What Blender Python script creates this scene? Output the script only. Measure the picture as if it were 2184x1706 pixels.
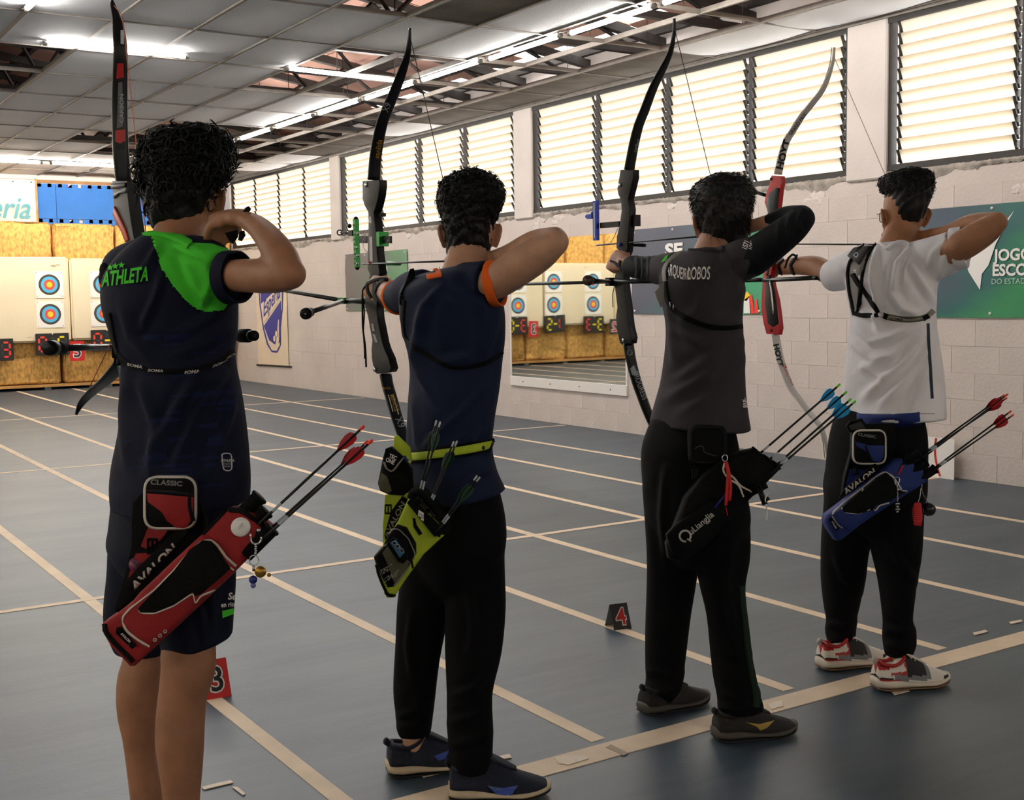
import bpy, bmesh, math, random
import numpy as np
from mathutils import Vector, Matrix
from mathutils.bvhtree import BVHTree
random.seed(7); RNG = np.random.default_rng(7)
for o in list(bpy.data.objects): bpy.data.objects.remove(o)
SC = bpy.context.scene; COL = SC.collection

# ------------------------------------------------------------------ camera
FPX, CX, CY, CAMH = 2571.7, 1092.0, 853.0, 1.38
YAW, PITCH, ROLL = [math.radians(a) for a in (33.0508, -4.8356, -0.8261)]
CF = np.array([math.sin(YAW)*math.cos(PITCH), math.cos(YAW)*math.cos(PITCH), math.sin(PITCH)])
_r = np.array([math.cos(YAW), -math.sin(YAW), 0.0]); _u = np.cross(_r, CF)
CR = _r*math.cos(ROLL)+_u*math.sin(ROLL); CU = -_r*math.sin(ROLL)+_u*math.cos(ROLL)
CC = np.array([0.0, 0.0, CAMH])
cam = bpy.data.cameras.new('camera'); co = bpy.data.objects.new('camera', cam); COL.objects.link(co)
cam.sensor_width = 36.0; cam.lens = FPX/2184*36.0; cam.clip_start = 0.05; cam.clip_end = 200
co.matrix_world = Matrix([[CR[i], CU[i], -CF[i], CC[i]] for i in range(3)]+[[0, 0, 0, 1]])
SC.camera = co
# ------------------------------------------------------------------ sky, light level
W = bpy.data.worlds.new('sky'); SC.world = W; W.use_nodes = True
W.node_tree.nodes['Background'].inputs[0].default_value = (1.0, 0.99, 0.97, 1)
SKY = 7.0
W.node_tree.nodes['Background'].inputs[1].default_value = SKY
SC.view_settings.view_transform = 'Standard'; SC.view_settings.look = 'None'
SC.view_settings.exposure = 0.14; SC.view_settings.gamma = 1.0; SC.view_settings.use_curve_mapping = False
TUBE_E = 80.0
SC.cycles.use_denoising = True
SC.cycles.max_bounces = 8; SC.cycles.diffuse_bounces = 5; SC.cycles.glossy_bounces = 4
SC.cycles.transparent_max_bounces = 8; SC.cycles.sample_clamp_indirect = 8.0
SC.cycles.caustics_reflective = False; SC.cycles.caustics_refractive = False

# ------------------------------------------------------------------ picture <-> place
def ray(u, v): return CF+CR*((u-CX)/FPX)-CU*((v-CY)/FPX)
def P(u, v, d): return CC+ray(u, v)*d
def on(u, v, ax, val):
    d = ray(u, v); return CC+d*((val-CC[ax])/d[ax])
def proj(pts):
    q = np.atleast_2d(np.asarray(pts, float))-CC; z = q@CF
    return np.stack([CX+FPX*(q@CR)/z, CY-FPX*(q@CU)/z, z], 1)
def A(*x): return np.array(x, float)
def nrm(v): v = np.asarray(v, float); return v/max(np.linalg.norm(v), 1e-9)
XA, YA, ZA = A(1, 0, 0), A(0, 1, 0), A(0, 0, 1)

# ------------------------------------------------------------------ materials
def lin(c): return tuple(((x/255)/12.92 if x/255 <= .04045 else ((x/255+.055)/1.055)**2.4) for x in c)
MATS = {}
def mat(name, col, rough=.6, metal=0., noise=None, bump=None, emit=None, spec=.5, srgb=True, sheen=0, coat=0):
    """noise=(scale, amount[, stretch]) varies the colour; bump=(scale, strength)"""
    if name in MATS: return MATS[name]
    m = bpy.data.materials.new(name); m.use_nodes = True; nt = m.node_tree
    b = nt.nodes['Principled BSDF']; c = lin(col) if srgb else col
    b.inputs['Base Color'].default_value = (*c, 1); b.inputs['Roughness'].default_value = rough
    b.inputs['Metallic'].default_value = metal; b.inputs['Specular IOR Level'].default_value = spec
    if sheen: b.inputs['Sheen Weight'].default_value = sheen; b.inputs['Sheen Roughness'].default_value = .5
    if coat: b.inputs['Coat Weight'].default_value = coat
    tc = nt.nodes.new('ShaderNodeTexCoord')
    def tex(scale, detail, stretch=(1, 1, 1)):
        mp = nt.nodes.new('ShaderNodeMapping'); mp.inputs['Scale'].default_value = stretch
        n = nt.nodes.new('ShaderNodeTexNoise'); n.inputs['Scale'].default_value = scale; n.inputs['Detail'].default_value = detail
        nt.links.new(tc.outputs['Object'], mp.inputs[0]); nt.links.new(mp.outputs[0], n.inputs['Vector']); return n
    if noise:
        n = tex(noise[0], 5, noise[2] if len(noise) > 2 else (1, 1, 1))
        r = nt.nodes.new('ShaderNodeValToRGB'); a = noise[1]
        r.color_ramp.elements[0].position = .3; r.color_ramp.elements[1].position = .72
        r.color_ramp.elements[0].color = (*[max(0, x*(1-a)) for x in c], 1)
        r.color_ramp.elements[1].color = (*[min(1, x*(1+a)) for x in c], 1)
        nt.links.new(n.outputs['Fac'], r.inputs[0]); nt.links.new(r.outputs[0], b.inputs['Base Color'])
    if bump:
        n = tex(bump[0], 6, bump[2] if len(bump) > 2 else (1, 1, 1)); bp = nt.nodes.new('ShaderNodeBump')
        bp.inputs['Strength'].default_value = bump[1]; bp.inputs['Distance'].default_value = .01
        nt.links.new(n.outputs['Fac'], bp.inputs['Height']); nt.links.new(bp.outputs[0], b.inputs['Normal'])
    if emit:
        b.inputs['Emission Color'].default_value = (*emit[0], 1); b.inputs['Emission Strength'].default_value = emit[1]
    MATS[name] = m; return m

# ------------------------------------------------------------------ object helpers
def top(o):
    while o.parent: o = o.parent
    return o
def tag(o, label=None, cat=None, group=None, kind=None):
    for k, v in (('label', label), ('category', cat), ('group', group), ('kind', kind)):
        if v: o[k] = v
    return o
def empty(name, loc=(0, 0, 0), label=None, cat=None, group=None, kind=None):
    o = bpy.data.objects.new(name, None); COL.objects.link(o); o.location = [float(x) for x in loc]; o.empty_display_size = .05
    return tag(o, label, cat, group, kind)
def mk(name, V, F, m, parent=None, smooth=True, fm=None, label=None, cat=None, group=None, kind=None, auto=None):
    """one mesh object from world-space vertices"""
    V = np.asarray(V, float).reshape(-1, 3)
    org = np.array(top(parent).location) if parent else (V.min(0)+V.max(0))/2*A(1, 1, 0)+A(0, 0, V[:, 2].min())
    me = bpy.data.meshes.new(name); me.from_pydata((V-org).tolist(), [], [list(map(int, f)) for f in F])
    ms = m if isinstance(m, (list, tuple)) else [m]
    for x in ms: me.materials.append(x)
    if fm is not None: me.polygons.foreach_set('material_index', np.asarray(fm, np.int32))
    me.polygons.foreach_set('use_smooth', [smooth]*len(me.polygons)); me.update()
    if auto: me.set_sharp_from_angle(angle=math.radians(auto))
    o = bpy.data.objects.new(name, me); COL.objects.link(o)
    if parent: o.parent = parent
    else: o.location = org
    return tag(o, label, cat, group, kind)
def dupe(o, loc, parent=None, rot=None):
    c = o.copy(); COL.objects.link(c)
    c.location = [float(x) for x in loc]
    if parent is not None: c.parent = parent
    if rot is not None: c.rotation_euler = rot
    return c
class G:
    """collects pieces of geometry for one mesh"""
    def __init__(s): s.V = []; s.F = []; s.n = 0; s.m = []
    def add(s, V, F, mi=0):
        V = np.asarray(V, float).reshape(-1, 3); s.V.append(V); s.F += [[i+s.n for i in f] for f in F]; s.m += [mi]*len(F); s.n += len(V); return s
    def build(s, name, m, parent=None, smooth=False, **k):
        return mk(name, np.concatenate(s.V), s.F, m, parent, smooth, fm=s.m if isinstance(m, (list, tuple)) else None, **k)
BOXF = [[0, 3, 2, 1], [4, 5, 6, 7], [0, 1, 5, 4], [1, 2, 6, 5], [2, 3, 7, 6], [3, 0, 4, 7]]
def box(a, b):
    (x0, y0, z0), (x1, y1, z1) = a, b
    return [(x0, y0, z0), (x1, y0, z0), (x1, y1, z0), (x0, y1, z0), (x0, y0, z1), (x1, y0, z1), (x1, y1, z1), (x0, y1, z1)], BOXF
def obox(c, ax, ay, az):
    """box from centre and three half-axis vectors"""
    c, ax, ay, az = [np.asarray(q, float) for q in (c, ax, ay, az)]
    return [c+sx*ax+sy*ay+sz*az for sz in (-1, 1) for sx, sy in ((-1, -1), (1, -1), (1, 1), (-1, 1))], BOXF
def cbox(a, b, c):
    """box with chamfered edges c (24 verts)"""
    a, b = np.asarray(a, float), np.asarray(b, float); bm = bmesh.new()
    V, F = box(a, b); vs = [bm.verts.new(v) for v in V]
    for f in F: bm.faces.new([vs[i] for i in f])
    bmesh.ops.bevel(bm, geom=bm.edges[:], offset=c, segments=1, affect='EDGES', profile=.5)
    V = [v.co[:] for v in bm.verts]; bm.verts.index_update(); F = [[v.index for v in f.verts] for f in bm.faces]; bm.free(); return V, F
def ring(c, a1, a2, n=24, e=2.0):
    t = np.linspace(0, 2*np.pi, n, endpoint=False); ct, st = np.cos(t), np.sin(t)
    f = (np.abs(ct)**e+np.abs(st)**e)**(-1/e)
    return np.asarray(c)+np.outer(ct*f, a1)+np.outer(st*f, a2)
def catm(R, sub):
    R = np.asarray(R, float)
    if sub <= 1 or len(R) < 2: return R
    E = np.concatenate([[2*R[0]-R[1]], R, [2*R[-1]-R[-2]]]); out = []
    for i in range(len(R)-1):
        p0, p1, p2, p3 = E[i:i+4]
        for t in np.arange(sub)/sub:
            out.append(.5*(2*p1+(p2-p0)*t+(2*p0-5*p1+4*p2-p3)*t*t+(3*p1-p0-3*p2+p3)*t**3))
    out.append(R[-1]); return np.array(out)
def loft(R, caps=True, dome=0):
    R = [np.asarray(r, float) for r in R]; n = len(R[0]); V = np.concatenate(R); F = []
    for i in range(len(R)-1):
        for j in range(n):
            k = (j+1) % n; F.append([i*n+j, i*n+k, (i+1)*n+k, (i+1)*n+j])
    if caps:
        c0, c1 = R[0].mean(0), R[-1].mean(0)
        if dome: c0 = c0+nrm(c0-R[1].mean(0))*dome; c1 = c1+nrm(c1-R[-2].mean(0))*dome
        V = np.concatenate([V, [c0, c1]]); a, b = len(V)-2, len(V)-1; L = (len(R)-1)*n
        for j in range(n):
            k = (j+1) % n; F.append([k, j, a]); F.append([L+j, L+k, b])
    return V, F
def frames(Pp, up=None):
    Pp = np.asarray(Pp, float); T = np.gradient(Pp, axis=0); T = T/np.maximum(np.linalg.norm(T, axis=1), 1e-9)[:, None]
    a = np.asarray(up, float) if up is not None else (ZA if abs(T[0][2]) < .9 else XA); out = []
    for t in T:
        a = a-t*(a@t); a = nrm(a); out.append((a, np.cross(t, a)))
    return out
def tube(path, rad, n=8, sub=1, caps=True, up=None, e=2.0, flat=1.0):
    """swept tube; rad scalar, list, or list of (r_up, r_side)"""
    path = np.asarray(path, float); r = np.asarray(rad, float)
    if r.ndim == 0: r = np.full((len(path), 2), float(r))
    elif r.ndim == 1: r = np.stack([r, r], 1)
    if sub > 1: q = catm(np.concatenate([path, r], 1), sub); path, r = q[:, :3], np.maximum(q[:, 3:], 1e-4)
    fr = frames(path, up)
    return loft([ring(p, f[0]*w[0], f[1]*w[1]*flat, n, e) for p, f, w in zip(path, fr, r)], caps)
def ball(c, r, n=10, m=7):
    r = np.ones(3)*r; V = []; F = []
    V.append(A(0, 0, 1))
    for i in range(1, m):
        for j in range(n):
            a, b = math.pi*i/m, 2*math.pi*j/n; V.append(A(math.sin(a)*math.cos(b), math.sin(a)*math.sin(b), math.cos(a)))
    V.append(A(0, 0, -1)); V = np.array(V)
    for j in range(n): F.append([0, 1+j, 1+(j+1) % n])
    for i in range(m-2):
        for j in range(n): F.append([1+i*n+j, 1+(i+1)*n+j, 1+(i+1)*n+(j+1) % n, 1+i*n+(j+1) % n])
    L = 1+(m-2)*n
    for j in range(n): F.append([L+j, len(V)-1, L+(j+1) % n])
    return np.asarray(c)+V*r, F
def cyl(a, b, r, n=16, r2=None): return tube([a, b], [r, r if r2 is None else r2], n)
def fixn(o):
    bm = bmesh.new(); bm.from_mesh(o.data); bmesh.ops.recalc_face_normals(bm, faces=bm.faces); bm.to_mesh(o.data); bm.free(); return o
def prism(poly, normal, th, bevel=0, seg=2, bulge=0):
    """thick plate from a 3-D outline (planar-ish), front on the side of `normal`; bulge domes the front"""
    poly = np.asarray(poly, float); n = nrm(normal); k = len(poly); c = poly.mean(0)
    loops = [(poly-n*th*.5)]
    if bevel:
        for s in range(seg+1):
            a = math.pi/2*s/seg; inset = bevel*(1-math.cos(a)); h = th*.5-bevel+bevel*math.sin(a)
            loops.append(c+(poly-c)*(1-inset/max(np.linalg.norm(poly-c, axis=1).mean(), 1e-6))+n*h)
    else: loops.append(poly+n*th*.5)
    if bulge:
        b = loops[-1]
        for s in (.8, .55, .28): loops.append(c+n*(th*.5)+((b-c-n*th*.5)*s)+n*bulge*(1-s*s))
        V = np.concatenate(loops+[[c+n*(th*.5+bulge)]])
    else: V = np.concatenate(loops+[[loops[-1].mean(0)]])
    F = []; L = len(loops)
    for i in range(L-1):
        for j in range(k): F.append([i*k+j, i*k+(j+1) % k, (i+1)*k+(j+1) % k, (i+1)*k+j])
    F.append([j for j in range(k)][::-1])
    for j in range(k): F.append([(L-1)*k+j, (L-1)*k+(j+1) % k, L*k])
    return V, F
def rrect(u0, v0, u1, v1, r, n=5):
    out = []
    for cx, cy, a0 in ((u1-r, v0+r, -90), (u1-r, v1-r, 0), (u0+r, v1-r, 90), (u0+r, v0+r, 180)):
        for i in range(n+1):
            a = math.radians(a0+90*i/n); out.append((cx+r*math.cos(a), cy+r*math.sin(a)))
    return out
# ------------------------------------------------------------------ lettering
def text2d(s, bold=0., shear=0., sx=1., res=3):
    """triangulated outline of a string, cap height 1, starting at x=0"""
    cu = bpy.data.curves.new('t', 'FONT'); cu.body = s; cu.offset = bold; cu.shear = shear; cu.resolution_u = res; cu.fill_mode = 'FRONT'
    o = bpy.data.objects.new('t', cu); COL.objects.link(o); dg = bpy.context.evaluated_depsgraph_get(); dg.update()
    me = o.evaluated_get(dg).to_mesh(); V = np.array([v.co[:2] for v in me.vertices], float).reshape(-1, 2); F = [list(p.vertices) for p in me.polygons]
    bpy.data.objects.remove(o); bpy.data.curves.remove(cu)
    if len(V) == 0: return V, F
    V[:, 0] -= V[:, 0].min(); V /= .69; V[:, 0] *= sx; return V, F
def star2d(k=5, r=.45):
    pts = [(0, 0)]+[((1 if i % 2 == 0 else r)*math.sin(math.pi*i/k), (1 if i % 2 == 0 else r)*math.cos(math.pi*i/k)) for i in range(2*k)]
    return np.array(pts), [[0, 1+i, 1+(i+1) % (2*k)] for i in range(2*k)]
def poly2d(pts):
    """fill an arbitrary simple outline"""
    bm = bmesh.new(); vs = [bm.verts.new((p[0], p[1], 0)) for p in pts]; bm.faces.new(vs)
    bmesh.ops.triangulate(bm, faces=bm.faces[:]); bm.verts.index_update()
    V = np.array([v.co[:2] for v in bm.verts]); F = [[v.index for v in f.verts] for f in bm.faces]; bm.free(); return V, F
def refine(V, F, maxlen):
    """split long edges of a 2-D triangle mesh so that it can follow a curved surface"""
    bm = bmesh.new(); vs = [bm.verts.new((p[0], p[1], 0)) for p in V]
    for f in F:
        try: bm.faces.new([vs[i] for i in f])
        except ValueError: pass
    for it in range(5):
        bmesh.ops.triangulate(bm, faces=[f for f in bm.faces if len(f.verts) > 3])
        es = [e for e in bm.edges if e.calc_length() > maxlen]
        if not es: break
        bmesh.ops.subdivide_edges(bm, edges=es, cuts=1)
    bmesh.ops.triangulate(bm, faces=bm.faces[:]); bm.verts.index_update()
    V = np.array([v.co[:2] for v in bm.verts]); F = [[v.index for v in f.verts] for f in bm.faces]; bm.free(); return V, F
def on_plane(V2, F, o, ax, ay, off=None):
    V = np.asarray(o)+np.outer(V2[:, 0], ax)+np.outer(V2[:, 1], ay)
    if off is not None: V = V+off
    return V, F
def bvh(o):
    M = np.array(top(o).location) if o.parent else np.array(o.location)
    V = [Vector(np.array(v.co)+M) for v in o.data.vertices]
    return BVHTree.FromPolygons(V, [p.vertices[:] for p in o.data.polygons])
def hit(T, u, v, fallback=None):
    best = None
    for t in (T if isinstance(T, (list, tuple)) else [T]):
        h = t.ray_cast(Vector(CC), Vector(nrm(ray(u, v))))
        if h[0] is not None and (best is None or h[3] < best[3]): best = h
    return best
def drape(V2, F, T, off=.0015, maxlen=6):
    """lay a flat print (outline in photo pixels) on the surface it is printed on"""
    V2, F = refine(V2, F, maxlen); out = np.zeros((len(V2), 3)); ok = np.zeros(len(V2), bool)
    for i, (u, v) in enumerate(V2):
        h = hit(T, u, v)
        if h is not None:
            n = np.array(h[1]); n = n if n@ray(u, v) < 0 else -n
            out[i] = np.array(h[0])+n*off*.5-nrm(ray(u, v))*off; ok[i] = True
    F = [f for f in F if ok[f].all()]
    dep = (out-CC)@CF
    F = [f for f in F if np.ptp(dep[f]) < .06]
    used = sorted({i for f in F for i in f}); ix = {k: i for i, k in enumerate(used)}
    return out[used], [[ix[i] for i in f] for f in F]
def place2d(V2, o, xa, ya): return np.asarray(o, float)+np.outer(V2[:, 0], xa)+np.outer(V2[:, 1], ya)
def strap(path, hw, T, off=.001, th=.004, step=5., ext=None):
    """a band of half width hw px laid along a pixel path on a surface, with real thickness"""
    path = np.asarray(path, float); L = np.concatenate([[0], np.cumsum(np.linalg.norm(np.diff(path, axis=0), axis=1))])
    t = np.linspace(0, L[-1], max(3, int(L[-1]/step))); q = np.stack([np.interp(t, L, path[:, 0]), np.interp(t, L, path[:, 1])], 1)
    if len(path) > 3:
        for _ in range(3): q[1:-1] = (q[:-2]+2*q[1:-1]+q[2:])/4
    T2 = np.gradient(q, axis=0); T2 /= np.maximum(np.linalg.norm(T2, axis=1), 1e-9)[:, None]; N2 = np.stack([-T2[:, 1], T2[:, 0]], 1)
    hwv = np.interp(t, L, np.ones(len(path))*hw); rows = []
    last = [None]*4
    for i in range(len(q)):
        row = []
        for j, s in enumerate((-1, -.35, .35, 1)):
            p2 = q[i]+N2[i]*s*hwv[i]; h = hit(T, *p2)
            if h is not None:
                n = np.array(h[1]); n = n if n@ray(*p2) < 0 else -n; row.append((np.array(h[0]), n)); 
            else: row.append(None)
        good = [r for r in row if r is not None]
        if not good: continue
        row = [r if r is not None else good[0] for r in row]
        rows.append(row)
    if len(rows) < 2: return None
    Vo = np.array([[p+n*(off+th) for p, n in r] for r in rows]); Vi = np.array([[p-n*.002 for p, n in r] for r in rows])
    for _ in range(2):
        Vo[1:-1] = (Vo[:-2]+2*Vo[1:-1]+Vo[2:])/4
    m = len(rows); V = np.concatenate([Vo.reshape(-1, 3), Vi.reshape(-1, 3)]); F = []; k = m*4
    for i in range(m-1):
        a = i*4; b = a+4
        for j in range(3): F.append([a+j, a+j+1, b+j+1, b+j])
        F.append([a, b, b+k, a+k]); F.append([a+3, a+3+k, b+3+k, b+3])
    F.append([0, k, k+3, 3]); e = (m-1)*4; F.append([e, e+3, e+3+k, e+k])
    return V, F
# ------------------------------------------------------------------ organic surfaces
def remesh(parts, voxel, smooth=2):
    V = np.concatenate([np.asarray(p[0], float) for p in parts]); F = []; n = 0
    for v, f in parts: F += [[i+n for i in q] for q in f]; n += len(v)
    me = bpy.data.meshes.new('tmp'); me.from_pydata(V.tolist(), [], F); o = bpy.data.objects.new('tmp', me); COL.objects.link(o)
    bm = bmesh.new(); bm.from_mesh(me); bmesh.ops.recalc_face_normals(bm, faces=bm.faces); bm.to_mesh(me); bm.free()
    md = o.modifiers.new('r', 'REMESH'); md.mode = 'VOXEL'; md.voxel_size = voxel; md.adaptivity = 0
    dg = bpy.context.evaluated_depsgraph_get(); dg.update(); e = o.evaluated_get(dg).to_mesh()
    V = np.zeros(len(e.vertices)*3); e.vertices.foreach_get('co', V); V = V.reshape(-1, 3)
    F = np.zeros(len(e.loops), int); e.loops.foreach_get('vertex_index', F)
    st = [p.loop_total for p in e.polygons]; E = np.zeros(len(e.edges)*2, int); e.edges.foreach_get('vertices', E); E = E.reshape(-1, 2)
    out = []; k = 0
    for s in st: out.append(F[k:k+s].tolist()); k += s
    bpy.data.objects.remove(o); bpy.data.meshes.remove(me)
    V = relax(V, E, smooth); return V, out, E
def relax(V, E, it, lam=.6):
    deg = np.bincount(E.ravel(), minlength=len(V)).astype(float)[:, None]
    for _ in range(it):
        s = np.zeros_like(V)
        for d in range(3): s[:, d] = np.bincount(E[:, 0], V[E[:, 1], d], len(V))+np.bincount(E[:, 1], V[E[:, 0], d], len(V))
        V = V+(s/np.maximum(deg, 1)-V)*lam
    return V
def vnorm(V, F):
    N = np.zeros_like(V); q = np.array([f if len(f) == 4 else [*f, f[2]] for f in F])
    n = np.cross(V[q[:, 2]]-V[q[:, 0]], V[q[:, 3]]-V[q[:, 1]])
    t = q[:, 2] == q[:, 3]
    if t.any(): n[t] = np.cross(V[q[t, 1]]-V[q[t, 0]], V[q[t, 2]]-V[q[t, 0]])
    for j in range(4):
        for d in range(3): N[:, d] += np.bincount(q[:, j], n[:, d], len(V))
    return N/np.maximum(np.linalg.norm(N, axis=1), 1e-12)[:, None]
def folds(V, F, FL, noise=0., seed=1, face=True):
    """press cloth folds (ridge lines given as photo pixel paths: pts, width, height m) into a garment"""
    N = vnorm(V, F); q = proj(V); D = np.zeros(len(V)); fr = np.clip(-(N@nrm(CF))*2+.3, 0, 1) if face else np.ones(len(V))
    for pts, w, h in FL:
        pts = np.asarray(pts, float); best = np.full(len(V), 1e9); tt = np.zeros(len(V)); L = np.linalg.norm(np.diff(pts, axis=0), axis=1); cum = 0; tot = L.sum()
        sgn = np.zeros(len(V))
        for i in range(len(pts)-1):
            a, b = pts[i], pts[i+1]; ab = b-a; t = np.clip(((q[:, :2]-a)@ab)/(ab@ab), 0, 1)
            dv = q[:, :2]-(a+t[:, None]*ab); d = np.linalg.norm(dv, axis=1); u = d < best
            best = np.where(u, d, best); tt = np.where(u, (cum+t*L[i])/tot, tt); sgn = np.where(u, np.sign(ab[0]*dv[:, 1]-ab[1]*dv[:, 0]), sgn); cum += L[i]
        tap = np.clip(np.sin(np.pi*np.clip(tt*.86+.07, 0, 1))*1.5, 0, 1); x = best*sgn/w
        D += 1.35*h*tap*(np.exp(-x*x)-.55*np.exp(-(x-1.7)**2/1.2)-.25*np.exp(-(x+1.7)**2/1.2))*fr
    if noise:
        r = np.random.default_rng(seed)
        for k in range(14):
            f = nrm(r.normal(size=3))*r.uniform(8, 34); f[2] *= .55
            D += noise*np.sin(V@f+r.uniform(0, 6.3)+1.7*np.sin(V@(nrm(r.normal(size=3))*9)))/3.5
    return V+N*D[:, None]
# ================================================================== THE HALL
WX, WYB, CZ = 7.60, 20.95, 3.50           # right wall, back wall, ceiling height
SILL, HEAD = 2.31, 3.45
m_wall = mat('painted_block', (208, 196, 189), .8, noise=(1.3, .07), bump=(38, .5))
m_wallw = mat('painted_render', (216, 206, 200), .8, noise=(2.2, .06), bump=(22, .35))
m_mortar = mat('painted_joint', (194, 183, 176), .9, bump=(60, .4))
m_dirt = mat('broken_plaster', (168, 159, 150), .95, noise=(9, .42), bump=(40, .8))
m_dark = mat('dark_metal_frame', (46, 42, 38), .6, noise=(8, .2))
m_tile = mat('ceiling_board_white', (238, 238, 240), .85, bump=(90, .25), noise=(1.1, .05))
m_tile2 = mat('ceiling_board_stained_shaded', (96, 88, 80), .9, noise=(3, .35), bump=(60, .3))  # stained tone, also painting backlit shade onto boards by the windows
m_bar = mat('ceiling_bar', (128, 120, 112), .5, noise=(9, .15))
m_steel = mat('truss_steel', (52, 46, 43), .7, noise=(9, .3))
m_roof = mat('roof_sheet_clay', (192, 150, 134), .85, noise=(2, .2))
# floor: worn blue court paint
def floor_mat():
    m = bpy.data.materials.new('court_paint'); m.use_nodes = True; nt = m.node_tree; b = nt.nodes['Principled BSDF']; L = nt.links.new
    tc = nt.nodes.new('ShaderNodeTexCoord')
    def nz(scale, st, det=6, rot=0):
        mp = nt.nodes.new('ShaderNodeMapping'); mp.inputs['Scale'].default_value = st; mp.inputs['Rotation'].default_value = (0, 0, rot)
        n = nt.nodes.new('ShaderNodeTexNoise'); n.inputs['Scale'].default_value = scale; n.inputs['Detail'].default_value = det
        L(tc.outputs['Object'], mp.inputs[0]); L(mp.outputs[0], n.inputs['Vector']); return n
    def ramp(n, stops):
        r = nt.nodes.new('ShaderNodeValToRGB')
        while len(r.color_ramp.elements) < len(stops): r.color_ramp.elements.new(.5)
        for e, (p, c) in zip(r.color_ramp.elements, stops): e.position = p; e.color = (*c, 1)
        L(n.outputs['Fac'], r.inputs[0]); return r
    a = ramp(nz(2.2, (.45, 1.6, 1), 7, .5), [(.28, lin((50, 65, 80))), (.5, lin((61, 75, 89))), (.72, lin((75, 87, 98)))])
    s = ramp(nz(9, (.25, 2.2, 1), 8, .9), [(.42, (0, 0, 0)), (.75, (1, 1, 1))])
    mx = nt.nodes.new('ShaderNodeMix'); mx.data_type = 'RGBA'; mx.blend_type = 'MIX'
    L(a.outputs[0], mx.inputs[6]); mx.inputs[7].default_value = (*lin((88, 99, 108)), 1)
    ml = nt.nodes.new('ShaderNodeMath'); ml.operation = 'MULTIPLY'; ml.inputs[1].default_value = .35; L(s.outputs[0], ml.inputs[0]); L(ml.outputs[0], mx.inputs[0])
    d = ramp(nz(3.1, (1, 1, 1), 9), [(.58, (0, 0, 0)), (.8, (1, 1, 1))]); m2 = nt.nodes.new('ShaderNodeMix'); m2.data_type = 'RGBA'
    L(mx.outputs[2], m2.inputs[6]); m2.inputs[7].default_value = (*lin((66, 76, 86)), 1)
    ml2 = nt.nodes.new('ShaderNodeMath'); ml2.operation = 'MULTIPLY'; ml2.inputs[1].default_value = .45; L(d.outputs[0], ml2.inputs[0]); L(ml2.outputs[0], m2.inputs[0])
    L(m2.outputs[2], b.inputs['Base Color']); b.inputs['Roughness'].default_value = .42; b.inputs['Specular IOR Level'].default_value = .5
    n = nz(60, (1, 1, 1), 4); bp = nt.nodes.new('ShaderNodeBump'); bp.inputs['Strength'].default_value = .12; bp.inputs['Distance'].default_value = .004
    L(n.outputs['Fac'], bp.inputs['Height']); L(bp.outputs[0], b.inputs['Normal']); return m
XL, YF = -6.0, -4.5
V, F = box((XL-.2, YF-.2, -.12), (WX+.3, WYB+.4, 0)); floor = mk('floor', V, F, floor_mat(), smooth=False, kind='structure')
m_line = mat('line_paint_cream', (226, 203, 176), .6, noise=(7, .10), bump=(60, .2))
m_linew = mat('line_paint_worn', (236, 218, 198), .6, noise=(12, .16))
def line(x0, y0, x1, y1, w, m=m_line, z=.0016, name='floor_line'):
    a, b = A(x0, y0, 0), A(x1, y1, 0); t = nrm(b-a)*.5*np.linalg.norm(b-a); s = A(-t[1], t[0], 0); s = nrm(s)*w/2
    V, F = obox((a+b)/2+A(0, 0, z/2), t, s, A(0, 0, z/2)); return mk(name, V, F, m, floor, False)
for i, x in enumerate((-.36, .50, 1.355, 2.21, 3.045, 3.88, 4.735, 5.585, 6.45)):
    line(x, 2.93 if x > 1.2 else 1.0, x, 20.5 if i != 6 else 20.5, .055)
for y in (5.745, 10.57, 15.46): line(XL, y+.02*0, 7.55, y, .05, z=.0021)
line(XL, 2.845, 7.55, 2.845, .105, z=.0025)
# worn tape scraps and lighter repaint patches near the shooting line
def scrap(pts, m, z=.003):
    q = [on(u, v, 2, 0) for u, v in pts]; V, F = prism([p+A(0, 0, z) for p in q], ZA, .002); mk('tape_scrap', V, F, m, floor, False)
scrap([(1060, 1616), (1086, 1610), (1092, 1618), (1068, 1621)], m_linew); scrap([(897, 1655), (938, 1645), (942, 1651), (903, 1660)], m_linew)
scrap([(2075, 1351), (2102, 1345), (2107, 1349), (2078, 1356)], m_linew); scrap([(2152, 1328), (2178, 1323), (2181, 1327), (2156, 1332)], m_linew)
scrap([(1292, 1596), (1303, 1590), (1340, 1608), (1330, 1613)], mat('tape_brown', (176, 158, 138), .7)); scrap([(1183, 1618), (1240, 1611), (1256, 1620), (1212, 1634), (1190, 1630)], m_linew, .0042)
scrap([(1902, 1478), (1935, 1472), (1940, 1476), (1908, 1484)], m_linew); scrap([(1636, 1503), (1668, 1497), (1670, 1508), (1646, 1515)], m_linew, .0042)
scrap([(430, 1680), (492, 1666), (498, 1671), (436, 1686)], m_linew); scrap([(495, 1680), (507, 1681), (524, 1695), (518, 1698)], m_linew)

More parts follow.
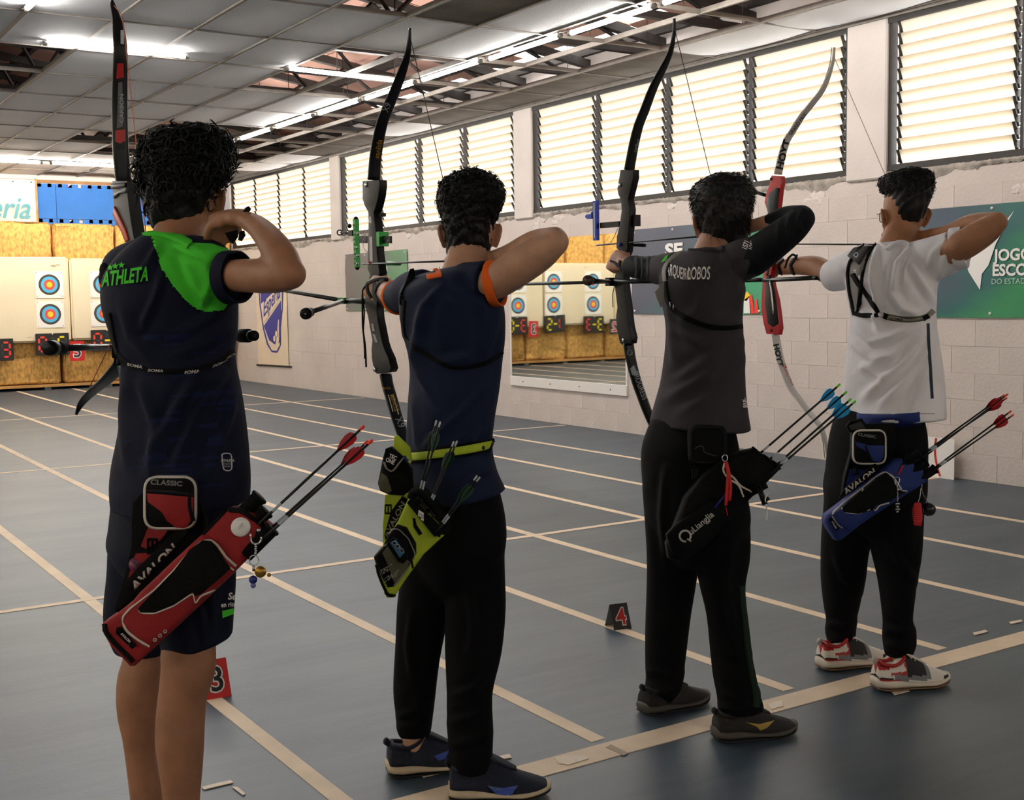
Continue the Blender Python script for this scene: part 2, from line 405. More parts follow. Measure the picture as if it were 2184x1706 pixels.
# ---- right wall: painted concrete blocks, each its own piece
wr = empty('wall_right', (WX, 0, 0), kind='structure')
V, F = box((WX+.012, YF, 0), (WX+.2, WYB+.2, SILL)); mk('wall_core', V, F, m_mortar, wr, False)
V, F = box((WX+.0, YF, HEAD+.03), (WX+.2, WYB+.2, 3.95)); mk('wall_top', V, F, m_wallw, wr, False)
BL, BH = .40, .196
V, F = cbox((-.004, -.1992, .0005), (.04, .1992, BH-.0005), .0014)
blk0 = mk('block', V+np.array([[WX, 0, 0]]), F, m_wall, wr, False)
blk0.location = (0, 4.2, 0); k = 0; rest = G(); first = True
for r in range(11):
    for c in range(42):
        y = 4.3+c*BL+(BL/2 if r % 2 else 0)
        if y > WYB-.2: continue
        dx = RNG.uniform(-.0011, .0011)
        if y < 14.2 and k < 298:
            if first: blk0.location = (dx, y, r*BH); first = False
            else: dupe(blk0, (dx, y, r*BH))
            k += 1
        else: rest.add(np.asarray(V)+A(WX+dx, y, r*BH), F)
V2, F2 = box((WX, YF, 0), (WX+.05, 4.1, SILL)); rest.add(V2, F2)
o = rest.build('block_far', m_wall, wr); o['kind'] = 'stuff'
V, F = box((WX-.001, 4.1, 11*BH), (WX+.05, WYB, SILL-.04)); mk('block_course_top', V, F, m_wall, wr, False)
# rough broken plaster edge under the windows
V = []; F = []; ys = np.arange(1.9, WYB-.3, .022); low = .055; n = 5
for k, y in enumerate(ys):
    low = np.clip(low+RNG.normal(0, .010), .028, .11)*.97+.0018
    for q in range(n+1):
        t = q/n; V.append((WX-.002-.012*math.sin(math.pi*min(t+.1, 1))-abs(RNG.normal(0, .003)), y, SILL+.004-low*t+RNG.normal(0, .002)))
    if k:
        for q in range(n): a = (k-1)*(n+1)+q; b = k*(n+1)+q; F.append([a, a+1, b+1, b])
mk('trim_20', V, F, m_dirt, None, True, kind='structure')
g = G()
for u, v, a, b in ((1580, 440, 26, 14), (1740, 425, 34, 20), (1435, 436, 16, 10), (1150, 478, 18, 12), (1190, 466, 22, 9), (2165, 400, 20, 16), (1262, 700, 5, 9), (1100, 860, 9, 4), (870, 500, 16, 9), (640, 520, 16, 7)):
    c = on(u, v, 0, WX); s = (c-CC)@CF/FPX
    for k2 in range(3):
        V, F = ball(c+A(0, RNG.normal(0, a*s*.4), RNG.normal(0, b*s*.3)), A(.006, a*s*.7, b*s*.6), 11, 6); g.add(V+RNG.normal(0, .0025, V.shape), F)
g.build('trim_21', m_wallw, None, smooth=True, kind='structure')  # plaster scars on the right wall
# ---- pillars and louvred windows
COLS = [(20.62, 20.95), (16.13, 16.46), (11.17, 11.53), (6.305, 6.70), (1.45, 1.85)]
for i, (y0, y1) in enumerate(COLS):
    V, F = cbox((WX-.035, y0, SILL-.05), (WX+.2, y1, 3.60), .012); mk('trim_%d' % (i+1), V, F, m_wallw, None, False, kind='structure')
def glass_mat():
    m = bpy.data.materials.new('louvre_glass'); m.use_nodes = True; nt = m.node_tree; nt.nodes.clear(); L = nt.links.new
    out = nt.nodes.new('ShaderNodeOutputMaterial'); t = nt.nodes.new('ShaderNodeBsdfTranslucent'); d = nt.nodes.new('ShaderNodeBsdfDiffuse'); gl = nt.nodes.new('ShaderNodeBsdfGlossy')
    tc = nt.nodes.new('ShaderNodeTexCoord'); mp = nt.nodes.new('ShaderNodeMapping'); mp.inputs['Scale'].default_value = (1, 26, 1)
    n = nt.nodes.new('ShaderNodeTexNoise'); n.inputs['Scale'].default_value = 5; n.inputs['Detail'].default_value = 3
    r = nt.nodes.new('ShaderNodeValToRGB'); r.color_ramp.elements[0].color = (.72, .675, .59, 1); r.color_ramp.elements[1].color = (.76, .72, .645, 1)
    L(tc.outputs['Object'], mp.inputs[0]); L(mp.outputs[0], n.inputs['Vector']); L(n.outputs['Fac'], r.inputs[0]); L(r.outputs[0], t.inputs[0])
    d.inputs[0].default_value = (.6, .57, .5, 1); gl.inputs['Roughness'].default_value = .3
    m1 = nt.nodes.new('ShaderNodeMixShader'); m1.inputs[0].default_value = .14; L(t.outputs[0], m1.inputs[1]); L(d.outputs[0], m1.inputs[2])
    m2 = nt.nodes.new('ShaderNodeMixShader'); m2.inputs[0].default_value = .05; L(m1.outputs[0], m2.inputs[1]); L(gl.outputs[0], m2.inputs[2]); L(m2.outputs[0], out.inputs[0]); return m
m_glass = glass_mat()
NP = 12; PH = (HEAD-.03-SILL-.06)/NP; ang = math.radians(24)
pane0 = None; clip0 = None
m_clip = mat('louvre_clip', (40, 37, 34), .5)
for w in range(4):
    y0, y1 = COLS[w+1][1], COLS[w][0]; win = empty('window_%d' % (w+1), (WX, y0, SILL), kind='structure')
    fr = G()
    for a, b in (((WX-.01, y0, SILL), (WX+.07, y1, SILL+.05)), ((WX-.02, y0, HEAD-.02), (WX+.07, y1, HEAD+.035)), ((WX-.005, y0, SILL), (WX+.06, y0+.03, HEAD)), ((WX-.005, y1-.03, SILL), (WX+.06, y1, HEAD))): fr.add(*box(a, b))
    fr.build('window_frame', m_dark, win)
    ns = 4; sw = (y1-y0-.06)/ns
    for s in range(1, ns):
        yy = y0+.03+s*sw; V, F = box((WX+.02, yy-.012, SILL+.04), (WX+.06, yy+.012, HEAD)); mk('mullion', V, F, m_dark, win, False)
    for s in range(ns):
        ya, yb = y0+.03+s*sw, y0+.03+(s+1)*sw
        for j in range(NP):
            z = SILL+.055+PH*(j+.5)
            if pane0 is None:
                c, sn = math.cos(ang), math.sin(ang); hh = PH*.73
                V, F = obox((0, 0, 0), A(c, 0, sn)*.003, A(0, sw/2-.016, 0), A(-sn, 0, c)*hh)
                pane0 = mk('pane', np.array(V)+A(WX+.035, (ya+yb)/2, z), F, m_glass, win, False); base = A(WX+.035, (ya+yb)/2, z)
                # clip holders at both ends of the blade
                g = G()
                for sy in (-1, 1):
                    g.add(*obox(A(0, sy*(sw/2-.016), 0), A(c, 0, sn)*.006, A(0, .012, 0), A(-sn, 0, c)*hh*1.02)); g.add(*obox(A(.012, sy*(sw/2-.006), -hh*.1), A(.02, 0, 0), A(0, .006, 0), A(0, 0, PH*.3)))
                Vc = np.concatenate(g.V); clip0 = mk('blade_clip', Vc+base, g.F, m_clip, win, False); ob = base-np.array(win.location)
            else:
                pos = A(WX+.035, (ya+yb)/2, z)-np.array(win.location)-ob
                dupe(pane0, pos, win); dupe(clip0, pos, win)
V, F = obox((WX+.85, 8, 3.62), A(.65, 0, -.05), A(0, 13, 0), A(0, 0, .02)); mk('roof_eave', V, F, m_roof, None, False, kind='structure')
# wall further right of the picture and the unseen sides that close the hall
V, F = box((WX, YF, SILL), (WX+.2, 1.45, HEAD+.1)); mk('wall_right_near', V, F, m_wallw, None, False, kind='structure')
m_wallp = mat('painted_wall_plain', (168, 162, 156), .85, noise=(1.4, .05))
for nm, a, b in (('wall_left', (XL-.2, YF, 0), (XL, WYB+.2, 2.0)), ('wall_left_upper', (XL-.2, YF, 3.45), (XL, WYB+.2, 6.6)), ('wall_front', (XL-.2, YF-.2, 0), (WX+.2, YF, 2.0)), ('wall_front_upper', (XL-.2, YF-.2, 3.45), (WX+.2, YF, 6.6)), ('wall_back', (XL-.2, WYB, 0), (WX+.2, WYB+.2, 6.6))):
    V, F = box(a, b); mk(nm, V, F, m_wallp if nm != 'wall_back' else m_wallw, None, False, kind='structure')

win = empty('window_8', (XL, 8, 2.0), kind='structure')  # window strip added in the unseen left wall for soft fill
for y in np.arange(YF+.1, WYB-1.9, 2.05): V, F = box((XL-.06, y, 2.02), (XL-.054, y+1.98, 3.43)); mk('pane', V, F, m_glass, win, False); V, F = box((XL-.08, y+1.98, 2.0), (XL-.03, y+2.05, 3.45)); mk('mullion', V, F, m_dark, win, False)
win = empty('window_9', (1, YF, 2.0), kind='structure'); V, F = box((XL, YF-.2, 1.85), (WX, YF-.0, 2.02)); mk('sill', V, F, m_wallw, win, False)  # window added behind the camera for fill, every other pane solid
for k, x in enumerate(np.arange(XL+.1, WX-1.9, 2.05)):
    V, F = box((x, YF-.06, 2.02), (x+1.98, YF-.054, 3.43)); mk('pane', V, F, m_glass if k % 2 else m_wallp, win, False); V, F = box((x+1.98, YF-.08, 2.0), (x+2.05, YF-.03, 3.45)); mk('mullion', V, F, m_dark, win, False)
# ---- suspended ceiling with missing boards
ceil = empty('ceiling', (0, 0, CZ), kind='structure')
TX0, TW, TY0, TL = 2.577, .62, 6.99, 1.19
present = {}
for i in range(-4, 8):
    for j in range(-3, 12): present[i, j] = 1
for i, j in ((-1, 3), (-1, 4), (2, 0), (3, 2), (3, 3), (4, 3), (3, 6), (2, 7), (3, 7), (4, 6), (4, 7), (3, 8), (4, 8), (4, 9), (3, 10), (4, 10), (3, 11), (4, 11), (4, 2)): present[i, j] = 0
for j in range(-3, 12):
    present[5, j] = 0; present[6, j] = 0
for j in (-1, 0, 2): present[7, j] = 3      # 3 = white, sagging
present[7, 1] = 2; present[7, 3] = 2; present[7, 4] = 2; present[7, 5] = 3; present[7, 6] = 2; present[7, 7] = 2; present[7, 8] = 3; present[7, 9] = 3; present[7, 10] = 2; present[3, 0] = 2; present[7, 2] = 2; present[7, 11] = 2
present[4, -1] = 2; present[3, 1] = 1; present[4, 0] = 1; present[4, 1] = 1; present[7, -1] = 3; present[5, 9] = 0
def tile_grid(i, j, sag):
    x0, y0 = TX0+i*TW+.012, TY0+j*TL+.012; x1, y1 = x0+TW-.024, y0+TL-.024
    n = 4; V = []; F = []
    for zz in (0, 1):
        for a in range(n+1):
            for b in range(n+1):
                s, t = a/n, b/n; z = CZ+.004+zz*.012-sag*(4*s*(1-s))*.5*(1 if sag > .02 else 1)-sag*4*t*(1-t)*.5
                V.append((x0+(x1-x0)*s, y0+(y1-y0)*t, z))
    N = (n+1)**2
    for a in range(n):
        for b in range(n):
            q = [a*(n+1)+b, a*(n+1)+b+1, (a+1)*(n+1)+b+1, (a+1)*(n+1)+b]; F.append(q); F.append([N+k for k in q[::-1]])
    ed = [a*(n+1) for a in range(n+1)]+[n*(n+1)+b for b in range(1, n+1)]+[a*(n+1)+n for a in range(n-1, -1, -1)]+[b for b in range(n-1, 0, -1)]
    for a, b in zip(ed, ed[1:]+ed[:1]): F.append([a, b, N+b, N+a])
    return V, F
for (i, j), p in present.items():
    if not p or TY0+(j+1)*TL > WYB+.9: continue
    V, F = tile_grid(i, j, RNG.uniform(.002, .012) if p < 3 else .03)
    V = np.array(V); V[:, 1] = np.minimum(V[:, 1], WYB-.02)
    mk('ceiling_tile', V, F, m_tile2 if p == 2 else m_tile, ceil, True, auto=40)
g1 = G()
for i in range(-4, 9):
    x = TX0+i*TW; V, F = box((x-.013, 3.42, CZ-.012), (x+.013, WYB, CZ+.028)); mk('grid_bar', V, F, m_bar, ceil, False)
for j in range(-3, 12):
    y = TY0+j*TL; V, F = box((TX0-4*TW, y-.011, CZ-.009), (WX, y+.011, CZ+.024)); mk('cross_bar', V, F, m_bar, ceil, False)
V, F = box((WX-.05, 1.0, CZ-.035), (WX+.0, WYB, CZ-.005)); mk('wall_angle', V, F, m_bar, ceil, False)
V, F = box((XL, YF, CZ), (TX0-4*TW-.01, WYB, CZ+.03)); mk('ceiling_board', V, F, m_tile, ceil, False)
V, F = box((TX0-4*TW-.01, YF, CZ), (WX, 3.40, CZ+.03)); mk('ceiling_board', V, F, m_tile, ceil, False)
# hanger wires
g = G()
for i in range(2, 8):
    for j in range(0, 9): g.add(*tube([(TX0+i*TW, TY0+j*TL+.2, CZ+.02), (TX0+i*TW+.01, TY0+j*TL+.2, 4.3)], .004, 4))
g.build('hanger_wire', m_steel, ceil)
# ---- roof: lattice trusses, purlins and clay coloured sheets with gaps
def rz(x): return 3.92+(WX-x)*.15
tr = 0
for y in np.arange(4.2, 20.8, 1.19*1.0):
    t = empty('beam_%d' % (tr+1), (0, y, 3.8), kind='structure'); tr += 1
    V, F = box((2.0, y-.035, 3.63), (WX, y+.035, 3.69)); mk('lower_chord', V, F, m_steel, t, False)
    Vv, F = obox(((2+WX)/2, y, (rz(2)+rz(WX))/2-.16), A((WX-2)/2, 0, (rz(WX)-rz(2))/2), A(0, .04, 0), A(0, 0, .04)); mk('upper_chord', Vv, F, m_steel, t, False)
    g = G(); xs = np.arange(2.2, WX, .42)
    for k, x in enumerate(xs[:-1]):
        a, b = (A(x, y, 3.68), A(xs[k+1], y, rz(xs[k+1])-.2)) if k % 2 == 0 else (A(x, y, rz(x)-.2), A(xs[k+1], y, 3.68)); g.add(*tube([a, b], .02, 4))
    g.build('web_member', m_steel, t)
roof = empty('roof', (0, 0, 4.5), kind='structure')
for x in np.arange(2.3, WX, 1.05):
    V, F = box((x-.03, 3.0, rz(x)-.09), (x+.03, WYB, rz(x)-.02)); mk('purlin', V, F, m_steel, roof, False)
def onroof(u, v):
    d = ray(u, v); return CC+d*((3.92+WX*.15-CAMH)/(d[2]+.15*d[0]))
gaps = [onroof(u, v) for u, v in ((1325, 62), (1217, 100), (1160, 118), (1045, 146), (1070, 150), (980, 170), (968, 180), (905, 196), (1425, 22), (1445, 30), (1150, 108), (775, 232), (800, 230), (190, 371), (870, 205), (1395, 30), (1345, 48))]
sw_, sl_ = .36, .62
for ix, x in enumerate(np.arange(-6.3, WX+.3, sw_)):
    if x < 1.6: continue
    for iy, y in enumerate(np.arange(3.0, WYB+.3, sl_)):
        if any(abs(x+sw_/2-q[0]) < .16 and abs(y+sl_/2-q[1]) < .28 for q in gaps): continue
        V, F = obox(A(x+sw_/2, y+sl_/2, rz(x+sw_/2)+.01*(iy % 2)), A(sw_/2+.012, 0, -.15*(sw_/2+.012)), A(0, sl_/2+.02, 0), A(0, 0, .008)); mk('roof_sheet', V, F, m_roof, roof, False) if (x > 3.6 and y < 16) else None
V, F = obox(A((XL-.3+1.62)/2, (YF+WYB)/2, rz((XL-.3+1.62)/2)+.03), A((1.62-XL+.3)/2, 0, -.15*(1.62-XL+.3)/2), A(0, (WYB-YF)/2+.3, 0), A(0, 0, .02)); mk('roof_slab', V, F, m_roof, roof, False)
V, F = obox(A(2.64, (YF+WYB)/2, rz(2.6)+.03), A(1.05, 0, -.158), A(0, (WYB-YF)/2+.3, 0), A(0, 0, .008)); mk('roof_slab', V, F, m_roof, roof, False)
V, F = obox(A(5.7, (YF+3)/2, rz(5.7)+.03), A(2.3, 0, -.345), A(0, (3-YF)/2+.1, 0), A(0, 0, .008)); mk('roof_slab', V, F, m_roof, roof, False)
V, F = obox(A(5.7, 18.6, rz(5.7)+.03), A(2.3, 0, -.345), A(0, 2.75, 0), A(0, 0, .008)); mk('roof_slab', V, F, m_roof, roof, False)

# ---- fluorescent tubes
m_tube = mat('lit_tube', (255, 255, 255), .4, emit=((1.0, .965, .92), TUBE_E)); m_cap = mat('tube_cap', (150, 148, 146), .4, metal=.4)
m_tubeh = mat('lit_tube_boosted', (255, 255, 255), .4, emit=((1.0, .92, .80), TUBE_E*3.0))  # far tubes boosted beyond the others to brighten the target boards
def tube_light(a, b, label, group=None, m=None):
    a, b = np.asarray(a, float)*A(KT, KT, 1), np.asarray(b, float)*A(KT, KT, 1); d = nrm(b-a); r = empty('fluorescent_tube', (a+b)/2, label, 'light', group)
    V, F = cyl(a+d*.03, b-d*.03, .019, 14); mk('glowing_tube', V, F, m or m_tube, r)
    for p, q in ((a, a+d*.035), (b-d*.035, b)): V, F = cyl(p, q, .021, 12); mk('end_cap', V, F, m_cap, r)
    if m is not None: V, F = obox((a+b)/2+A(0, .0, .0225), (b-a)/2, YA*.07, ZA*.003); mk('added_reflector', V, F, m_cap, r, False)  # added reflector keeps the tube's glow off the ceiling
    for s in (.03, .97):
        p = a+(b-a)*s; yc = TY0+TL*round((p[1]-TY0)/TL); V, F = tube([p+A(0, 0, .012), A(p[0], p[1], CZ-.006), A(p[0], yc, CZ+.004)], .006, 5); mk('tube_clip', V, F, m_cap, r)
tz = CZ-.03; KT = (tz-CAMH)/(CZ-CAMH)    # places were read on the ceiling plane
row = 'row of lit tubes below the missing ceiling boards by the windows'
names = ['nearest the camera', 'second', 'third', 'fourth', 'fifth', 'sixth', 'seventh', 'eighth', 'ninth', 'tenth']
ends = [(5.84, 4.62, 5.74), (5.85, 5.80, 6.92), (5.85, 6.99, 8.07), (5.83, 8.15, 9.27), (5.81, 9.36, 10.46), (5.81, 10.58, 11.70), (5.80, 11.79, 12.88), (5.79, 12.99, 14.10), (5.79, 14.24, 15.30), (5.77, 15.42, 16.5)]
for k, (x, y0, y1) in enumerate(ends):
    tube_light((x, y0, tz), (x, y1, tz), ('lit white ceiling tube nearest the camera in the long row beside the windows' if k == 0 else 'lit white ceiling tube, %s from the camera in the long row by the windows' % names[k]), row)
tube_light((2.30, 10.45, tz), (3.50, 10.42, tz), 'lit white tube under the ceiling crossing behind the left bow')
tube_light((4.42, 10.50, tz), (5.62, 10.60, tz), 'lit white tube set crosswise below a missing board near the second bow tip')
tube_light((4.24, 19.15, tz), (5.33, 19.15, tz), 'far lit white tube above the targets, crossing the left bow limb', None, m_tubeh)
tube_light((5.45, 19.15, tz), (6.55, 19.15, tz), 'far lit white tube above the targets, mostly behind the curly black hair', None, m_tubeh)
tube_light((3.03, 19.15, tz), (4.13, 19.15, tz), 'far lit white tube above the targets, outermost toward the white banner', None, m_tubeh)
for k in range(3): tube_light((1.95, 8.2-k*1.2, tz), (1.95, 9.32-k*1.2, tz), ['lit white ceiling tube end at the top left corner', 'lit white ceiling tube over the aisle, beyond the top left corner tube', 'lit white ceiling tube over the shooting line'][k])
for k, (x, y) in enumerate(((-2.0, 8.5), (-2.0, 12.5), (-2.0, 16.5), (2.0, 15.5), (-2, 4.5), (2.0, 5.6), (-1, 19.15), (1.0, 19.15))):  # unseen tubes added to light the hall
    tube_light((x-.56, y, tz), (x+.56, y, tz), 'lit white ceiling tube over the unseen part of the hall, %s' % ['second row', 'third row', 'fourth row', 'beyond the left edge', 'over the waiting line', 'behind the shooters', 'above the far boards', 'above the mirror boards'][k], 'tubes over the unseen hall', m_tubeh if y > 19 else None)
# ================================================================== TARGET END OF THE HALL
m_straw = mat('straw', (226, 172, 96), .95, noise=(30, .38, (1, 1, .5)), bump=(46, 1.0, (1, 1, .45)))
m_foam = mat('foam_board', (240, 224, 192), .85, noise=(2, .04), bump=(30, .2))
m_paper = mat('target_paper', (250, 246, 238), .7)
m_tk = mat('target_black', (52, 44, 38), .7); m_tkl = mat('target_black_ring', (104, 92, 82), .7); m_tb = mat('target_blue', (84, 184, 226), .7); m_tr = mat('target_red', (232, 84, 66), .7); m_ty = mat('target_gold', (246, 208, 50), .7)
m_blk = mat('board_black', (34, 32, 32), .6); m_sr = mat('segment_red', (238, 66, 52), .6); m_sy = mat('segment_yellow', (244, 222, 40), .6); m_off = mat('segment_off', (56, 53, 53), .6)
m_mat = mat('eva_mat_blue', (52, 116, 196), .75, noise=(2, .12)); m_matd = mat('eva_mat_side', (148, 112, 62), .8)
m_wood = mat('pallet_wood', (196, 146, 84), .8, noise=(7, .3, (.3, 1, 1))); m_post = mat('post_grey_green', (126, 140, 136), .7)
m_sred = mat('sign_red', (206, 34, 36), .6); m_sblk = mat('sign_black', (48, 45, 46), .65); m_white = mat('print_white', (240, 236, 232), .6); m_ink = mat('print_black', (24, 23, 24), .6)
YB = 20.55                      # front of the straw
ROWX = lambda a, b: np.arange(a, b, 1.03)
def bale(x0, x1, z0, z1, label, g):
    bm = bmesh.new(); V, F = box((x0, YB, z0), (x1, YB+.34, z1)); vs = [bm.verts.new(v) for v in V]
    for f in F: bm.faces.new([vs[i] for i in f])
    bmesh.ops.bevel(bm, geom=bm.edges[:], offset=.045, segments=2, affect='EDGES', profile=.5); bmesh.ops.subdivide_edges(bm, edges=bm.edges[:], cuts=2, use_grid_fill=True)
    V = np.array([v.co for v in bm.verts]); bm.verts.index_update(); F = [[v.index for v in f.verts] for f in bm.faces]; bm.free()
    V += RNG.normal(0, .008, V.shape); V[:, 2] = np.maximum(V[:, 2], z0); V[:, 1] = np.maximum(V[:, 1], YB)
    r = mk('straw_bale', V, F, m_straw, None, True, label=label, cat='straw bale', group=g)
    # loose straws sticking out of the bale
    st = G()
    for k in range(46):
        p = A(RNG.uniform(x0, x1), YB-.004, RNG.uniform(z0+.02, z1)); d = nrm(RNG.normal(size=3)*A(1, .5, 1))*.05; d[1] = -abs(d[1])*.3; p[0] = np.clip(p[0], x0+.05, x1-.05); a = nrm(np.cross(d, RNG.normal(size=3)))*.003; st.add([p-a, p+a, p+d+a, p+d-a], [[0, 1, 2, 3]])
    o = st.build('loose_straw', m_straw, r); o['kind'] = 'stuff'
edges = [7.55, 6.56, 5.54, 4.53, 3.5, 2.47, 1.44, .41, -.62, -1.65, -2.7]
ordn = ['touching the right wall', 'second from the right wall', 'third from the right wall', 'fourth from the right wall', 'fifth from the right wall', 'sixth from the right wall', 'seventh from the right wall', 'eighth from the right wall', 'ninth from the right wall', 'tenth from the right wall']
for k in range(10):
    a, b = edges[k+1]+.022, edges[k]-.022
    bale(a, b, 2.02, 2.68+RNG.uniform(-.03, .05), 'golden straw bale on top of the target boards, %s' % ordn[k], 'bales above the targets')
edges2 = [7.55, 6.75, 5.72, 4.6, 3.55, 2.5, 1.45, .42, -.6, -1.65, -2.7]
for k in range(10): bale(edges2[k+1]+.022, edges2[k]-.022, .095, .86, 'brown straw bale under the target boards, %s' % ordn[k], 'bales below the targets')
V, F = box((-2.7, YB-.03, .045), (7.55, YB+.36, .09)); base_ = mk('bale_platform', V, F, m_wood, None, False, label='long wooden platform beam carrying the straw bales', cat='platform')
for x in np.arange(-2.5, 7.5, .98): V, F = cbox((x-.05, YB, .0), (x+.05, YB+.3, .046), .004); mk('foot', V, F, m_post, base_, False)
# blue folded mats under / behind
for k, (x0, x1) in enumerate(((3.5, 4.2), (4.62, 5.4), (5.6, 7.4), (1.4, 2.4), (-.9, .2))):
    V, F = cbox((x0, YB+.375, .002), (x1, YB+.395-.02+.02, .3), .004); mk('folded_mat', V, F, m_mat, None, False, label='blue mat pushed under the straw platform, %s' % ['left edge of the photo', 'right of the left grey foot', 'nearest the right wall', 'seen only in the mirror', 'farthest one in the mirror'][k], cat='mat')
# foam target boards
bx = [7.5, 6.57, 4.736, 2.90, 1.07, -.765, -2.6]
tx = [(7.0,), (6.16, 5.275), (4.42, 3.42), (2.55, 1.72), (.835, -.17), (-1.2, -2.1)]
words = ['nearest the right wall', 'behind the standing archer in navy and green', 'at the left edge of the photo', 'seen in the wall mirror, cut by its left edge', 'whole in the middle of the wall mirror', 'at the far right of the wall mirror']
boardz = (.80, 2.13)
digits = {0: 'abcdef', 1: 'bc', 2: 'abged', 3: 'abgcd', 5: 'afgcd'}
def seg(g, cx, cz, h, w, d, y, mi):
    t = .032; L = {'a': (0, h/2, 1), 'g': (0, 0, 1), 'd': (0, -h/2, 1), 'f': (-w/2, h/4, 0), 'b': (w/2, h/4, 0), 'e': (-w/2, -h/4, 0), 'c': (w/2, -h/4, 0)}
    for s, (x, z, hor) in L.items():
        lx, lz = (w/2-.018, t/2) if hor else (t/2, h/4-.018)
        pts = rrect(cx+x-lx, cz+z-lz, cx+x+lx, cz+z+lz, t*.48, 3); V, F = prism([A(p[0], y, p[1]) for p in pts], -YA, .004); g[(mi if s in digits[d] else 2)].add(V, F)
def score(x, z, d1, d2, c1, c2, tilt, label):
    r = empty('score_board', (x, YB-.2, z-.17), label, 'score board', 'flip digit boards under the targets')
    V, F = cbox((x-.255, YB-.205, z-.175), (x+.255, YB-.16, z+.175), .006); c_, s_ = math.cos(tilt), math.sin(tilt)
    rot = lambda V: (np.array(V)-A(x, 0, z))@np.array([[c_, 0, s_], [0, 1, 0], [-s_, 0, c_]])+A(x, 0, z)
    mk('case', rot(V), F, m_blk, r, False)
    gs = [G(), G(), G()]; y = YB-.2065
    seg(gs, x-.155, z, .225, .11, d1, y, c1); seg(gs, x+.145, z, .225, .11, d2, y, c2)
    V, F = prism([A(p[0], y, p[1]) for p in rrect(x-.045, z-.016, x+.045, z+.016, .015, 3)], -YA, .004); gs[1].add(V, F)
    V, F = prism([A(p[0], y, p[1]) for p in rrect(x-.03, z+.085, x+.045, z+.11, .01, 3)], -YA, .004); gs[2].add(V, F)
    for q, mm, nm in zip(gs, (m_sr, m_sy, m_off), ('red_digit', 'yellow_digit', 'blank_segment')):
        if q.n and nm != 'blank_segment': q.V = [rot(v) for v in q.V]; q.build(nm, mm, r)
        elif q.n: q.V = [rot(v) for v in q.V]; q.build(nm, mm, r)['kind'] = 'stuff'
    V, F = ball(A(x, YB-.205, z+.165), .012, 8, 5); mk('hook', V, F, m_white, r)
for k in range(6):
    a, b = bx[k+1]+.012, bx[k]-.012
    bm = bmesh.new(); V, F = box((a, YB-.15, boardz[0]-.01+RNG.uniform(-.02, .02)), (b, YB-.035, boardz[1]+RNG.uniform(-.05, .02))); vs = [bm.verts.new(v) for v in V]
    for f in F: bm.faces.new([vs[i] for i in f])
    bmesh.ops.bevel(bm, geom=bm.edges[:], offset=.03, segments=2, affect='EDGES'); bmesh.ops.subdivide_edges(bm, edges=bm.edges[:], cuts=1, use_grid_fill=True)
    V = np.array([v.co for v in bm.verts]); V += RNG.normal(0, .004, V.shape); bm.verts.index_update(); F = [[v.index for v in f.verts] for f in bm.faces]; bm.free()
    brd = mk('target_board', V, F, m_foam, None, False, label='cream foam target board %s' % words[k], cat='target board', group='foam boards in the straw wall')
    g = G()
    for q in range(7):
        c = A(RNG.uniform(a+.1, b-.1), YB-.155, RNG.choice([boardz[0]+.06, boardz[1]-.12])+RNG.uniform(-.02, .03)); V, F = obox(c, A(.035, 0, RNG.uniform(-.01, .01)), A(0, .004, 0), A(0, 0, .004)); g.add(V, F)
    g.build('staple_mark', mat('rust_mark', (196, 160, 130), .8), brd)
    for n_, x in enumerate(tx[k]):
        for l, z in ((0, 1.70), (1, 1.225)):
            lab = 'upper' if l == 0 else 'lower'; xo = x+RNG.uniform(-.012, .012); y = YB-.158
            where = {4.42: 'first whole column at the left of the photo', 3.42: 'column cut by the left edge of the photo', 5.275: 'column half hidden by the left archer', 6.16: 'column hidden behind the left archer', 7.0: 'column in the right corner', 1.72: 'column at the left edge of the mirror', 2.55: 'column just outside the mirror', .835: 'middle column of the mirror', -.17: 'right column of the mirror', -1.2: 'column beyond the mirror', -2.1: 'last column beyond the mirror'}[x]
            t = empty('paper_target', (xo, y, z), '%s paper target face, %s' % (lab, where), 'target', 'paper faces on the foam boards')
            V, F = box((xo-.215, y-.002, z-.215), (xo+.215, y, z+.215)); mk('paper', V, F, m_paper, t, False)
            for nm, rr, mm, q in (('black_ring', .165, m_tk, 1), ('grey_ring', .150, m_tkl, 2), ('black_ring', .143, m_tk, 3), ('blue_ring', .130, m_tb, 4), ('red_ring', .085, m_tr, 5), ('gold_centre', .045, m_ty, 6)):
                V, F = tube([A(xo, y-.001, z), A(xo, y-.002-.0012*q, z)], rr, 40); mk(nm, V, F, mm, t, False)
            g = G()
            for sx in (-1, 1):
                for sz in (-1, 1): V, F = ball(A(xo+sx*.19, y-.003, z+sz*.19), .007, 6, 4); g.add(V, F)
            o = g.build('pin', m_tr, t); o['kind'] = 'stuff'
score(4.42, .745, 0, 5, 0, 1, 0, 'black score board with red 0 and yellow 5 behind the stabilizer weight')
score(3.565, .68, 0, 3, 1, 0, 0, 'black score board cut by the left edge, red 3 at its right')
score(5.285, .78, 0, 2, 0, 1, 0, 'black score board half hidden by the left archer, red 0 in view')
score(.835, .835, 1, 5, 0, 1, -.05, 'black score board reading 1-5, seen reversed in the middle of the mirror')
score(-.165, .80, 3, 3, 1, 0, .01, 'black score board reading 3-3, seen reversed at the right of the mirror')
score(1.78, .82, 3, 0, 0, 1, 0, 'black score board with red 3, cut by the left edge of the mirror')
def outline_text(g_parent, s, o, xa, ya, h, m_in, m_out, n, name='numeral'):
    for b, mm, of in ((.055, m_out, .0015), (.012, m_in, .003)):
        V, F = text2d(s, b, .0, .95); c = (V.max(0)+V.min(0))/2; V = (V-c)*h; mk(name if of > .002 else name+'_outline', *on_plane(V, F, o, xa, ya, nrm(n)*of), mm, g_parent, False)
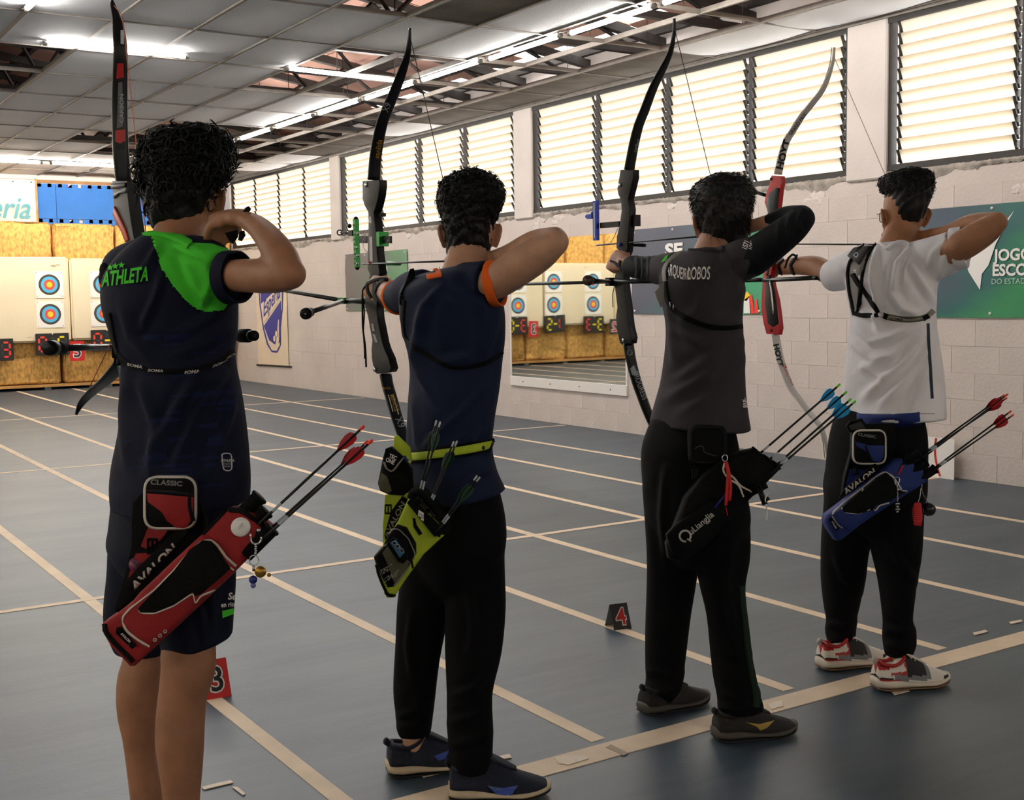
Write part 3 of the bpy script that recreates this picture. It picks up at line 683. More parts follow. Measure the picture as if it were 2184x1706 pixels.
def hsign(x, z, s, mb, mi, mo, tilt, label):
    r = empty('lane_sign', (x, YB-.22, z-.16), label, 'number sign', 'lane numbers on the straw wall'); xa, za = A(math.cos(tilt), 0, math.sin(tilt)), A(-math.sin(tilt), 0, math.cos(tilt))
    V, F = obox((x, YB-.215, z), xa*.115, YA*.003, za*.16); mk('panel', V, F, mb, r, False); outline_text(r, s, A(x, YB-.218, z), xa, za, .2, mi, mo, -YA)
hsign(4.79, .62, '5', m_sred, m_sblk, m_white, .01, 'red lane sign with a dark 5 hung beside the 0-5 score board')
hsign(1.39, .745, '3', m_sred, m_ink, m_white, .03, 'red lane sign with black 3, seen reversed at the left of the mirror')
hsign(-.68, .745, '2', m_sblk, m_sred, m_white, -.02, 'black lane sign with red 2, seen reversed at the right of the mirror')
# blue puzzle mats on the back wall
YM = WYB-.035
def puzzle(x0, x1, z0, z1, label):
    pts = [(x0, z0), (x1, z0), (x1, z1)]; n = max(2, int((x1-x0)/.145)); w = (x1-x0)/n
    for i in range(n):
        a = x1-i*w; pts += [(a-.02, z1), (a-.02-w*.28, z1), (a-.02-w*.24+.0, z1-.055), (a-.02-w*.66, z1-.055), (a-.02-w*.62, z1)]
    pts.append((x0, z1)); q = []
    for p in pts:
        if not q or abs(p[0]-q[-1][0])+abs(p[1]-q[-1][1]) > 1e-4: q.append(p)
    V2, F2 = poly2d(q); k = len(V2); V = [A(a, YM, b) for a, b in V2]+[A(a, YM+.03, b) for a, b in V2]; F = [f[::-1] for f in F2]+[[i+k for i in f] for f in F2]+[[i, (i+1) % k, (i+1) % k+k, i+k] for i in range(k)]
    mk('puzzle_mat', V, F, m_mat, None, False, label=label, cat='mat', group='blue puzzle mats on the back wall')
xs = [7.58, 6.62, 5.66, 4.70, 3.74, 2.78, 1.8]
for k in range(6):
    nm = ['touching the right wall', 'second from the right wall', 'behind the left bow', 'beside the white banner', 'behind the white banner', 'left of the white banner'][k]
    puzzle(xs[k+1]+.004, xs[k]-.004, 2.79, 3.36, 'upper blue puzzle mat %s' % nm); puzzle(xs[k+1]+.004, xs[k]-.004, 2.12, 2.783, 'lower blue puzzle mat %s, mostly behind the straw' % nm)
m_ban = mat('vinyl_cream', (232, 214, 192), .35, noise=(3, .05), bump=(5, .6)); m_teal = mat('print_teal', (84, 152, 168), .5)
def sheet(o, xa, ya, w, h, n, amp, seed, nu=24, nv=14):
    """a slightly wavy hanging sheet with thickness"""
    r = np.random.default_rng(seed); V = []; F = []; f = r.uniform(3, 9, (4, 2)); ph = r.uniform(0, 6, 4)
    for l in (0, 1):
        for j in range(nv+1):
            for i in range(nu+1):
                s, t = i/nu, j/nv; d = sum(math.sin(f[k][0]*s*2+f[k][1]*t*2+ph[k]) for k in range(4))*amp/4; V.append(o+xa*w*s+ya*h*t+n*(amp+.002+d-l*.003))
    N = (nu+1)*(nv+1)
    for j in range(nv):
        for i in range(nu): q = [j*(nu+1)+i, j*(nu+1)+i+1, (j+1)*(nu+1)+i+1, (j+1)*(nu+1)+i]; F.append(q); F.append([k+N for k in q[::-1]])
    return V, F
bo = on(81, 478, 1, YM-.02); bt = on(81, 384, 1, YM-.02)
r = empty('wall_banner', bo, 'cream vinyl banner with teal script letters on the blue mats', 'banner')
V, F = sheet(A(bo[0]-2.4, YM-.02, bo[2]), XA, ZA, 2.4, bt[2]-bo[2], -YA, .012, 3); bn = mk('vinyl', V, F, m_ban, r)
V, F = box((bo[0]-.02, YM-.06, bo[2]-.03), (bo[0]+.005, YM-.02, bt[2]+.02)); mk('side_pole', V, F, m_wood, r, False)
V, F = text2d('Pizzeria', .012, .3, .86); V = V*A(.34, .34); V[:, 0] -= V[:, 0].max(); mk('lettering', *on_plane(V, F, A(bo[0]-.11, YM-.052, bo[2]+.09), XA, ZA), m_teal, r, False)
g = G()
for i in range(8):
    for zz in (bo[2]+.03, bt[2]-.04): V, F = ball(A(bo[0]-.08-.28*i, YM-.047, zz), .012, 7, 4); g.add(V, F)
o = g.build('eyelet', m_ink, r); o['kind'] = 'stuff'
V, F = box((2.0, WYB-.03, 3.37), (WX, WYB, 3.42)); mk('trim_back', V, F, mat('trim_ochre', (160, 122, 84), .8, noise=(6, .2)), None, False, kind='structure')

# ================================================================== THINGS ON THE RIGHT WALL
m_mirror = mat('mirror_glass', (236, 240, 236), .02, metal=1.0, spec=.5)
r = empty('wall_mirror', (WX-.03, 10.58, .37), 'large unframed mirror on the white block wall reflecting the targets', 'mirror')
mz0, mz1, my0, my1 = .375, 2.02, 9.53, 11.66
V, F = cbox((WX-.016, my0, mz0+.10), (WX-.006, my1, mz1), .002); mk('glass', V, F, m_mirror, r, False)
V, F = cbox((WX-.03, my0-.01, mz0), (WX-.006, my1+.01, mz0+.11), .004); mk('bottom_strip', V, F, mat('white_strip', (232, 228, 222), .5), r, False)
for y in (my0, my1): V, F = cbox((WX-.022, y-.012, mz0+.1), (WX-.006, y+.012, mz1), .003); mk('side_strip', V, F, mat('white_strip', (232, 228, 222), .5), r, False)
g = G()
for k in range(4): V, F = ball(A(WX-.03, my0+.25+k*.54, mz0+.055), .008, 6, 4); g.add(V, F)
o = g.build('screw', m_blk, r); o['kind'] = 'stuff'
def banner_mat(name, c0, c1, c2, scale, rot, span=(.95, -.95)):
    m = bpy.data.materials.new(name); m.use_nodes = True; nt = m.node_tree; b = nt.nodes['Principled BSDF']; L = nt.links.new
    tc = nt.nodes.new('ShaderNodeTexCoord'); mp = nt.nodes.new('ShaderNodeMapping'); mp.inputs['Rotation'].default_value = rot; mp.inputs['Scale'].default_value = (.1, 1, 3.2)
    n = nt.nodes.new('ShaderNodeTexNoise'); n.inputs['Scale'].default_value = scale; n.inputs['Detail'].default_value = 2; r = nt.nodes.new('ShaderNodeValToRGB')
    r.color_ramp.elements.new(.5)
    for e, (p, c) in zip(r.color_ramp.elements, ((.15, c0), (.5, c1), (.85, c2))): e.position = p; e.color = (*lin(c), 1)
    sp = nt.nodes.new('ShaderNodeSeparateXYZ'); L(tc.outputs['Object'], sp.inputs[0]); mr = nt.nodes.new('ShaderNodeMapRange'); mr.inputs[1].default_value = span[0]; mr.inputs[2].default_value = span[1]; L(sp.outputs[1], mr.inputs[0])
    m2 = nt.nodes.new('ShaderNodeMath'); m2.operation = 'MULTIPLY_ADD'; m2.inputs[1].default_value = .9; L(n.outputs['Fac'], m2.inputs[0]); m3 = nt.nodes.new('ShaderNodeMath'); m3.operation = 'SUBTRACT'; m3.inputs[1].default_value = .45; zz = nt.nodes.new('ShaderNodeMath'); zz.operation = 'MULTIPLY_ADD'; zz.inputs[1].default_value = -.55; L(sp.outputs[2], zz.inputs[0]); zz2 = nt.nodes.new('ShaderNodeMath'); zz2.operation = 'ADD'; zz2.inputs[1].default_value = .22; L(mr.outputs[0], zz2.inputs[0]); L(zz2.outputs[0], zz.inputs[2]); L(zz.outputs[0], m3.inputs[0]); L(m3.outputs[0], m2.inputs[2])
    L(tc.outputs['Object'], mp.inputs[0]); L(mp.outputs[0], n.inputs['Vector']); L(m2.outputs[0], r.inputs[0]); L(r.outputs[0], b.inputs['Base Color']); b.inputs['Roughness'].default_value = .45; return m
NX = A(-1, 0, 0)
def wall_sheet(name, y_left, y_right, z0, z1, m, label, seed, amp=.006):
    r = empty(name, (WX-.02, (y_left+y_right)/2, z0), label, 'banner')
    V, F = sheet(A(WX-.008, y_left, z0), -YA, ZA, y_left-y_right, z1-z0, NX, amp, seed, 30, 14); s = mk('vinyl', V, F, m, r)
    g = G(); n = max(2, int((y_left-y_right)/.6))
    for i in range(n+1):
        for z in (z0+.03, z1-.03): V, F = ball(A(WX-.02, y_left-.05-(y_left-y_right-.1)*i/n, z), .012, 7, 4); g.add(V, F)
    o = g.build('eyelet', m_white, r); o['kind'] = 'stuff'
    return r
def wtext(r, s, u, v, hpx, mm, bold=.02, sx=1., shear=0, name='lettering', off=.0225):
    """letters printed on a wall banner; u,v = where their lower left corner stands on the wall"""
    o = on(u, v, 0, WX); t = on(u, v-hpx, 0, WX); V, F = text2d(s, bold, shear, sx); h = t[2]-o[2]
    return mk(name, *on_plane(V*h, F, o, -YA, ZA, NX*off), mm, r, False)
def wpoly(r, pts, mm, name='emblem', off=.0215):
    V2, F2 = poly2d(pts); V = [on(u, v, 0, WX)+NX*off for u, v in V2]; return mk(name, V, F2, mm, r, False)
gm1 = banner_mat('banner_green_a', (66, 82, 98), (34, 98, 94), (44, 138, 84), 1.3, (.62, 0, 0), (1.33, .1)); gm2 = banner_mat('banner_green_b', (84, 88, 102), (70, 98, 104), (66, 160, 116), 1.6, (.9, 0, 0)); gm3 = banner_mat('banner_green_c', (110, 104, 104), (98, 120, 106), (84, 142, 100), 1.2, (1.2, 0, 0))
r4 = wall_sheet('sports_banner', 6.06, 3.4, 1.19, 1.995, gm1, 'green and teal banner with a white tick beside the white-shirted archer', 4)
wtext(r4, 'JOGOS', 2122, 556, 23.5, m_white, .03); wtext(r4, 'ESCOLARES', 2121, 588, 23.5, m_white, .03); wtext(r4, 'DO ESTADO', 2119, 606, 11.5, mat('print_pale', (176, 206, 198), .6), 0.0, 1.02)
wpoly(r4, [(2057, 543), (2073, 557), (2082, 520), (2094, 520), (2098, 533), (2115, 518), (2138, 494), (2150, 470), (2167, 449), (2150, 478), (2128, 520), (2112, 566), (2098, 584), (2094, 618), (2070, 580)], m_white, 'tick_mark')
r3 = wall_sheet('sports_banner', 9.44, 7.62, 1.205, 2.035, gm2, 'grey-green banner on the block wall behind the archer in black', 6)
wtext(r3, 'SE', 1422, 548, 27, m_white, .045, 1.5); wpoly(r3, [(1589, 624), (1598, 622), (1604, 630), (1596, 642), (1589, 640)], m_ty, 'yellow_patch'); 
wpoly(r3, [(1590, 640), (1601, 632), (1606, 668), (1590, 668)], m_white, 'white_patch'); wpoly(r3, [(1601, 632), (1607, 627), (1613, 668), (1604, 670)], m_sr, 'red_patch'); wpoly(r3, [(1613, 640), (1618, 637), (1622, 668), (1613, 668)], m_sr, 'red_patch')
r2 = wall_sheet('sports_banner', 16.04, 14.14, 1.225, 2.04, gm3, 'faded grey to green banner on the wall behind the second bow grip', 8)
wtext(r2, 'esp', 815, 580, 16, m_white, .04); wtext(r2, 'grupo', 818, 596, 9, m_white, .0)
# hanging club pennant near the corner
ban = mat('pennant_cream', (226, 208, 184), .6, noise=(4, .05)); violet = mat('print_violet', (56, 56, 142), .55)
r1 = empty('hanging_pennant', (WX-.04, 18.9, .3), 'tall cream pennant with a violet shield emblem beside the far corner', 'banner')
V, F = sheet(on(553, 777, 0, WX)*A(1, 1, 1)+NX*.012, -YA, ZA, on(553, 777, 0, WX)[1]-on(618, 780, 0, WX)[1], 1.35, NX, .004, 11, 10, 12); mk('cloth', V, F, ban, r1)
a, b = on(548, 778, 0, WX-.02), on(621, 782, 0, WX-.02); V, F = cyl(a, b, .014, 10); mk('bottom_bar', V, F, m_blk, r1)
a, b = on(551, 560, 0, WX-.02), on(613, 552, 0, WX-.02); V, F = cyl(a, b, .014, 10); mk('top_bar', V, F, m_blk, r1)
wpoly(r1, [(553, 600), (607, 588), (606, 660), (601, 700), (602, 735), (594, 752), (582, 751), (572, 735), (563, 700), (556, 650)], violet, 'shield_outline', .022)
wpoly(r1, [(556, 602), (605, 592), (604, 660), (598, 676), (598, 712), (600, 735), (593, 748), (583, 747), (575, 732), (566, 698), (559, 650)], ban, 'shield_field', .0245)
wpoly(r1, [(558, 603), (604, 593), (604, 614), (560, 650)], violet, 'shield_top', .027); wpoly(r1, [(566, 695), (603, 640), (603, 675), (596, 683), (594, 712), (590, 735), (577, 725)], violet, 'shield_lower', .027)
wpoly(r1, [(560, 648), (604, 608), (604, 634), (565, 690)], ban, 'shield_band', .030)
o_ = on(566, 676, 0, WX); e_ = on(602, 632, 0, WX); xa = nrm(e_-o_); V, F = text2d('Esperia', .015, .2, .8); k = np.linalg.norm(e_-o_)/V[:, 0].max(); mk('lettering', *on_plane(V*A(k, k*1.0), F, o_, xa, ZA, NX*.033), violet, r1, False)
for p in ((594, 712), (597, 724), (590, 722)):
    c = on(*p, 0, WX)+NX*.036; V, F = tube([c, c+NX*.003], .05, 16); mk('ball_mark', V, F, ban, r1, False)
# wind / distance markers on the floor at the wall
def small_sign(u, v, w, h, label, red):
    o = on(u, v, 2, 0); o[2] = .0; o[0] = min(o[0], WX-.02); r = empty('distance_marker', o, label, 'sign'); V, F = obox(o+A(-.01, 0, h/2), XA*.003, YA*w/2, ZA*h/2); mk('panel', V, F, m_white, r, False)
    g = G(); pts = [o+A(-.0145, -w*.12+.06*math.sin(t*2.2)*w*3, h*t) for t in np.linspace(.05, .98, 8)]; g.add(*tube(pts, .008, 5)); g.build('red_curve', m_sred, r)
    return r, o
sg, so = small_sign(2000, 1018, .30, .30, 'small white marker card with a red curve on the floor by the right wall', 1)
sg2, so2 = small_sign(511, 808, .26, .26, 'small white marker card at the far corner behind the left archer', 1)
V, F = text2d('30m', .02); mk('lettering', *on_plane(V*.09, F, so2+A(-.0145, .1, .08), -YA, ZA), m_ink, sg2, False)
# lane number tents on the floor
def tent(uL, vL, uR, vR, hgt, s, mb, mi, mo, label):
    a, b = on(uL, vL, 2, 0), on(uR, vR, 2, 0); c = (a+b)/2; xa = nrm(b-a); w = np.linalg.norm(b-a); ya = nrm(np.cross(ZA, xa)); dp = hgt*.42
    r = empty('number_tent', c+ya*dp, label, 'number sign', 'lane number tents on the floor'); topc = c+ya*dp+ZA*hgt
    for nm, base in (('front_panel', c), ('back_panel', c+ya*2*dp)):
        up = nrm(topc-base); n = np.cross(xa, up); n = n if nm == 'front_panel' else -n
        L = np.linalg.norm(topc-base); V, F = obox((base+topc)/2, xa*w/2, up*L/2, n*.0015); mk(nm, V, F, mb if nm == 'front_panel' else mat('tent_grey', (112, 118, 126), .6), r, False)
        if nm == 'front_panel': outline_text(r, s, base+up*L*.5+n*.0015, xa, up, L*.62, mi, mo, n)
tent(1310, 1345, 1347, 1340, .10, '4', m_sblk, m_sred, m_white, 'black folded number tent with red 4 on the blue floor')
tent(440, 1494, 494, 1484, .125, '3', m_sred, m_ink, m_white, 'red folded number tent with black 3 beside a bare calf')
# ================================================================== ARCHERS
HY = math.radians(31.0)                                   # the way the heads look
def ring_px(row, d, wide=.0, rho=1.45, n=40, e=2.25):
    """horizontal body section whose outline spans two photo points, long axis along the shoulder line"""
    (uL, vL), (uR, vR) = row; L, R = P(uL, vL, d), P(uR, vR, d); c = (L+R)/2; w = np.linalg.norm((R-L)[:2])/2
    mid = ray((uL+uR)/2, 853); f = nrm(mid*A(1, 1, 0)); r = A(f[1], -f[0], 0)
    a1 = A(math.sin(wide), math.cos(wide), 0); a2 = A(math.cos(wide), -math.sin(wide), 0)
    b = w/math.sqrt((rho*(a1@r))**2+(a2@r)**2)
    q = ring(A(0, 0, 0), a1*b*rho, a2*b, n, e); q *= w/np.abs(q@r).max(); t = (q@r)/w
    q = q+c; q[:, 2] += t*(R[2]-L[2])/2; return q
def body_rows(rows, d, wide=0., rho=1.45, sub=5, e=2.25, rhos=None):
    d = d if hasattr(d, '__len__') else [d]*len(rows)
    return loft(catm([ring_px(r, dd, wide, rho if rhos is None else rhos[i], 40, e) for i, (r, dd) in enumerate(zip(rows, d))], sub))
def arm(pts, n=20, sub=5, flat=1.0, thin=False):
    """pts: u, v, depth, half width in px"""
    c = [P(u, v, d) for u, v, d, w in pts]; r = [w*d/FPX*(1. if not thin else (.62, .74, .9)[i] if i < 3 else 1.) for i, (u, v, d, w) in enumerate(pts)]; V, F = tube(c, r, n, sub, flat=flat)
    e0, e1 = ball(c[0], r[0]*.98, 12, 8), ball(c[-1], r[-1]*.98, 12, 8); k = len(V); V = np.concatenate([V, e0[0], e1[0]]); F = F+[[i+k for i in f] for f in e0[1]]+[[i+k+len(e0[0]) for i in f] for f in e1[1]]; return V, F
def hand(wrist, fwd, thumb, curl=(35, 55, 35), s=1.0, spread=.0, tcurl=20):
    f = nrm(fwd); t = nrm(np.asarray(thumb)-f*(f@thumb)); return f, t
def hand_parts(wrist, fwd, thumb, back, curl=(35, 55, 35), s=1.0, tout=.75, tcurl=18, tdown=.35):
    wrist = np.asarray(wrist, float); f = nrm(fwd); t = np.asarray(thumb, float); t = nrm(t-f*(f@t)); b = np.cross(f, t); b = b if b@np.asarray(back) > 0 else -b
    parts = [loft(catm([ring(wrist-f*.02*s, t*.026*s, b*.019*s, 14, 2.4), ring(wrist+f*.012*s, t*.030*s, b*.019*s, 14, 2.4), ring(wrist+f*.045*s+t*.002, t*.040*s, b*.018*s, 14, 2.6), ring(wrist+f*.078*s, t*.041*s, b*.0145*s, 14, 2.8), ring(wrist+f*.095*s-b*.003, t*.036*s, b*.010*s, 14, 2.8)], 3))]
    for k, (o, ds, ln) in enumerate(((.030, .084, .074), (.0102, .090, .082), (-.0102, .087, .076), (-.0295, .079, .060))):
        p = wrist+f*(ds-.012)*s+t*o*s; q = [p, p+f*.016*s]; a = 0.; dr = f+t*o*1.2
        for j, fr in enumerate((.46, .30, .24)):
            a += math.radians(curl[j]+(k-1.5)*3); q.append(q[-1]+(nrm(f+t*o*1.5)*math.cos(a)-b*math.sin(a))*ln*fr*s)
        parts.append(tube(q, np.array([.0105, .0100, .0092, .0084, .0066])*s*(1 if k < 3 else .88), 10, 3))
        parts.append(ball(q[1], .0108*s, 8, 6))
    p = wrist+f*.022*s+t*.024*s-b*.006*s; d1 = nrm(f*(1-tout*.45)+t*tout-b*tdown*.5); d2 = nrm(f*(1-tout*.2)+t*tout*.45-b*(tdown+math.sin(math.radians(tcurl)))); d3 = nrm(f+t*tout*.1-b*(tdown+math.sin(math.radians(tcurl*1.7))))
    q = [p, p+d1*.036*s, p+d1*.036*s+d2*.030*s, p+d1*.036*s+d2*.030*s+d3*.024*s]; parts.append(tube(q, np.array([.0150, .0125, .0108, .0082])*s, 10, 4))
    return parts
def head_parts(c, yaw, tilt=0., s=1.0):
    f = A(math.sin(yaw), math.cos(yaw), 0); r = A(math.cos(yaw), -math.sin(yaw), 0); u = ZA*math.cos(tilt)+r*math.sin(tilt); r = r*math.cos(tilt)-ZA*math.sin(tilt)
    L = lambda x, y, z: c+(r*x+f*y+u*z)*s
    R = [(-.121, .020, .066, .018), (-.112, .036, .056, .034), (-.095, .049, .042, .050), (-.068, .058, .028, .066), (-.035, .066, .014, .084), (0, .0715, .003, .094), (.035, .0755, 0, .097), (.07, .0735, -.004, .095), (.10, .063, -.008, .083), (.122, .044, -.012, .060), (.134, .018, -.013, .024)]
    parts = [loft(catm([ring(L(0, yc, z), r*a*s, f*b*s, 26, 2.15) for z, a, yc, b in R], 3), dome=.002)]
    parts.append(tube([L(0, .088, .022), L(0, .100, .0), L(0, .116, -.026), L(0, .096, -.040)], np.array([.009, .0105, .0145, .011])*s, 12, 3))
    for sx in (-1, 1):
        parts.append(ball(L(sx*.010, .103, -.031), .0105*s, 8, 6)); parts.append(ball(L(sx*.034, .070, -.012), A(.026, .022, .022)*s, 10, 7))     # nostril wing, cheek
        parts.append(tube([L(sx*.012, .090, .027), L(sx*.035, .087, .031), L(sx*.055, .070, .024)], np.array([.009, .010, .008])*s, 8, 2))       # brow ridge
        # ear: rim, bowl and lobe
        e0 = L(sx*.072, -.004, -.006); o = nrm(r*sx*.78-f*.62); k = nrm(f*.55+r*sx*.25)
        rim = [e0+(k*.010+u*-.030)*s+o*.006*s, e0+(o*.020+u*-.018-k*.004)*s, e0+(o*.031+u*.004-k*.006)*s, e0+(o*.031+u*.024-k*.002)*s, e0+(o*.018+u*.035+k*.008)*s, e0+(k*.018+u*.020+o*.004)*s]
        parts.append(tube(rim, np.array([.0062, .0058, .0054, .0054, .0054, .005])*s, 8, 4)); parts.append(loft([ring(e0+o*x*s+u*z*s, k*a*s, u*h*s, 12) for x, z, a, h in ((-.006, 0, .012, .022), (.008, .001, .009, .027), (.020, .004, .006, .025), (.028, .006, .003, .018))]))
        parts.append(ball(e0+(k*.006+u*-.030+o*.005)*s, A(.008, .008, .010)*s, 8, 6))
    for z, w_, h in ((-.070, .023, .0055), (-.081, .020, .0065)): parts.append(tube([L(-w_, .080, z), L(0, .096, z), L(w_, .080, z)], np.array([.004, h, .004])*s, 8, 3))
    parts.append(ball(L(0, .084, -.112), A(.016, .014, .013)*s, 9, 6))
    return parts, (f, r, u, L)
def strands(anchor, normal, n, length, rad, curl, tight, down, seed, seg=9, sides=3, dens=None):
    """many small curling locks as thin tubes growing from points on the hair mass"""
    rg = np.random.default_rng(seed); V = []; F = []; base = 0; idx = rg.choice(len(anchor), n, p=dens)
    for i in idx:
        p = anchor[i]+rg.normal(0, .002, 3); nn = normal[i]; t = np.cross(nn, rg.normal(size=3)); t = nrm(t); t2 = np.cross(nn, t); L = length*rg.uniform(.5, 1.35); r0 = rad*rg.uniform(.6, 1.3); ph = rg.uniform(0, 6.28); sg = rg.choice((-1, 1))
        s = np.linspace(0, 1, seg); a = ph+sg*tight*s*2*np.pi; amp = curl*rg.uniform(.6, 1.3)
        path = p-nn*.003+np.outer(s*L*.55, nn)+np.outer(s*s*L*.8, t)*rg.uniform(.2, 1)+np.outer(np.cos(a)*amp-math.cos(ph)*amp, t2)+np.outer(np.sin(a)*amp-math.sin(ph)*amp, t)+np.outer(-down*L*s*s, ZA)
        T = np.gradient(path, axis=0); T /= np.linalg.norm(T, axis=1)[:, None]; b1 = np.cross(T, nn+.01); b1 /= np.maximum(np.linalg.norm(b1, axis=1), 1e-6)[:, None]; b2 = np.cross(T, b1); rr = r0*np.sqrt(np.clip(1.02-s, 0, 1))
        q = np.stack([path+(b1*math.cos(2*np.pi*k/sides)+b2*math.sin(2*np.pi*k/sides))*rr[:, None] for k in range(sides)], 1).reshape(-1, 3); V.append(q)
        for j in range(seg-1):
            for k in range(sides): k2 = (k+1) % sides; F.append([base+j*sides+k, base+j*sides+k2, base+(j+1)*sides+k2, base+(j+1)*sides+k])
        base += seg*sides
    return np.concatenate(V), F
def hair_rows(rows, d, yaw, front, back, n=44, ins=0.):
    """hair mass from photo outline rows (uL, uR, v); front/back = reach along the look direction"""
    f = A(math.sin(yaw), math.cos(yaw), 0); out = []
    for (uL, uR, v), bf, bb in zip(rows, front, back):
        L, R = P(uL+ins, v, d), P(uR-ins, v, d); c = (L+R)/2; a = np.linalg.norm(R-L)/2; r = nrm((R-L)*A(1, 1, 0)); f2 = A(-r[1], r[0], 0)
        t = np.linspace(0, 2*np.pi, n, endpoint=False); fq = (np.abs(np.cos(t))**2.5+np.abs(np.sin(t))**2.5)**(-1/2.5); st = np.sin(t)*fq; y = np.where(st > 0, st*bf, st*(bb+.010)); out.append(c+np.outer(np.cos(t)*fq*a, r)+np.outer(y, f2))
    return loft(catm(out, 4), dome=.004)
def in_poly(q, poly):
    poly = np.asarray(poly, float); x, y = q[:, 0], q[:, 1]; ins = np.zeros(len(q), bool); j = len(poly)-1
    for i in range(len(poly)):
        xi, yi = poly[i]; xj, yj = poly[j]; c = ((yi > y) != (yj > y)) & (x < (xj-xi)*(y-yi)/(yj-yi+1e-12)+xi); ins ^= c; j = i
    return ins
def skin_mat(name, col):
    m = mat(name, col, .55, noise=(22, .13), bump=(160, .12), spec=.4); b = m.node_tree.nodes['Principled BSDF']
    b.inputs['Subsurface Weight'].default_value = .12; b.inputs['Subsurface Radius'].default_value = (.9, .35, .2); b.inputs['Subsurface Scale'].default_value = .006; return m
m_hair = mat('hair_black', (11, 9, 8), .5, spec=.3); m_eye = mat('eye_white', (228, 222, 216), .2); m_iris = mat('iris_brown', (46, 28, 18), .2)
def cloth(name, col, rough=.8, weave=420): return mat(name, col, rough, noise=(5, .10), bump=(weave, .10), sheen=0, spec=.18)
def shoe(parent, name, heel, toe, mats, w=.052, h=.105, sole=.034, seed=0, coll=.5, high=.0):
    """running shoe from heel and toe ground points; upper, midsole, outsole, tongue, laces, collar"""
    heel, toe = np.asarray(heel, float)*A(1, 1, 0), np.asarray(toe, float)*A(1, 1, 0); L = np.linalg.norm(toe-heel); x = nrm(toe-heel); y = A(-x[1], x[0], 0); Q = lambda a, b, c: heel+x*a*L+y*b+ZA*c
    wid = [(0, .60), (.05, .80), (.15, .92), (.3, .86), (.45, .84), (.6, .97), (.72, 1.02), (.84, .93), (.93, .72), (.985, .42), (1.0, .2)]
    bow = lambda a: -.006*math.sin(a*math.pi)   # slight inward curve
    def sec(a, k, z0, z1, bulge, n=20, e=3.2):
        t = np.linspace(0, 2*np.pi, n, endpoint=False); ct, st = np.cos(t), np.sin(t); fq = (np.abs(ct)**e+np.abs(st)**e)**(-1/e)
        return np.array([Q(a, bow(a)+c*k*w*(1+bulge*(1-abs(s))), (z0+z1)/2+s*(z1-z0)/2) for c, s in zip(ct*fq, st*fq)])
    up = lambda a: .006*max(0, (a-.72)/.28)**2*2.2+.004*max(0, (.08-a)/.08)      # toe spring
    R1 = [sec(a, k*1.04, .004+up(a), .012+up(a), 0) for a, k in wid]; r = empty(name, Q(.5, 0, 0)) if parent is None else parent
    V, F = loft(catm(R1, 2)); mk('outsole', V, F, mats['out'], r)
    st = lambda a: sole*(1.15-.45*a)+.004*math.sin(a*9)
    R2 = [sec(a, k*1.03*(1+.03*math.sin(a*20+seed)), .010+up(a), st(a)+up(a), .06) for a, k in wid]; V, F = loft(catm(R2, 3)); mk('midsole', V, F, mats['mid'], r)
    prof = [(0.012, .60, .78), (.04, .72, .86), (.12, .80, .80), (.24, .74, .78), (.36, .74, .97), (.48, .80, .95), (.58, .88, .80), (.70, .94, .62), (.82, .90, .50), (.92, .70, .40), (.975, .44, .30), (.99, .2, .22)]
    def usec(a, k, hh, n=28):
        z0 = st(a)-.006+up(a); z1 = h*hh; t = np.linspace(0, 2*np.pi, n, endpoint=False); out = []
        for q in t:
            c, s = math.cos(q), math.sin(q); zz = z0+(z1-z0)*max(0, s)**.85 if s > 0 else z0; ww = k*w*(abs(c)**.62)*np.sign(c)*(1-.34*max(0, s)**2.2*(1 if a < .62 else .5)); out.append(Q(a, bow(a)+ww, zz))
        return np.array(out)
    V, F = loft(catm([usec(a, k, hh, 28 if not isinstance(mats['up'], list) else 72) for a, k, hh in prof], 4 if not isinstance(mats['up'], list) else 9)); fm = None
    ups = mats['up'] if isinstance(mats['up'], list) else [mats['up']]
    if len(ups) > 1:
        fm = []
        for f in F:
            c = V[list(f)].mean(0)-heel; a = (c@x)/L; b = (c@y)/w; z = c[2]; fm.append(mats['paint'](a, b, z))
    u = mk('upper', V, F, ups, r, fm=fm)
    # ankle opening lining, tongue, laces, pull tab
    oc = [Q(.12, .0, h*.80), Q(.06, .020, h*.84), Q(.10, .028, h*.80), Q(.22, .030, h*.76), Q(.34, .026, h*.92), Q(.38, 0, h*1.02), Q(.34, -.026, h*.92), Q(.22, -.030, h*.76), Q(.10, -.028, h*.80), Q(.06, -.020, h*.84)]
    V, F = tube(oc[1:6], .0065, 8, 4); mk('collar', V, F, mats.get('collar', ups[0]), r); V, F = tube(oc[5:]+[oc[1]], .0065, 8, 4); mk('collar', V, F, mats.get('collar', ups[0]), r)
    V, F = loft(catm([ring(Q(.37, 0, h*1.08), y*.020, nrm(x+ZA*.4)*.006, 14, 3), ring(Q(.44, 0, h*.99), y*.024, nrm(x*.6+ZA)*.006, 14, 3), ring(Q(.56, 0, h*.83), y*.024, nrm(x*.4+ZA)*.005, 14, 3), ring(Q(.66, 0, h*.69), y*.016, nrm(x*.4+ZA)*.004, 14, 3)], 3)); mk('tongue', V, F, mats.get('tongue', ups[0]), r)
    for k in range(5):
        a = .43+.052*k; z = h*(1.03-.085*k*1.15); V, F = tube([Q(a+.01, -.027, z-.012), Q(a, -.012, z+.001), Q(a-.006, .0, z+.004), Q(a, .012, z+.001), Q(a+.01, .027, z-.012)], .0032, 6, 3); mk('lace', V, F, mats.get('lace', mats['mid']), r)
    V, F = tube([Q(.02, 0, h*.80), Q(-.015, 0, h*.88), Q(.0, 0, h*.96), Q(.03, 0, h*.86)], [.005, .006, .006, .004], 8, 3, flat=1.6); mk('pull_tab', V, F, mats.get('tab', ups[0]), r)
    return u, Q
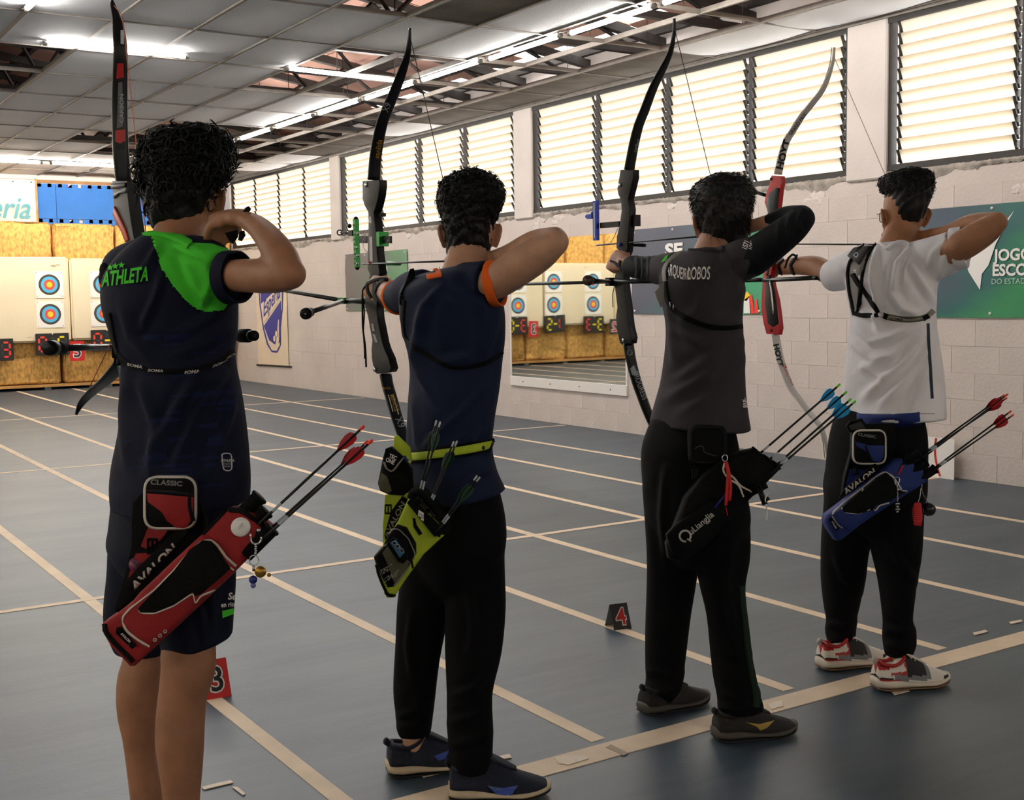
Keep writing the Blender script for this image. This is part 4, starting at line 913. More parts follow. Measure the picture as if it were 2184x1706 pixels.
def cuff(parent, name, c0, d, ln, R0, R1, th, m, label=None, n=36):
    """open sleeve hem: an outer band, a rolled lip and the lining inside it"""
    d = nrm(d); a = nrm(np.cross(d, ZA)); b = np.cross(d, a); rows = [(-.004, R0-th), (0, R0), (ln*.5, (R0+R1)/2), (ln, R1), (ln+.001, R1-th*.5), (ln, R1-th), (ln*.4, R1-th*1.4), (0, R0-th*2.2)]
    V, F = loft([ring(c0+d*x, a*r, b*r, n) for x, r in rows], False); return mk(name, V, F, m, parent, True, label=label, auto=50)
def eyes(L, s, r):
    for sx in (-1, 1):
        V, F = ball(L(sx*.031, .080, .006), .0122*s, 12, 8); e = mk('eye', V, F, m_eye, r); V, F = ball(L(sx*.031, .0905, .006), .0052*s, 10, 6); mk('iris', V, F, m_iris, e)
VOX = .0052
def build_body(r, parts, m, v=.0048):
    V, F, E = remesh(parts, v, 3); return mk('body', V, F, m, r)
def garment(name, parts, m, r, fl=(), noise=.002, seed=1, v=VOX, smooth=4, paint=(), mats=None):
    V, F, E = remesh(parts, v, smooth); V = folds(V, F, fl, noise, seed); V = relax(V, E, 1, .5); fm = None
    if paint:
        fm = np.zeros(len(F), int); c = np.array([V[f].mean(0) for f in F]); q = proj(c)
        for poly, mi in paint: fm[in_poly(q, poly)] = mi
    return mk(name, V, F, mats if mats else m, r, True, fm=fm)

# ---------------------------------------------------------------- archer in navy and green, at the left
p1 = empty('person', on(360, 1935, 2, 0), 'person in a navy shirt with green sleeves, red quiver, bare calves', 'person')
sk1 = skin_mat('skin_tan', (160, 112, 84)); navy1 = cloth('shirt_navy', (17, 21, 42)); green1 = cloth('shirt_green', (78, 206, 58)); shorts1 = cloth('shorts_navy', (18, 23, 40)); stripe1 = cloth('shirt_blue_stripe', (20, 28, 62))
hc1 = P(398, 432, 2.80); hp, (f1, r1_, u1, L1) = head_parts(hc1, math.radians(30), 0.02, .96)
ND1 = 2.78
neck = tube([P(395, 452, 2.79), P(386, 490, 2.76), P(378, 545, 2.74)], [.056, .058, .075], 22, 4)
arm_r = arm([(420, 590, 2.70, 46), (470, 588, 2.62, 43), (525, 588, 2.50, 40), (580, 588, 2.39, 38), (618, 586, 2.34, 33)], thin=True); elb = ball(P(622, 584, 2.34), A(.030, .030, .030))
arm_r2 = arm([(616, 582, 2.345, 34), (600, 548, 2.38, 36), (577, 514, 2.43, 31), (551, 485, 2.49, 25), (525, 470, 2.54, 20), (505, 463, 2.57, 17)])
hw = P(508, 464, 2.57); hnd = hand_parts(hw, P(474, 462, 2.66)-hw, A(-.45, .75, .0), A(.0, -.25, 1.), (58, 55, 35), .98, .5, 30)
arm_l = arm([(300, 560, 2.82, 38), (280, 572, 3.0, 34), (278, 575, 3.15, 28), (282, 572, 3.27, 21)], thin=True); hwl = P(283, 571, 3.27); hndl = hand_parts(hwl, A(-.25, .9, -.1), A(.7, .2, .6), A(-.6, -.4, .6), (60, 70, 40), 1.0, .5, 40)
core = tube([P(378, 560, 2.74), P(375, 800, 2.74), P(375, 1100, 2.74)], [.085, .10, .10], 18, 3)
def leg_rows(rows, d, rho=1.12, sub=4): return body_rows(rows, d, 0, rho, sub, 2.05)
legl = leg_rows([((285, 1200), (335, 1200)), ((280, 1320), (338, 1320)), ((264, 1400), (346, 1400)), ((253, 1438), (343, 1440)), ((249, 1480), (341, 1480)), ((252, 1526), (336, 1526)), ((262, 1574), (331, 1580)), ((269, 1621), (335, 1633)), ((276, 1680), (345, 1680)), ((282, 1740), (346, 1740)), ((285, 1800), (350, 1800))], 2.86)
legr = leg_rows([((380, 1200), (445, 1200)), ((372, 1300), (445, 1300)), ((346, 1380), (458, 1370)), ((345, 1420), (459, 1420)), ((342, 1455), (452, 1455)), ((337, 1495), (440, 1492)), ((333, 1540), (436, 1540)), ((333, 1590), (434, 1590)), ((340, 1640), (431, 1640)), ((348, 1700), (426, 1700)), ((352, 1770), (424, 1770)), ((356, 1840), (424, 1840))], 2.62)
fl_, fr_ = P(318, 1800, 2.86), P(390, 1840, 2.62)
feet = [tube([fl_, fl_*A(1, 1, 0)+A(0, 0, .05), fl_*A(1, 1, 0)+A(.13, -.05, .035)], [.042, .038, .03], 12, 3), tube([fr_, fr_*A(1, 1, 0)+A(0, 0, .05), fr_*A(1, 1, 0)+A(.13, -.05, .035)], [.042, .038, .03], 12, 3)]
hipj = [tube([P(375, 1090, 2.74), P(310, 1210, 2.84)], [.09, .03], 14, 3), tube([P(375, 1090, 2.74), P(410, 1210, 2.64)], [.09, .035], 14, 3)]
body1 = build_body(p1, hp+[neck, arm_r, elb, arm_r2, arm_l, core, legl, legr]+hnd+hndl+feet+hipj, sk1); eyes(L1, 1., p1)
rows = [((241, 1086), (527, 1060)), ((239, 1036), (527, 1015)), ((246, 960), (523, 950)), ((257, 885), (516, 880)), ((256, 825), (508, 825)), ((248, 760), (496, 755)), ((235, 710), (500, 705)), ((221, 665), (500, 655)), ((217, 625), (496, 610)), ((222, 590), (485, 572)), ((246, 552), (465, 545)), ((284, 516), (428, 528)), ((312, 499), (412, 516))]
tor1 = body_rows(rows, [2.74]*13, math.radians(8), 1.42)
slr1 = tube([P(372, 548, 2.72), P(410, 575, 2.68), P(450, 592, 2.62), P(484, 591, 2.59)], [.050, .074, .073, .056], 26, 5); sll1 = tube([P(310, 560, 2.78), P(275, 575, 2.86), P(268, 580, 2.98)], [.06, .065, .055], 20, 4)
GREEN = [(296, 500), (300, 486), (345, 488), (386, 502), (408, 518), (452, 520), (490, 533), (484, 550), (478, 575), (476, 600), (478, 625), (486, 648), (476, 661), (440, 664), (420, 659), (395, 640), (366, 605), (347, 575), (340, 555), (343, 520), (346, 508), (320, 503)]
F1 = [([(300, 700), (330, 640), (345, 590)], 9, .006), ([(290, 600), (320, 560), (338, 530)], 8, .006), ([(452, 640), (470, 600), (480, 570)], 8, .007), ([(430, 655), (446, 610), (455, 580)], 8, .008), ([(398, 560), (415, 600), (440, 650)], 9, .007), ([(360, 525), (395, 530), (440, 540)], 7, .006), ([(366, 540), (400, 552), (440, 566)], 6, .005), ([(480, 650), (430, 690), (380, 720)], 12, .006), ([(495, 690), (440, 730), (360, 760)], 13, .006), ([(300, 820), (330, 900), (320, 1010)], 14, .009), ([(480, 800), (420, 880), (370, 1000)], 12, .010), ([(505, 840), (470, 930), (440, 1040)], 12, .009), ([(420, 800), (370, 880), (330, 960)], 12, .009), ([(270, 800), (262, 880), (268, 1000)], 11, .006), ([(260, 650), (280, 720), (330, 780)], 12, .006)]
shirt1 = garment('shirt', [tor1, slr1, sll1], navy1, p1, F1, .003, 3, paint=[(GREEN, 1)], mats=[navy1, green1])
B1 = bvh(shirt1)
V, F = drape(*poly2d(GREEN), B1, .0022, 9); mk('sleeve_panel', V, F, green1, p1, label='bright green raglan panel')
V, F = strap([(300, 494), (345, 497), (386, 511), (407, 524)], 8, B1, .001, .006); mk('collar', V, F, green1, p1, label='green collar band')
# sleeve cuff and darker stripes woven across the lower back
dx_ = P(530, 592, 2.47)-P(470, 590, 2.60); ax_ = CR*.88-CF*.47; cuff(p1, 'sleeve_cuff', P(486, 592, 2.57), ax_, .030, .0575, .0560, .004, navy1); c_ = P(488, 592, 2.568); V, F = tube([c_, c_+ax_*.002], [.0545, .0545], 30); mk('sleeve_lining', V, F, navy1, p1)
rg = np.random.default_rng(5); g = G()
for k in range(34):
    v = rg.uniform(720, 1040); u = rg.uniform(262, 470); l = rg.uniform(18, 80); hh = rg.uniform(2, 6)
    V, F = drape(np.array([(u, v-hh), (u+l, v-hh-4), (u+l, v+hh-4), (u, v+hh)]), [[0, 1, 2], [0, 2, 3]], B1, .0012, 10)
    if len(F): g.add(V, F)
o = g.build('woven_stripe', stripe1, p1, True); o['kind'] = 'stuff'
def word(s, T, uv, xa, ya, h, mm, parent, name='lettering', bold=.02, sx=1., shear=0., off=.0028, warp=None, center=False, maxlen=5):
    """a word printed on cloth: uv lower left, xa/ya unit directions in px, h cap height px"""
    V, F = text2d(s, bold, shear, sx); V = V*h
    if center: V[:, 0] -= V[:, 0].max()/2
    Q = np.asarray(uv, float)+np.outer(V[:, 0], xa)+np.outer(V[:, 1], ya)
    if warp: Q = warp(Q)
    V, F = drape(Q, F, T, off, maxlen)
    return mk(name, V, F, mm, parent, False) if len(F) else None
word('ATHLETA', B1, (217, 611), (1, -.05), (0, -1), 29, green1, p1, 'back_lettering', .03, .54, .22, warp=lambda Q: Q+np.stack([0*Q[:, 0], -8*((Q[:, 0]-217)/95)], 1))
for k, (x, y) in enumerate(((236, 571), (247, 568), (260, 566))):
    V2, F2 = star2d(); V, F = drape(V2*A(7.5, -7.5)+A(x, y), F2, B1, .0028, 5); mk('star', V, F, green1, p1, False)
mw = mat('print_grey', (200, 200, 204), .6)
for pts in ([(472, 970), (475, 966), (493, 967), (494, 1003), (488, 1005), (476, 1003)],):
    V, F = strap(pts+[pts[0]], .9, B1, .0005, .0012, 3); mk('tag_outline', V, F, mw, p1)
word('ATHLETA', B1, (470, 985), (1, .0), (0, -1), 5.5, mw, p1, 'tag_lettering', .03, .85); word('PRODUTO', B1, (475, 991), (1, 0), (0, -1), 3, mw, p1, 'tag_lettering', 0, .85); word('OFICIAL', B1, (477, 996), (1, 0), (0, -1), 3, mw, p1, 'tag_lettering', 0, .85)
pel1 = body_rows([((243, 1050), (490, 1040)), ((236, 1130), (497, 1120)), ((232, 1170), (501, 1165)), ((265, 1222), (470, 1218)), ((300, 1255), (432, 1252))], 2.74, .1, 1.35); sl1 = leg_rows([((237, 1120), (385, 1120)), ((229, 1215), (374, 1215)), ((222, 1280), (368, 1280)), ((224, 1335), (364, 1340)), ((246, 1392), (360, 1394))], [2.77, 2.81, 2.83, 2.84, 2.84]); sr1 = leg_rows([((325, 1110), (497, 1110)), ((328, 1200), (504, 1200)), ((333, 1270), (504, 1260)), ((338, 1330), (499, 1325)), ((345, 1392), (497, 1356))], [2.71, 2.67, 2.65, 2.64, 2.64])
sh1 = garment('shorts', [pel1, sl1, sr1], shorts1, p1, [([(460, 1120), (450, 1220), (455, 1350)], 9, .008), ([(400, 1250), (430, 1300), (440, 1370)], 10, .007)], .003, 9, smooth=9); BS1 = bvh(sh1)
word('Ser', BS1, (485, 1278), (1, .05), (0, -1), 14, m_white, p1, 'shorts_lettering', .03, .9, .2); word('en rio', BS1, (471, 1295), (1, -.08), (0, -1), 10, m_white, p1, 'shorts_lettering', .02, .8)
V, F = drape(*poly2d([(473, 1303), (498, 1297), (498, 1309), (474, 1318)]), BS1, .002, 5); mk('shorts_badge', V, F, green1, p1, False)
hr1 = [(326, 446, 486), (318, 450, 470), (312, 458, 448), (306, 466, 425), (301, 476, 400), (299, 486, 375), (302, 493, 350), (309, 494, 325), (322, 488, 303), (346, 474, 288), (376, 452, 280)]
V, F, E = remesh([hair_rows(hr1, 2.80, HY, [.005, .02, .035, .04, .05, .075, .095, .105, .10, .08, .04], [.075, .09, .098, .105, .11, .112, .112, .108, .098, .075, .04], ins=8)], .006, 2)
N = vnorm(V, F); V = V+N*(RNG.normal(0, .0012, len(V))[:, None]+(.004*np.sin(V@A(95, 60, 80))*np.sin(V@A(-70, 85, 60)))[:, None]); hair1 = mk('hair', V, F, m_hair, p1)
q = proj(V); dens = np.clip((448-q[:, 1])/95, 0, 1)*np.where(N@f1 > .75, .3, 1); V2, F2 = strands(V, N, 1150, .034, .0034, .0100, .95, .12, 11, dens=dens/dens.sum()); o = mk('hair_curls', V2, F2, m_hair, p1); o['kind'] = 'stuff'
for nm, p in (('shoe', fl_), ('shoe', fr_)):
    e = empty(nm, p*A(1, 1, 0)); e.parent = p1; e.location = Vector(p*A(1, 1, 0))-p1.location; bpy.data.objects.remove(e)
def foot_shoes(person, defs, mats, **k):
    for h_, t_ in defs:
        hold = empty('shoe'); hold.parent = person; shoe(hold, 'shoe', h_, t_, mats, **k)
blkshoe = {'out': mat('rubber_black', (26, 25, 25), .7), 'mid': mat('foam_dark', (60, 56, 50), .7), 'up': mat('knit_black', (25, 25, 29), .85, bump=(260, .3))}
foot_shoes(p1, [(fl_*A(1, 1, 0)-A(.06, -.025, 0), fl_*A(1, 1, 0)+A(.20, -.09, 0)), (fr_*A(1, 1, 0)-A(.06, -.025, 0), fr_*A(1, 1, 0)+A(.20, -.09, 0))], blkshoe)

# ---------------------------------------------------------------- archer in navy with orange trim
p2 = empty('person', on(960, 1675, 2, 0), 'person in a navy shirt with orange trim, lime belt and black trousers, aiming', 'person')
sk2 = skin_mat('skin_light', (196, 150, 124)); navy2 = cloth('tee_navy', (27, 36, 62)); orange2 = cloth('trim_orange', (255, 110, 40)); blackp = cloth('trousers_black', (7, 7, 9), .9)
hc2 = P(1002, 499, 3.50); hp, (f2, r2_, u2, L2) = head_parts(hc2, math.radians(30), 0, .95)
neck = tube([P(1000, 505, 3.49), P(997, 545, 3.46), P(992, 600, 3.45)], [.056, .058, .08], 22, 4)
arm_r = arm([(1000, 602, 3.40, 50), (1048, 604, 3.33, 50), (1098, 574, 3.28, 45), (1150, 541, 3.24, 38), (1186, 516, 3.21, 29)], thin=True); elb = ball(P(1192, 510, 3.21), .025)
arm_r2 = arm([(1184, 512, 3.22, 29), (1140, 520, 3.32, 29), (1085, 545, 3.42, 24), (1040, 556, 3.50, 18), (1022, 558, 3.54, 16)]); hw = P(1022, 558, 3.54); hnd = hand_parts(hw, P(985, 560, 3.62)-hw, A(-.3, .5, .6), A(.6, -.4, .4), (40, 70, 50), .95)
arm_l = arm([(900, 618, 3.5, 40), (872, 626, 3.62, 36), (850, 632, 3.73, 31), (832, 629, 3.82, 26), (815, 622, 3.90, 21)], thin=True); hwl = P(817, 622, 3.90); hndl = hand_parts(hwl, P(779, 604, 3.99)-hwl, A(.45, .35, .8), A(-.5, -.75, .35), (62, 72, 42), 1.02, .55, 40)
core = tube([P(990, 610, 3.46), P(968, 800, 3.46), P(965, 1060, 3.45)], [.075, .085, .085], 18, 3)
legs = [tube([P(965, 1040, 3.45), P(905, 1250, 3.5), P(890, 1420, 3.52), P(884, 1560, 3.53), P(888, 1620, 3.53)], [.08, .06, .046, .036, .036], 16, 3), tube([P(965, 1040, 3.45), P(1012, 1250, 3.40), P(1008, 1440, 3.36), P(1006, 1620, 3.35), P(1008, 1665, 3.35)], [.08, .06, .046, .036, .036], 16, 3)]
body2 = build_body(p2, hp+[neck, arm_r, elb, arm_r2, arm_l, core]+hnd+hndl+legs, sk2); eyes(L2, 1., p2)
rows = [((872, 1078), (1076, 1037)), ((866, 1015), (1060, 1000)), ((864, 950), (1050, 950)), ((867, 890), (1054, 890)), ((872, 820), (1062, 830)), ((870, 765), (1068, 770)), ((860, 722), (1074, 722)), ((853, 680), (1075, 675)), ((851, 640), (1068, 630)), ((858, 612), (1058, 598)), ((884, 590), (1046, 574)), ((920, 578), (1038, 562)), ((946, 573), (1034, 558))]
tor2 = body_rows(rows, 3.46, math.radians(8), 1.42)
sll2 = tube([P(905, 616, 3.5), P(874, 625, 3.62), P(848, 634, 3.745)], [.058, .058, .053], 26, 5); slr2 = tube([P(990, 602, 3.41), P(1030, 604, 3.355), P(1049, 603, 3.33)], [.058, .066, .067], 28, 5)
F2_ = [([(900, 700), (905, 650), (940, 615)], 10, .007), ([(895, 660), (890, 760), (915, 830)], 13, .010), ([(880, 720), (890, 790), (930, 850)], 10, .006), ([(1050, 700), (1000, 760), (930, 780)], 13, .006), ([(1062, 660), (1045, 720), (1035, 780)], 11, .007), ([(1030, 830), (980, 880), (900, 960)], 9, .007), ([(1050, 850), (1010, 910), (960, 960)], 9, .007), ([(1040, 900), (1015, 930), (990, 965)], 8, .006), ([(1045, 610), (1030, 650), (1035, 700)], 9, .006), ([(960, 1040), (1000, 1015), (1045, 1000)], 8, .005), ([(930, 640), (990, 650), (1040, 640)], 16, .004), ([(880, 850), (885, 900), (890, 960)], 8, .005)]
shirt2 = garment('shirt', [tor2, sll2, slr2], navy2, p2, F2_, .0028, 4); B2 = bvh(shirt2)
cuff(p2, 'sleeve_hem', P(1048, 606, 3.335), CR*.92-CF*.32+CU*.12, .024, .0660, .0650, .004, orange2, 'orange sleeve hem')
cuff(p2, 'sleeve_hem', P(852, 633, 3.73), P(835, 637, 3.80)-P(874, 627, 3.62), .018, .0555, .0550, .004, orange2, 'orange sleeve hem')
V, F = drape(*poly2d([(929, 574), (937, 570), (942, 587), (931, 589)]), B2, .002, 4); mk('collar_trim', V, F, orange2, p2, False) if len(F) else None
V, F = strap([(911, 591), (925, 589), (942, 586)], 4.5, B2, .001, .003); mk('collar_trim', V, F, orange2, p2, label='orange collar trim')
V, F = tube([P(929, 575, 3.53), P(935, 588, 3.50), P(950, 592, 3.42), P(975, 585, 3.37), P(1003, 582, 3.36)], [.006]*5, 8, 4, flat=1.5); mk('collar_trim', V, F, orange2, p2)
V, F = tube([P(936, 570, 3.54), P(942, 584, 3.47), P(960, 578, 3.39), P(975, 574, 3.385), P(985, 580, 3.38)], .0022, 6, 5); mk('necklace', V, F, mat('silver', (190, 186, 180), .3, metal=1.), p2, label='thin silver neck chain')
pel2 = body_rows([((870, 1020), (1058, 1020)), ((864, 1100), (1076, 1095)), ((859, 1160), (1078, 1160)), ((888, 1225), (1050, 1225)), ((920, 1268), (1015, 1268))], 3.45, .1, 1.3)
ll = leg_rows([((864, 1105), (985, 1105)), ((858, 1180), (978, 1180)), ((854, 1240), (968, 1240)), ((846, 1295), (960, 1295)), ((839, 1377), (946, 1377)), ((838, 1465), (932, 1465)), ((842, 1520), (925, 1520)), ((845, 1548), (922, 1545)), ((848, 1572), (919, 1567))], [3.46, 3.47, 3.48, 3.49, 3.51, 3.52, 3.53, 3.53, 3.53]); lr = leg_rows([((955, 1105), (1076, 1100)), ((952, 1180), (1078, 1180)), ((949, 1240), (1078, 1240)), ((949, 1295), (1077, 1295)), ((949, 1400), (1068, 1390)), ((951, 1480), (1051, 1478)), ((955, 1555), (1053, 1550)), ((960, 1600), (1051, 1600)), ((963, 1640), (1049, 1642))], [3.44, 3.43, 3.42, 3.41, 3.38, 3.36, 3.35, 3.35, 3.35])
FP = lambda pts: [(p, 9, .007) for p in pts]
pants2 = garment('trousers', [pel2, ll, lr], blackp, p2, FP([[(900, 1500), (880, 1520), (850, 1530)], [(910, 1540), (880, 1552), (848, 1550)], [(1040, 1440), (1010, 1470), (970, 1480)], [(1050, 1560), (1010, 1580), (965, 1585)], [(1050, 1500), (1005, 1530), (960, 1540)], [(1000, 1250), (1010, 1330), (1000, 1400)], [(880, 1300), (870, 1380), (880, 1450)]]), .003, 12, v=.007, smooth=9); BP2 = bvh(pants2)
hr2 = [(950, 1046, 546), (947, 1050, 528), (945, 1052, 505), (940, 1058, 480), (937, 1066, 455), (931, 1075, 430), (932, 1077, 410), (939, 1070, 393), (951, 1058, 381), (966, 1042, 373), (988, 1022, 366)]
V, F, E = remesh([hair_rows(hr2, 3.50, HY, [.0, .015, .03, .04, .055, .085, .10, .10, .092, .07, .04], [.062, .078, .088, .096, .102, .106, .106, .10, .088, .066, .04], ins=4.5)], .006, 2)
N = vnorm(V, F); V = V+N*(RNG.normal(0, .0011, len(V))[:, None]+(.003*np.sin(V@A(150, 90, 130))*np.sin(V@A(-120, 135, 110)))[:, None]); mk('hair', V, F, m_hair, p2)
q = proj(V); dens = np.clip((500-q[:, 1])/70, .02, 1)*np.where(N@f2 > .75, .3, 1); V2, F2 = strands(V, N, 1500, .017, .0026, .0058, 1.15, .03, 21, dens=dens/dens.sum()); o = mk('hair_curls', V2, F2, m_hair, p2); o['kind'] = 'stuff'
navyshoe = {'out': mat('rubber_black', (26, 25, 25), .7), 'mid': mat('foam_cream', (206, 186, 158), .75, noise=(18, .12)), 'up': mat('knit_navy', (20, 28, 48), .8, bump=(240, .3)), 'lace': mat('lace_dark', (22, 26, 38), .8)}
h2 = lambda a, b: (on(*a, 2, 0), on(*b, 2, 0))
SH2 = []
for a, b in (((826, 1653), (962, 1637)), ((957, 1702), (1150, 1694))):
    hold = empty('shoe'); hold.parent = p2; h_, t_ = h2(a, b); k = .285/np.linalg.norm(t_-h_); t_ = h_+(t_-h_)*k; SH2.append(shoe(hold, 'shoe', h_, t_, navyshoe, h=.112)[0])
BSH = bvh(SH2[1]); m_fl = mat('flash_blue', (60, 84, 170), .4); m_fly = mat('flash_lime', (150, 170, 70), .4)
def swoosh(T, pts, mm, par):
    V, F = drape(*poly2d(pts), T, .002, 4)
    if len(F): mk('side_flash', V, F, mm, par, False)
swoosh(BSH, [(1040, 1676), (1075, 1680), (1105, 1675), (1088, 1700), (1070, 1703)], m_fl, p2); swoosh(BSH, [(1040, 1675), (1056, 1679), (1072, 1684), (1058, 1684)], m_fly, p2); swoosh(bvh(SH2[0]), [(925, 1612), (945, 1605), (958, 1600), (950, 1618), (936, 1622)], m_fl, p2)

# ---------------------------------------------------------------- archer in charcoal
p3 = empty('person', on(1530, 1535, 2, 0), 'person in a charcoal shirt with black arm sleeves and long black trousers', 'person')
sk3 = skin_mat('skin_warm', (176, 128, 104)); char3 = cloth('shirt_charcoal', (58, 54, 58)); under3 = cloth('arm_sleeve_black', (21, 23, 27), .75); blackp3 = cloth('trousers_black_b', (8, 8, 9), .9); grn3 = cloth('stripe_bottle_green', (24, 40, 28), .8)
hc3 = P(1537, 478, 3.92); hp, (f3, r3_, u3, L3) = head_parts(hc3, math.radians(36), 0, .95)
neck = tube([P(1535, 490, 3.91), P(1525, 525, 3.89), P(1515, 570, 3.87)], [.056, .06, .08], 22, 4)
arm_r = arm([(1560, 565, 3.80, 38), (1600, 552, 3.76, 38), (1640, 524, 3.72, 34), (1690, 487, 3.66, 29), (1712, 468, 3.63, 23)], thin=True)
arm_r2 = arm([(1708, 464, 3.65, 22), (1670, 466, 3.75, 19), (1632, 474, 3.84, 15), (1602, 483, 3.90, 14), (1590, 486, 3.93, 13)]); hw = P(1590, 486, 3.93); hnd = hand_parts(hw, A(-.55, .8, .02), A(-.2, .2, .9), A(.5, -.3, .4), (40, 70, 50), .95)
arm_l = arm([(1440, 575, 3.9, 34), (1405, 576, 4.05, 27), (1370, 572, 4.17, 23), (1345, 567, 4.24, 19), (1330, 562, 4.28, 17)], thin=True); hwl = P(1334, 563, 4.27); hndl = hand_parts(hwl, P(1300, 552, 4.36)-hwl, A(.45, .35, .8), A(-.5, -.75, .35), (60, 72, 42), 1.02, .55, 40)
core = tube([P(1515, 580, 3.86), P(1500, 750, 3.86), P(1480, 920, 3.86)], [.075, .085, .085], 18, 3)
legs = [tube([P(1480, 920, 3.86), P(1425, 1150, 3.98), P(1425, 1330, 4.02), P(1415, 1470, 4.03), P(1420, 1490, 4.03)], [.08, .06, .044, .034, .034], 16, 3), tube([P(1480, 920, 3.86), P(1535, 1150, 3.82), P(1555, 1340, 3.78), P(1575, 1500, 3.77), P(1580, 1545, 3.77)], [.08, .06, .044, .034, .034], 16, 3)]
body3 = build_body(p3, hp+[neck, arm_r, arm_r2, arm_l, core]+hnd+hndl+legs, sk3); eyes(L3, 1., p3)
rows = [((1386, 905), (1600, 913)), ((1396, 868), (1594, 870)), ((1410, 815), (1588, 815)), ((1416, 760), (1585, 750)), ((1416, 700), (1583, 700)), ((1411, 660), (1584, 650)), ((1404, 620), (1585, 612)), ((1406, 588), (1578, 578)), ((1422, 560), (1568, 554)), ((1448, 541), (1556, 540)), ((1468, 531), (1543, 533))]
tor3 = body_rows(rows, 3.86, math.radians(12), 1.42)
sll3 = tube([P(1450, 572, 3.9), P(1420, 575, 4.0), P(1399, 576, 4.08)], [.056, .052, .046], 26, 5); slr3 = tube([P(1550, 566, 3.81), P(1592, 549, 3.765), P(1631, 526, 3.725)], [.062, .066, .046], 28, 5)
F3 = [([(1480, 560), (1498, 600), (1515, 580)], 9, .007), ([(1500, 560), (1512, 590), (1540, 560)], 8, .006), ([(1600, 560), (1575, 590), (1565, 640)], 10, .009), ([(1620, 570), (1595, 600), (1575, 650)], 9, .007), ([(1430, 660), (1480, 690), (1560, 680)], 14, .007), ([(1440, 700), (1470, 720), (1500, 730)], 10, .006), ([(1575, 700), (1520, 760), (1430, 820)], 12, .009), ([(1580, 730), (1510, 800), (1420, 850)], 12, .009), ([(1585, 760), (1540, 830), (1450, 880)], 10, .006), ([(1540, 540), (1555, 570), (1560, 610)], 8, .006), ([(1425, 640), (1430, 720), (1440, 780)], 10, .006), ([(1500, 620), (1490, 660), (1450, 690)], 10, .005)]
shirt3 = garment('shirt', [tor3, sll3, slr3], char3, p3, F3, .0028, 6); B3 = bvh(shirt3)
V, F = strap([(1463, 529), (1485, 528), (1515, 530), (1543, 532)], 6, B3, .002, .006); mk('collar', V, F, char3, p3)
cuff(p3, 'sleeve_hem', P(1622, 532, 3.735), CR*.9+CU*.22-CF*.3, .018, .0500, .0490, .004, char3); cuff(p3, 'sleeve_hem', P(1404, 576, 4.06), P(1380, 573, 4.14)-P(1420, 575, 4.0), .016, .0475, .0470, .004, char3)
bl = relax
V, F, E = remesh([arm([(1600, 552, 3.76, 41), (1640, 524, 3.72, 38), (1690, 487, 3.66, 33), (1714, 467, 3.63, 26)]), ball(P(1716, 464, 3.63), .031), arm([(1712, 462, 3.645, 25), (1675, 463, 3.74, 23), (1640, 471, 3.82, 16.5)])], .005, 3)
V = folds(V, F, [([(1690, 510), (1680, 480), (1690, 455)], 6, .004), ([(1710, 495), (1700, 470), (1715, 445)], 5, .003), ([(1665, 530), (1660, 500), (1665, 470)], 6, .003)], .0015, 3); mk('arm_sleeve', V, F, under3, p3, label='black compression sleeve on the bent arm')
V, F, E = remesh([arm([(1420, 575, 4.0, 30), (1385, 573, 4.12, 27), (1348, 568, 4.23, 23)])], .005, 2); V = folds(V, F, [([(x, 545), (x+3, 575), (x, 600)], 4, .005) for x in (1358, 1370, 1383, 1395)], .001, 3); mk('arm_sleeve', V, F, under3, p3, label='black compression sleeve on the bow arm')
pel3 = body_rows([((1390, 890), (1564, 895)), ((1370, 945), (1574, 945)), ((1366, 985), (1580, 985)), ((1370, 1050), (1591, 1050)), ((1374, 1110), (1597, 1110)), ((1404, 1170), (1570, 1170)), ((1435, 1212), (1535, 1212))], 3.86, .1, 1.3)
ll = leg_rows([((1369, 1040), (1498, 1040)), ((1374, 1120), (1497, 1120)), ((1379, 1190), (1492, 1190)), ((1380, 1245), (1485, 1245)), ((1378, 1330), (1472, 1330)), ((1377, 1415), (1460, 1415)), ((1378, 1450), (1458, 1450)), ((1374, 1478), (1448, 1478)), ((1376, 1502), (1438, 1498))], [3.88, 3.9, 3.93, 3.97, 4.01, 4.02, 4.03, 4.03, 4.03]); lr = leg_rows([((1465, 1040), (1591, 1040)), ((1470, 1120), (1598, 1120)), ((1478, 1190), (1598, 1190)), ((1486, 1245), (1591, 1245)), ((1503, 1310), (1596, 1310)), ((1513, 1390), (1606, 1388)), ((1520, 1445), (1616, 1442)), ((1529, 1490), (1625, 1484)), ((1529, 1520), (1632, 1512))], [3.85, 3.84, 3.82, 3.80, 3.78, 3.78, 3.77, 3.77, 3.77])
pants3 = garment('trousers', [pel3, ll, lr], blackp3, p3, FP([[(1380, 1430), (1420, 1440), (1455, 1435)], [(1380, 1470), (1415, 1480), (1445, 1470)], [(1530, 1480), (1570, 1490), (1620, 1475)], [(1530, 1505), (1570, 1512), (1620, 1500)], [(1530, 1380), (1560, 1400), (1600, 1395)], [(1420, 1000), (1410, 1100), (1420, 1200)], [(1560, 1150), (1550, 1250), (1565, 1350)]]), .003, 15, v=.007, smooth=9); BP3 = bvh(pants3)
V, F = strap([(1584, 1250), (1590, 1320), (1597, 1390), (1606, 1440), (1614, 1485), (1612, 1508)], 8, BP3, .001, .002); mk('side_stripe', V, F, grn3, p3, label='dark green side stripe')
ya = A(0, -1)
wq = lambda Q: Q+np.stack([0*Q[:, 0], 8*np.exp(-((Q[:, 0]-1464)/20)**2)], 1)
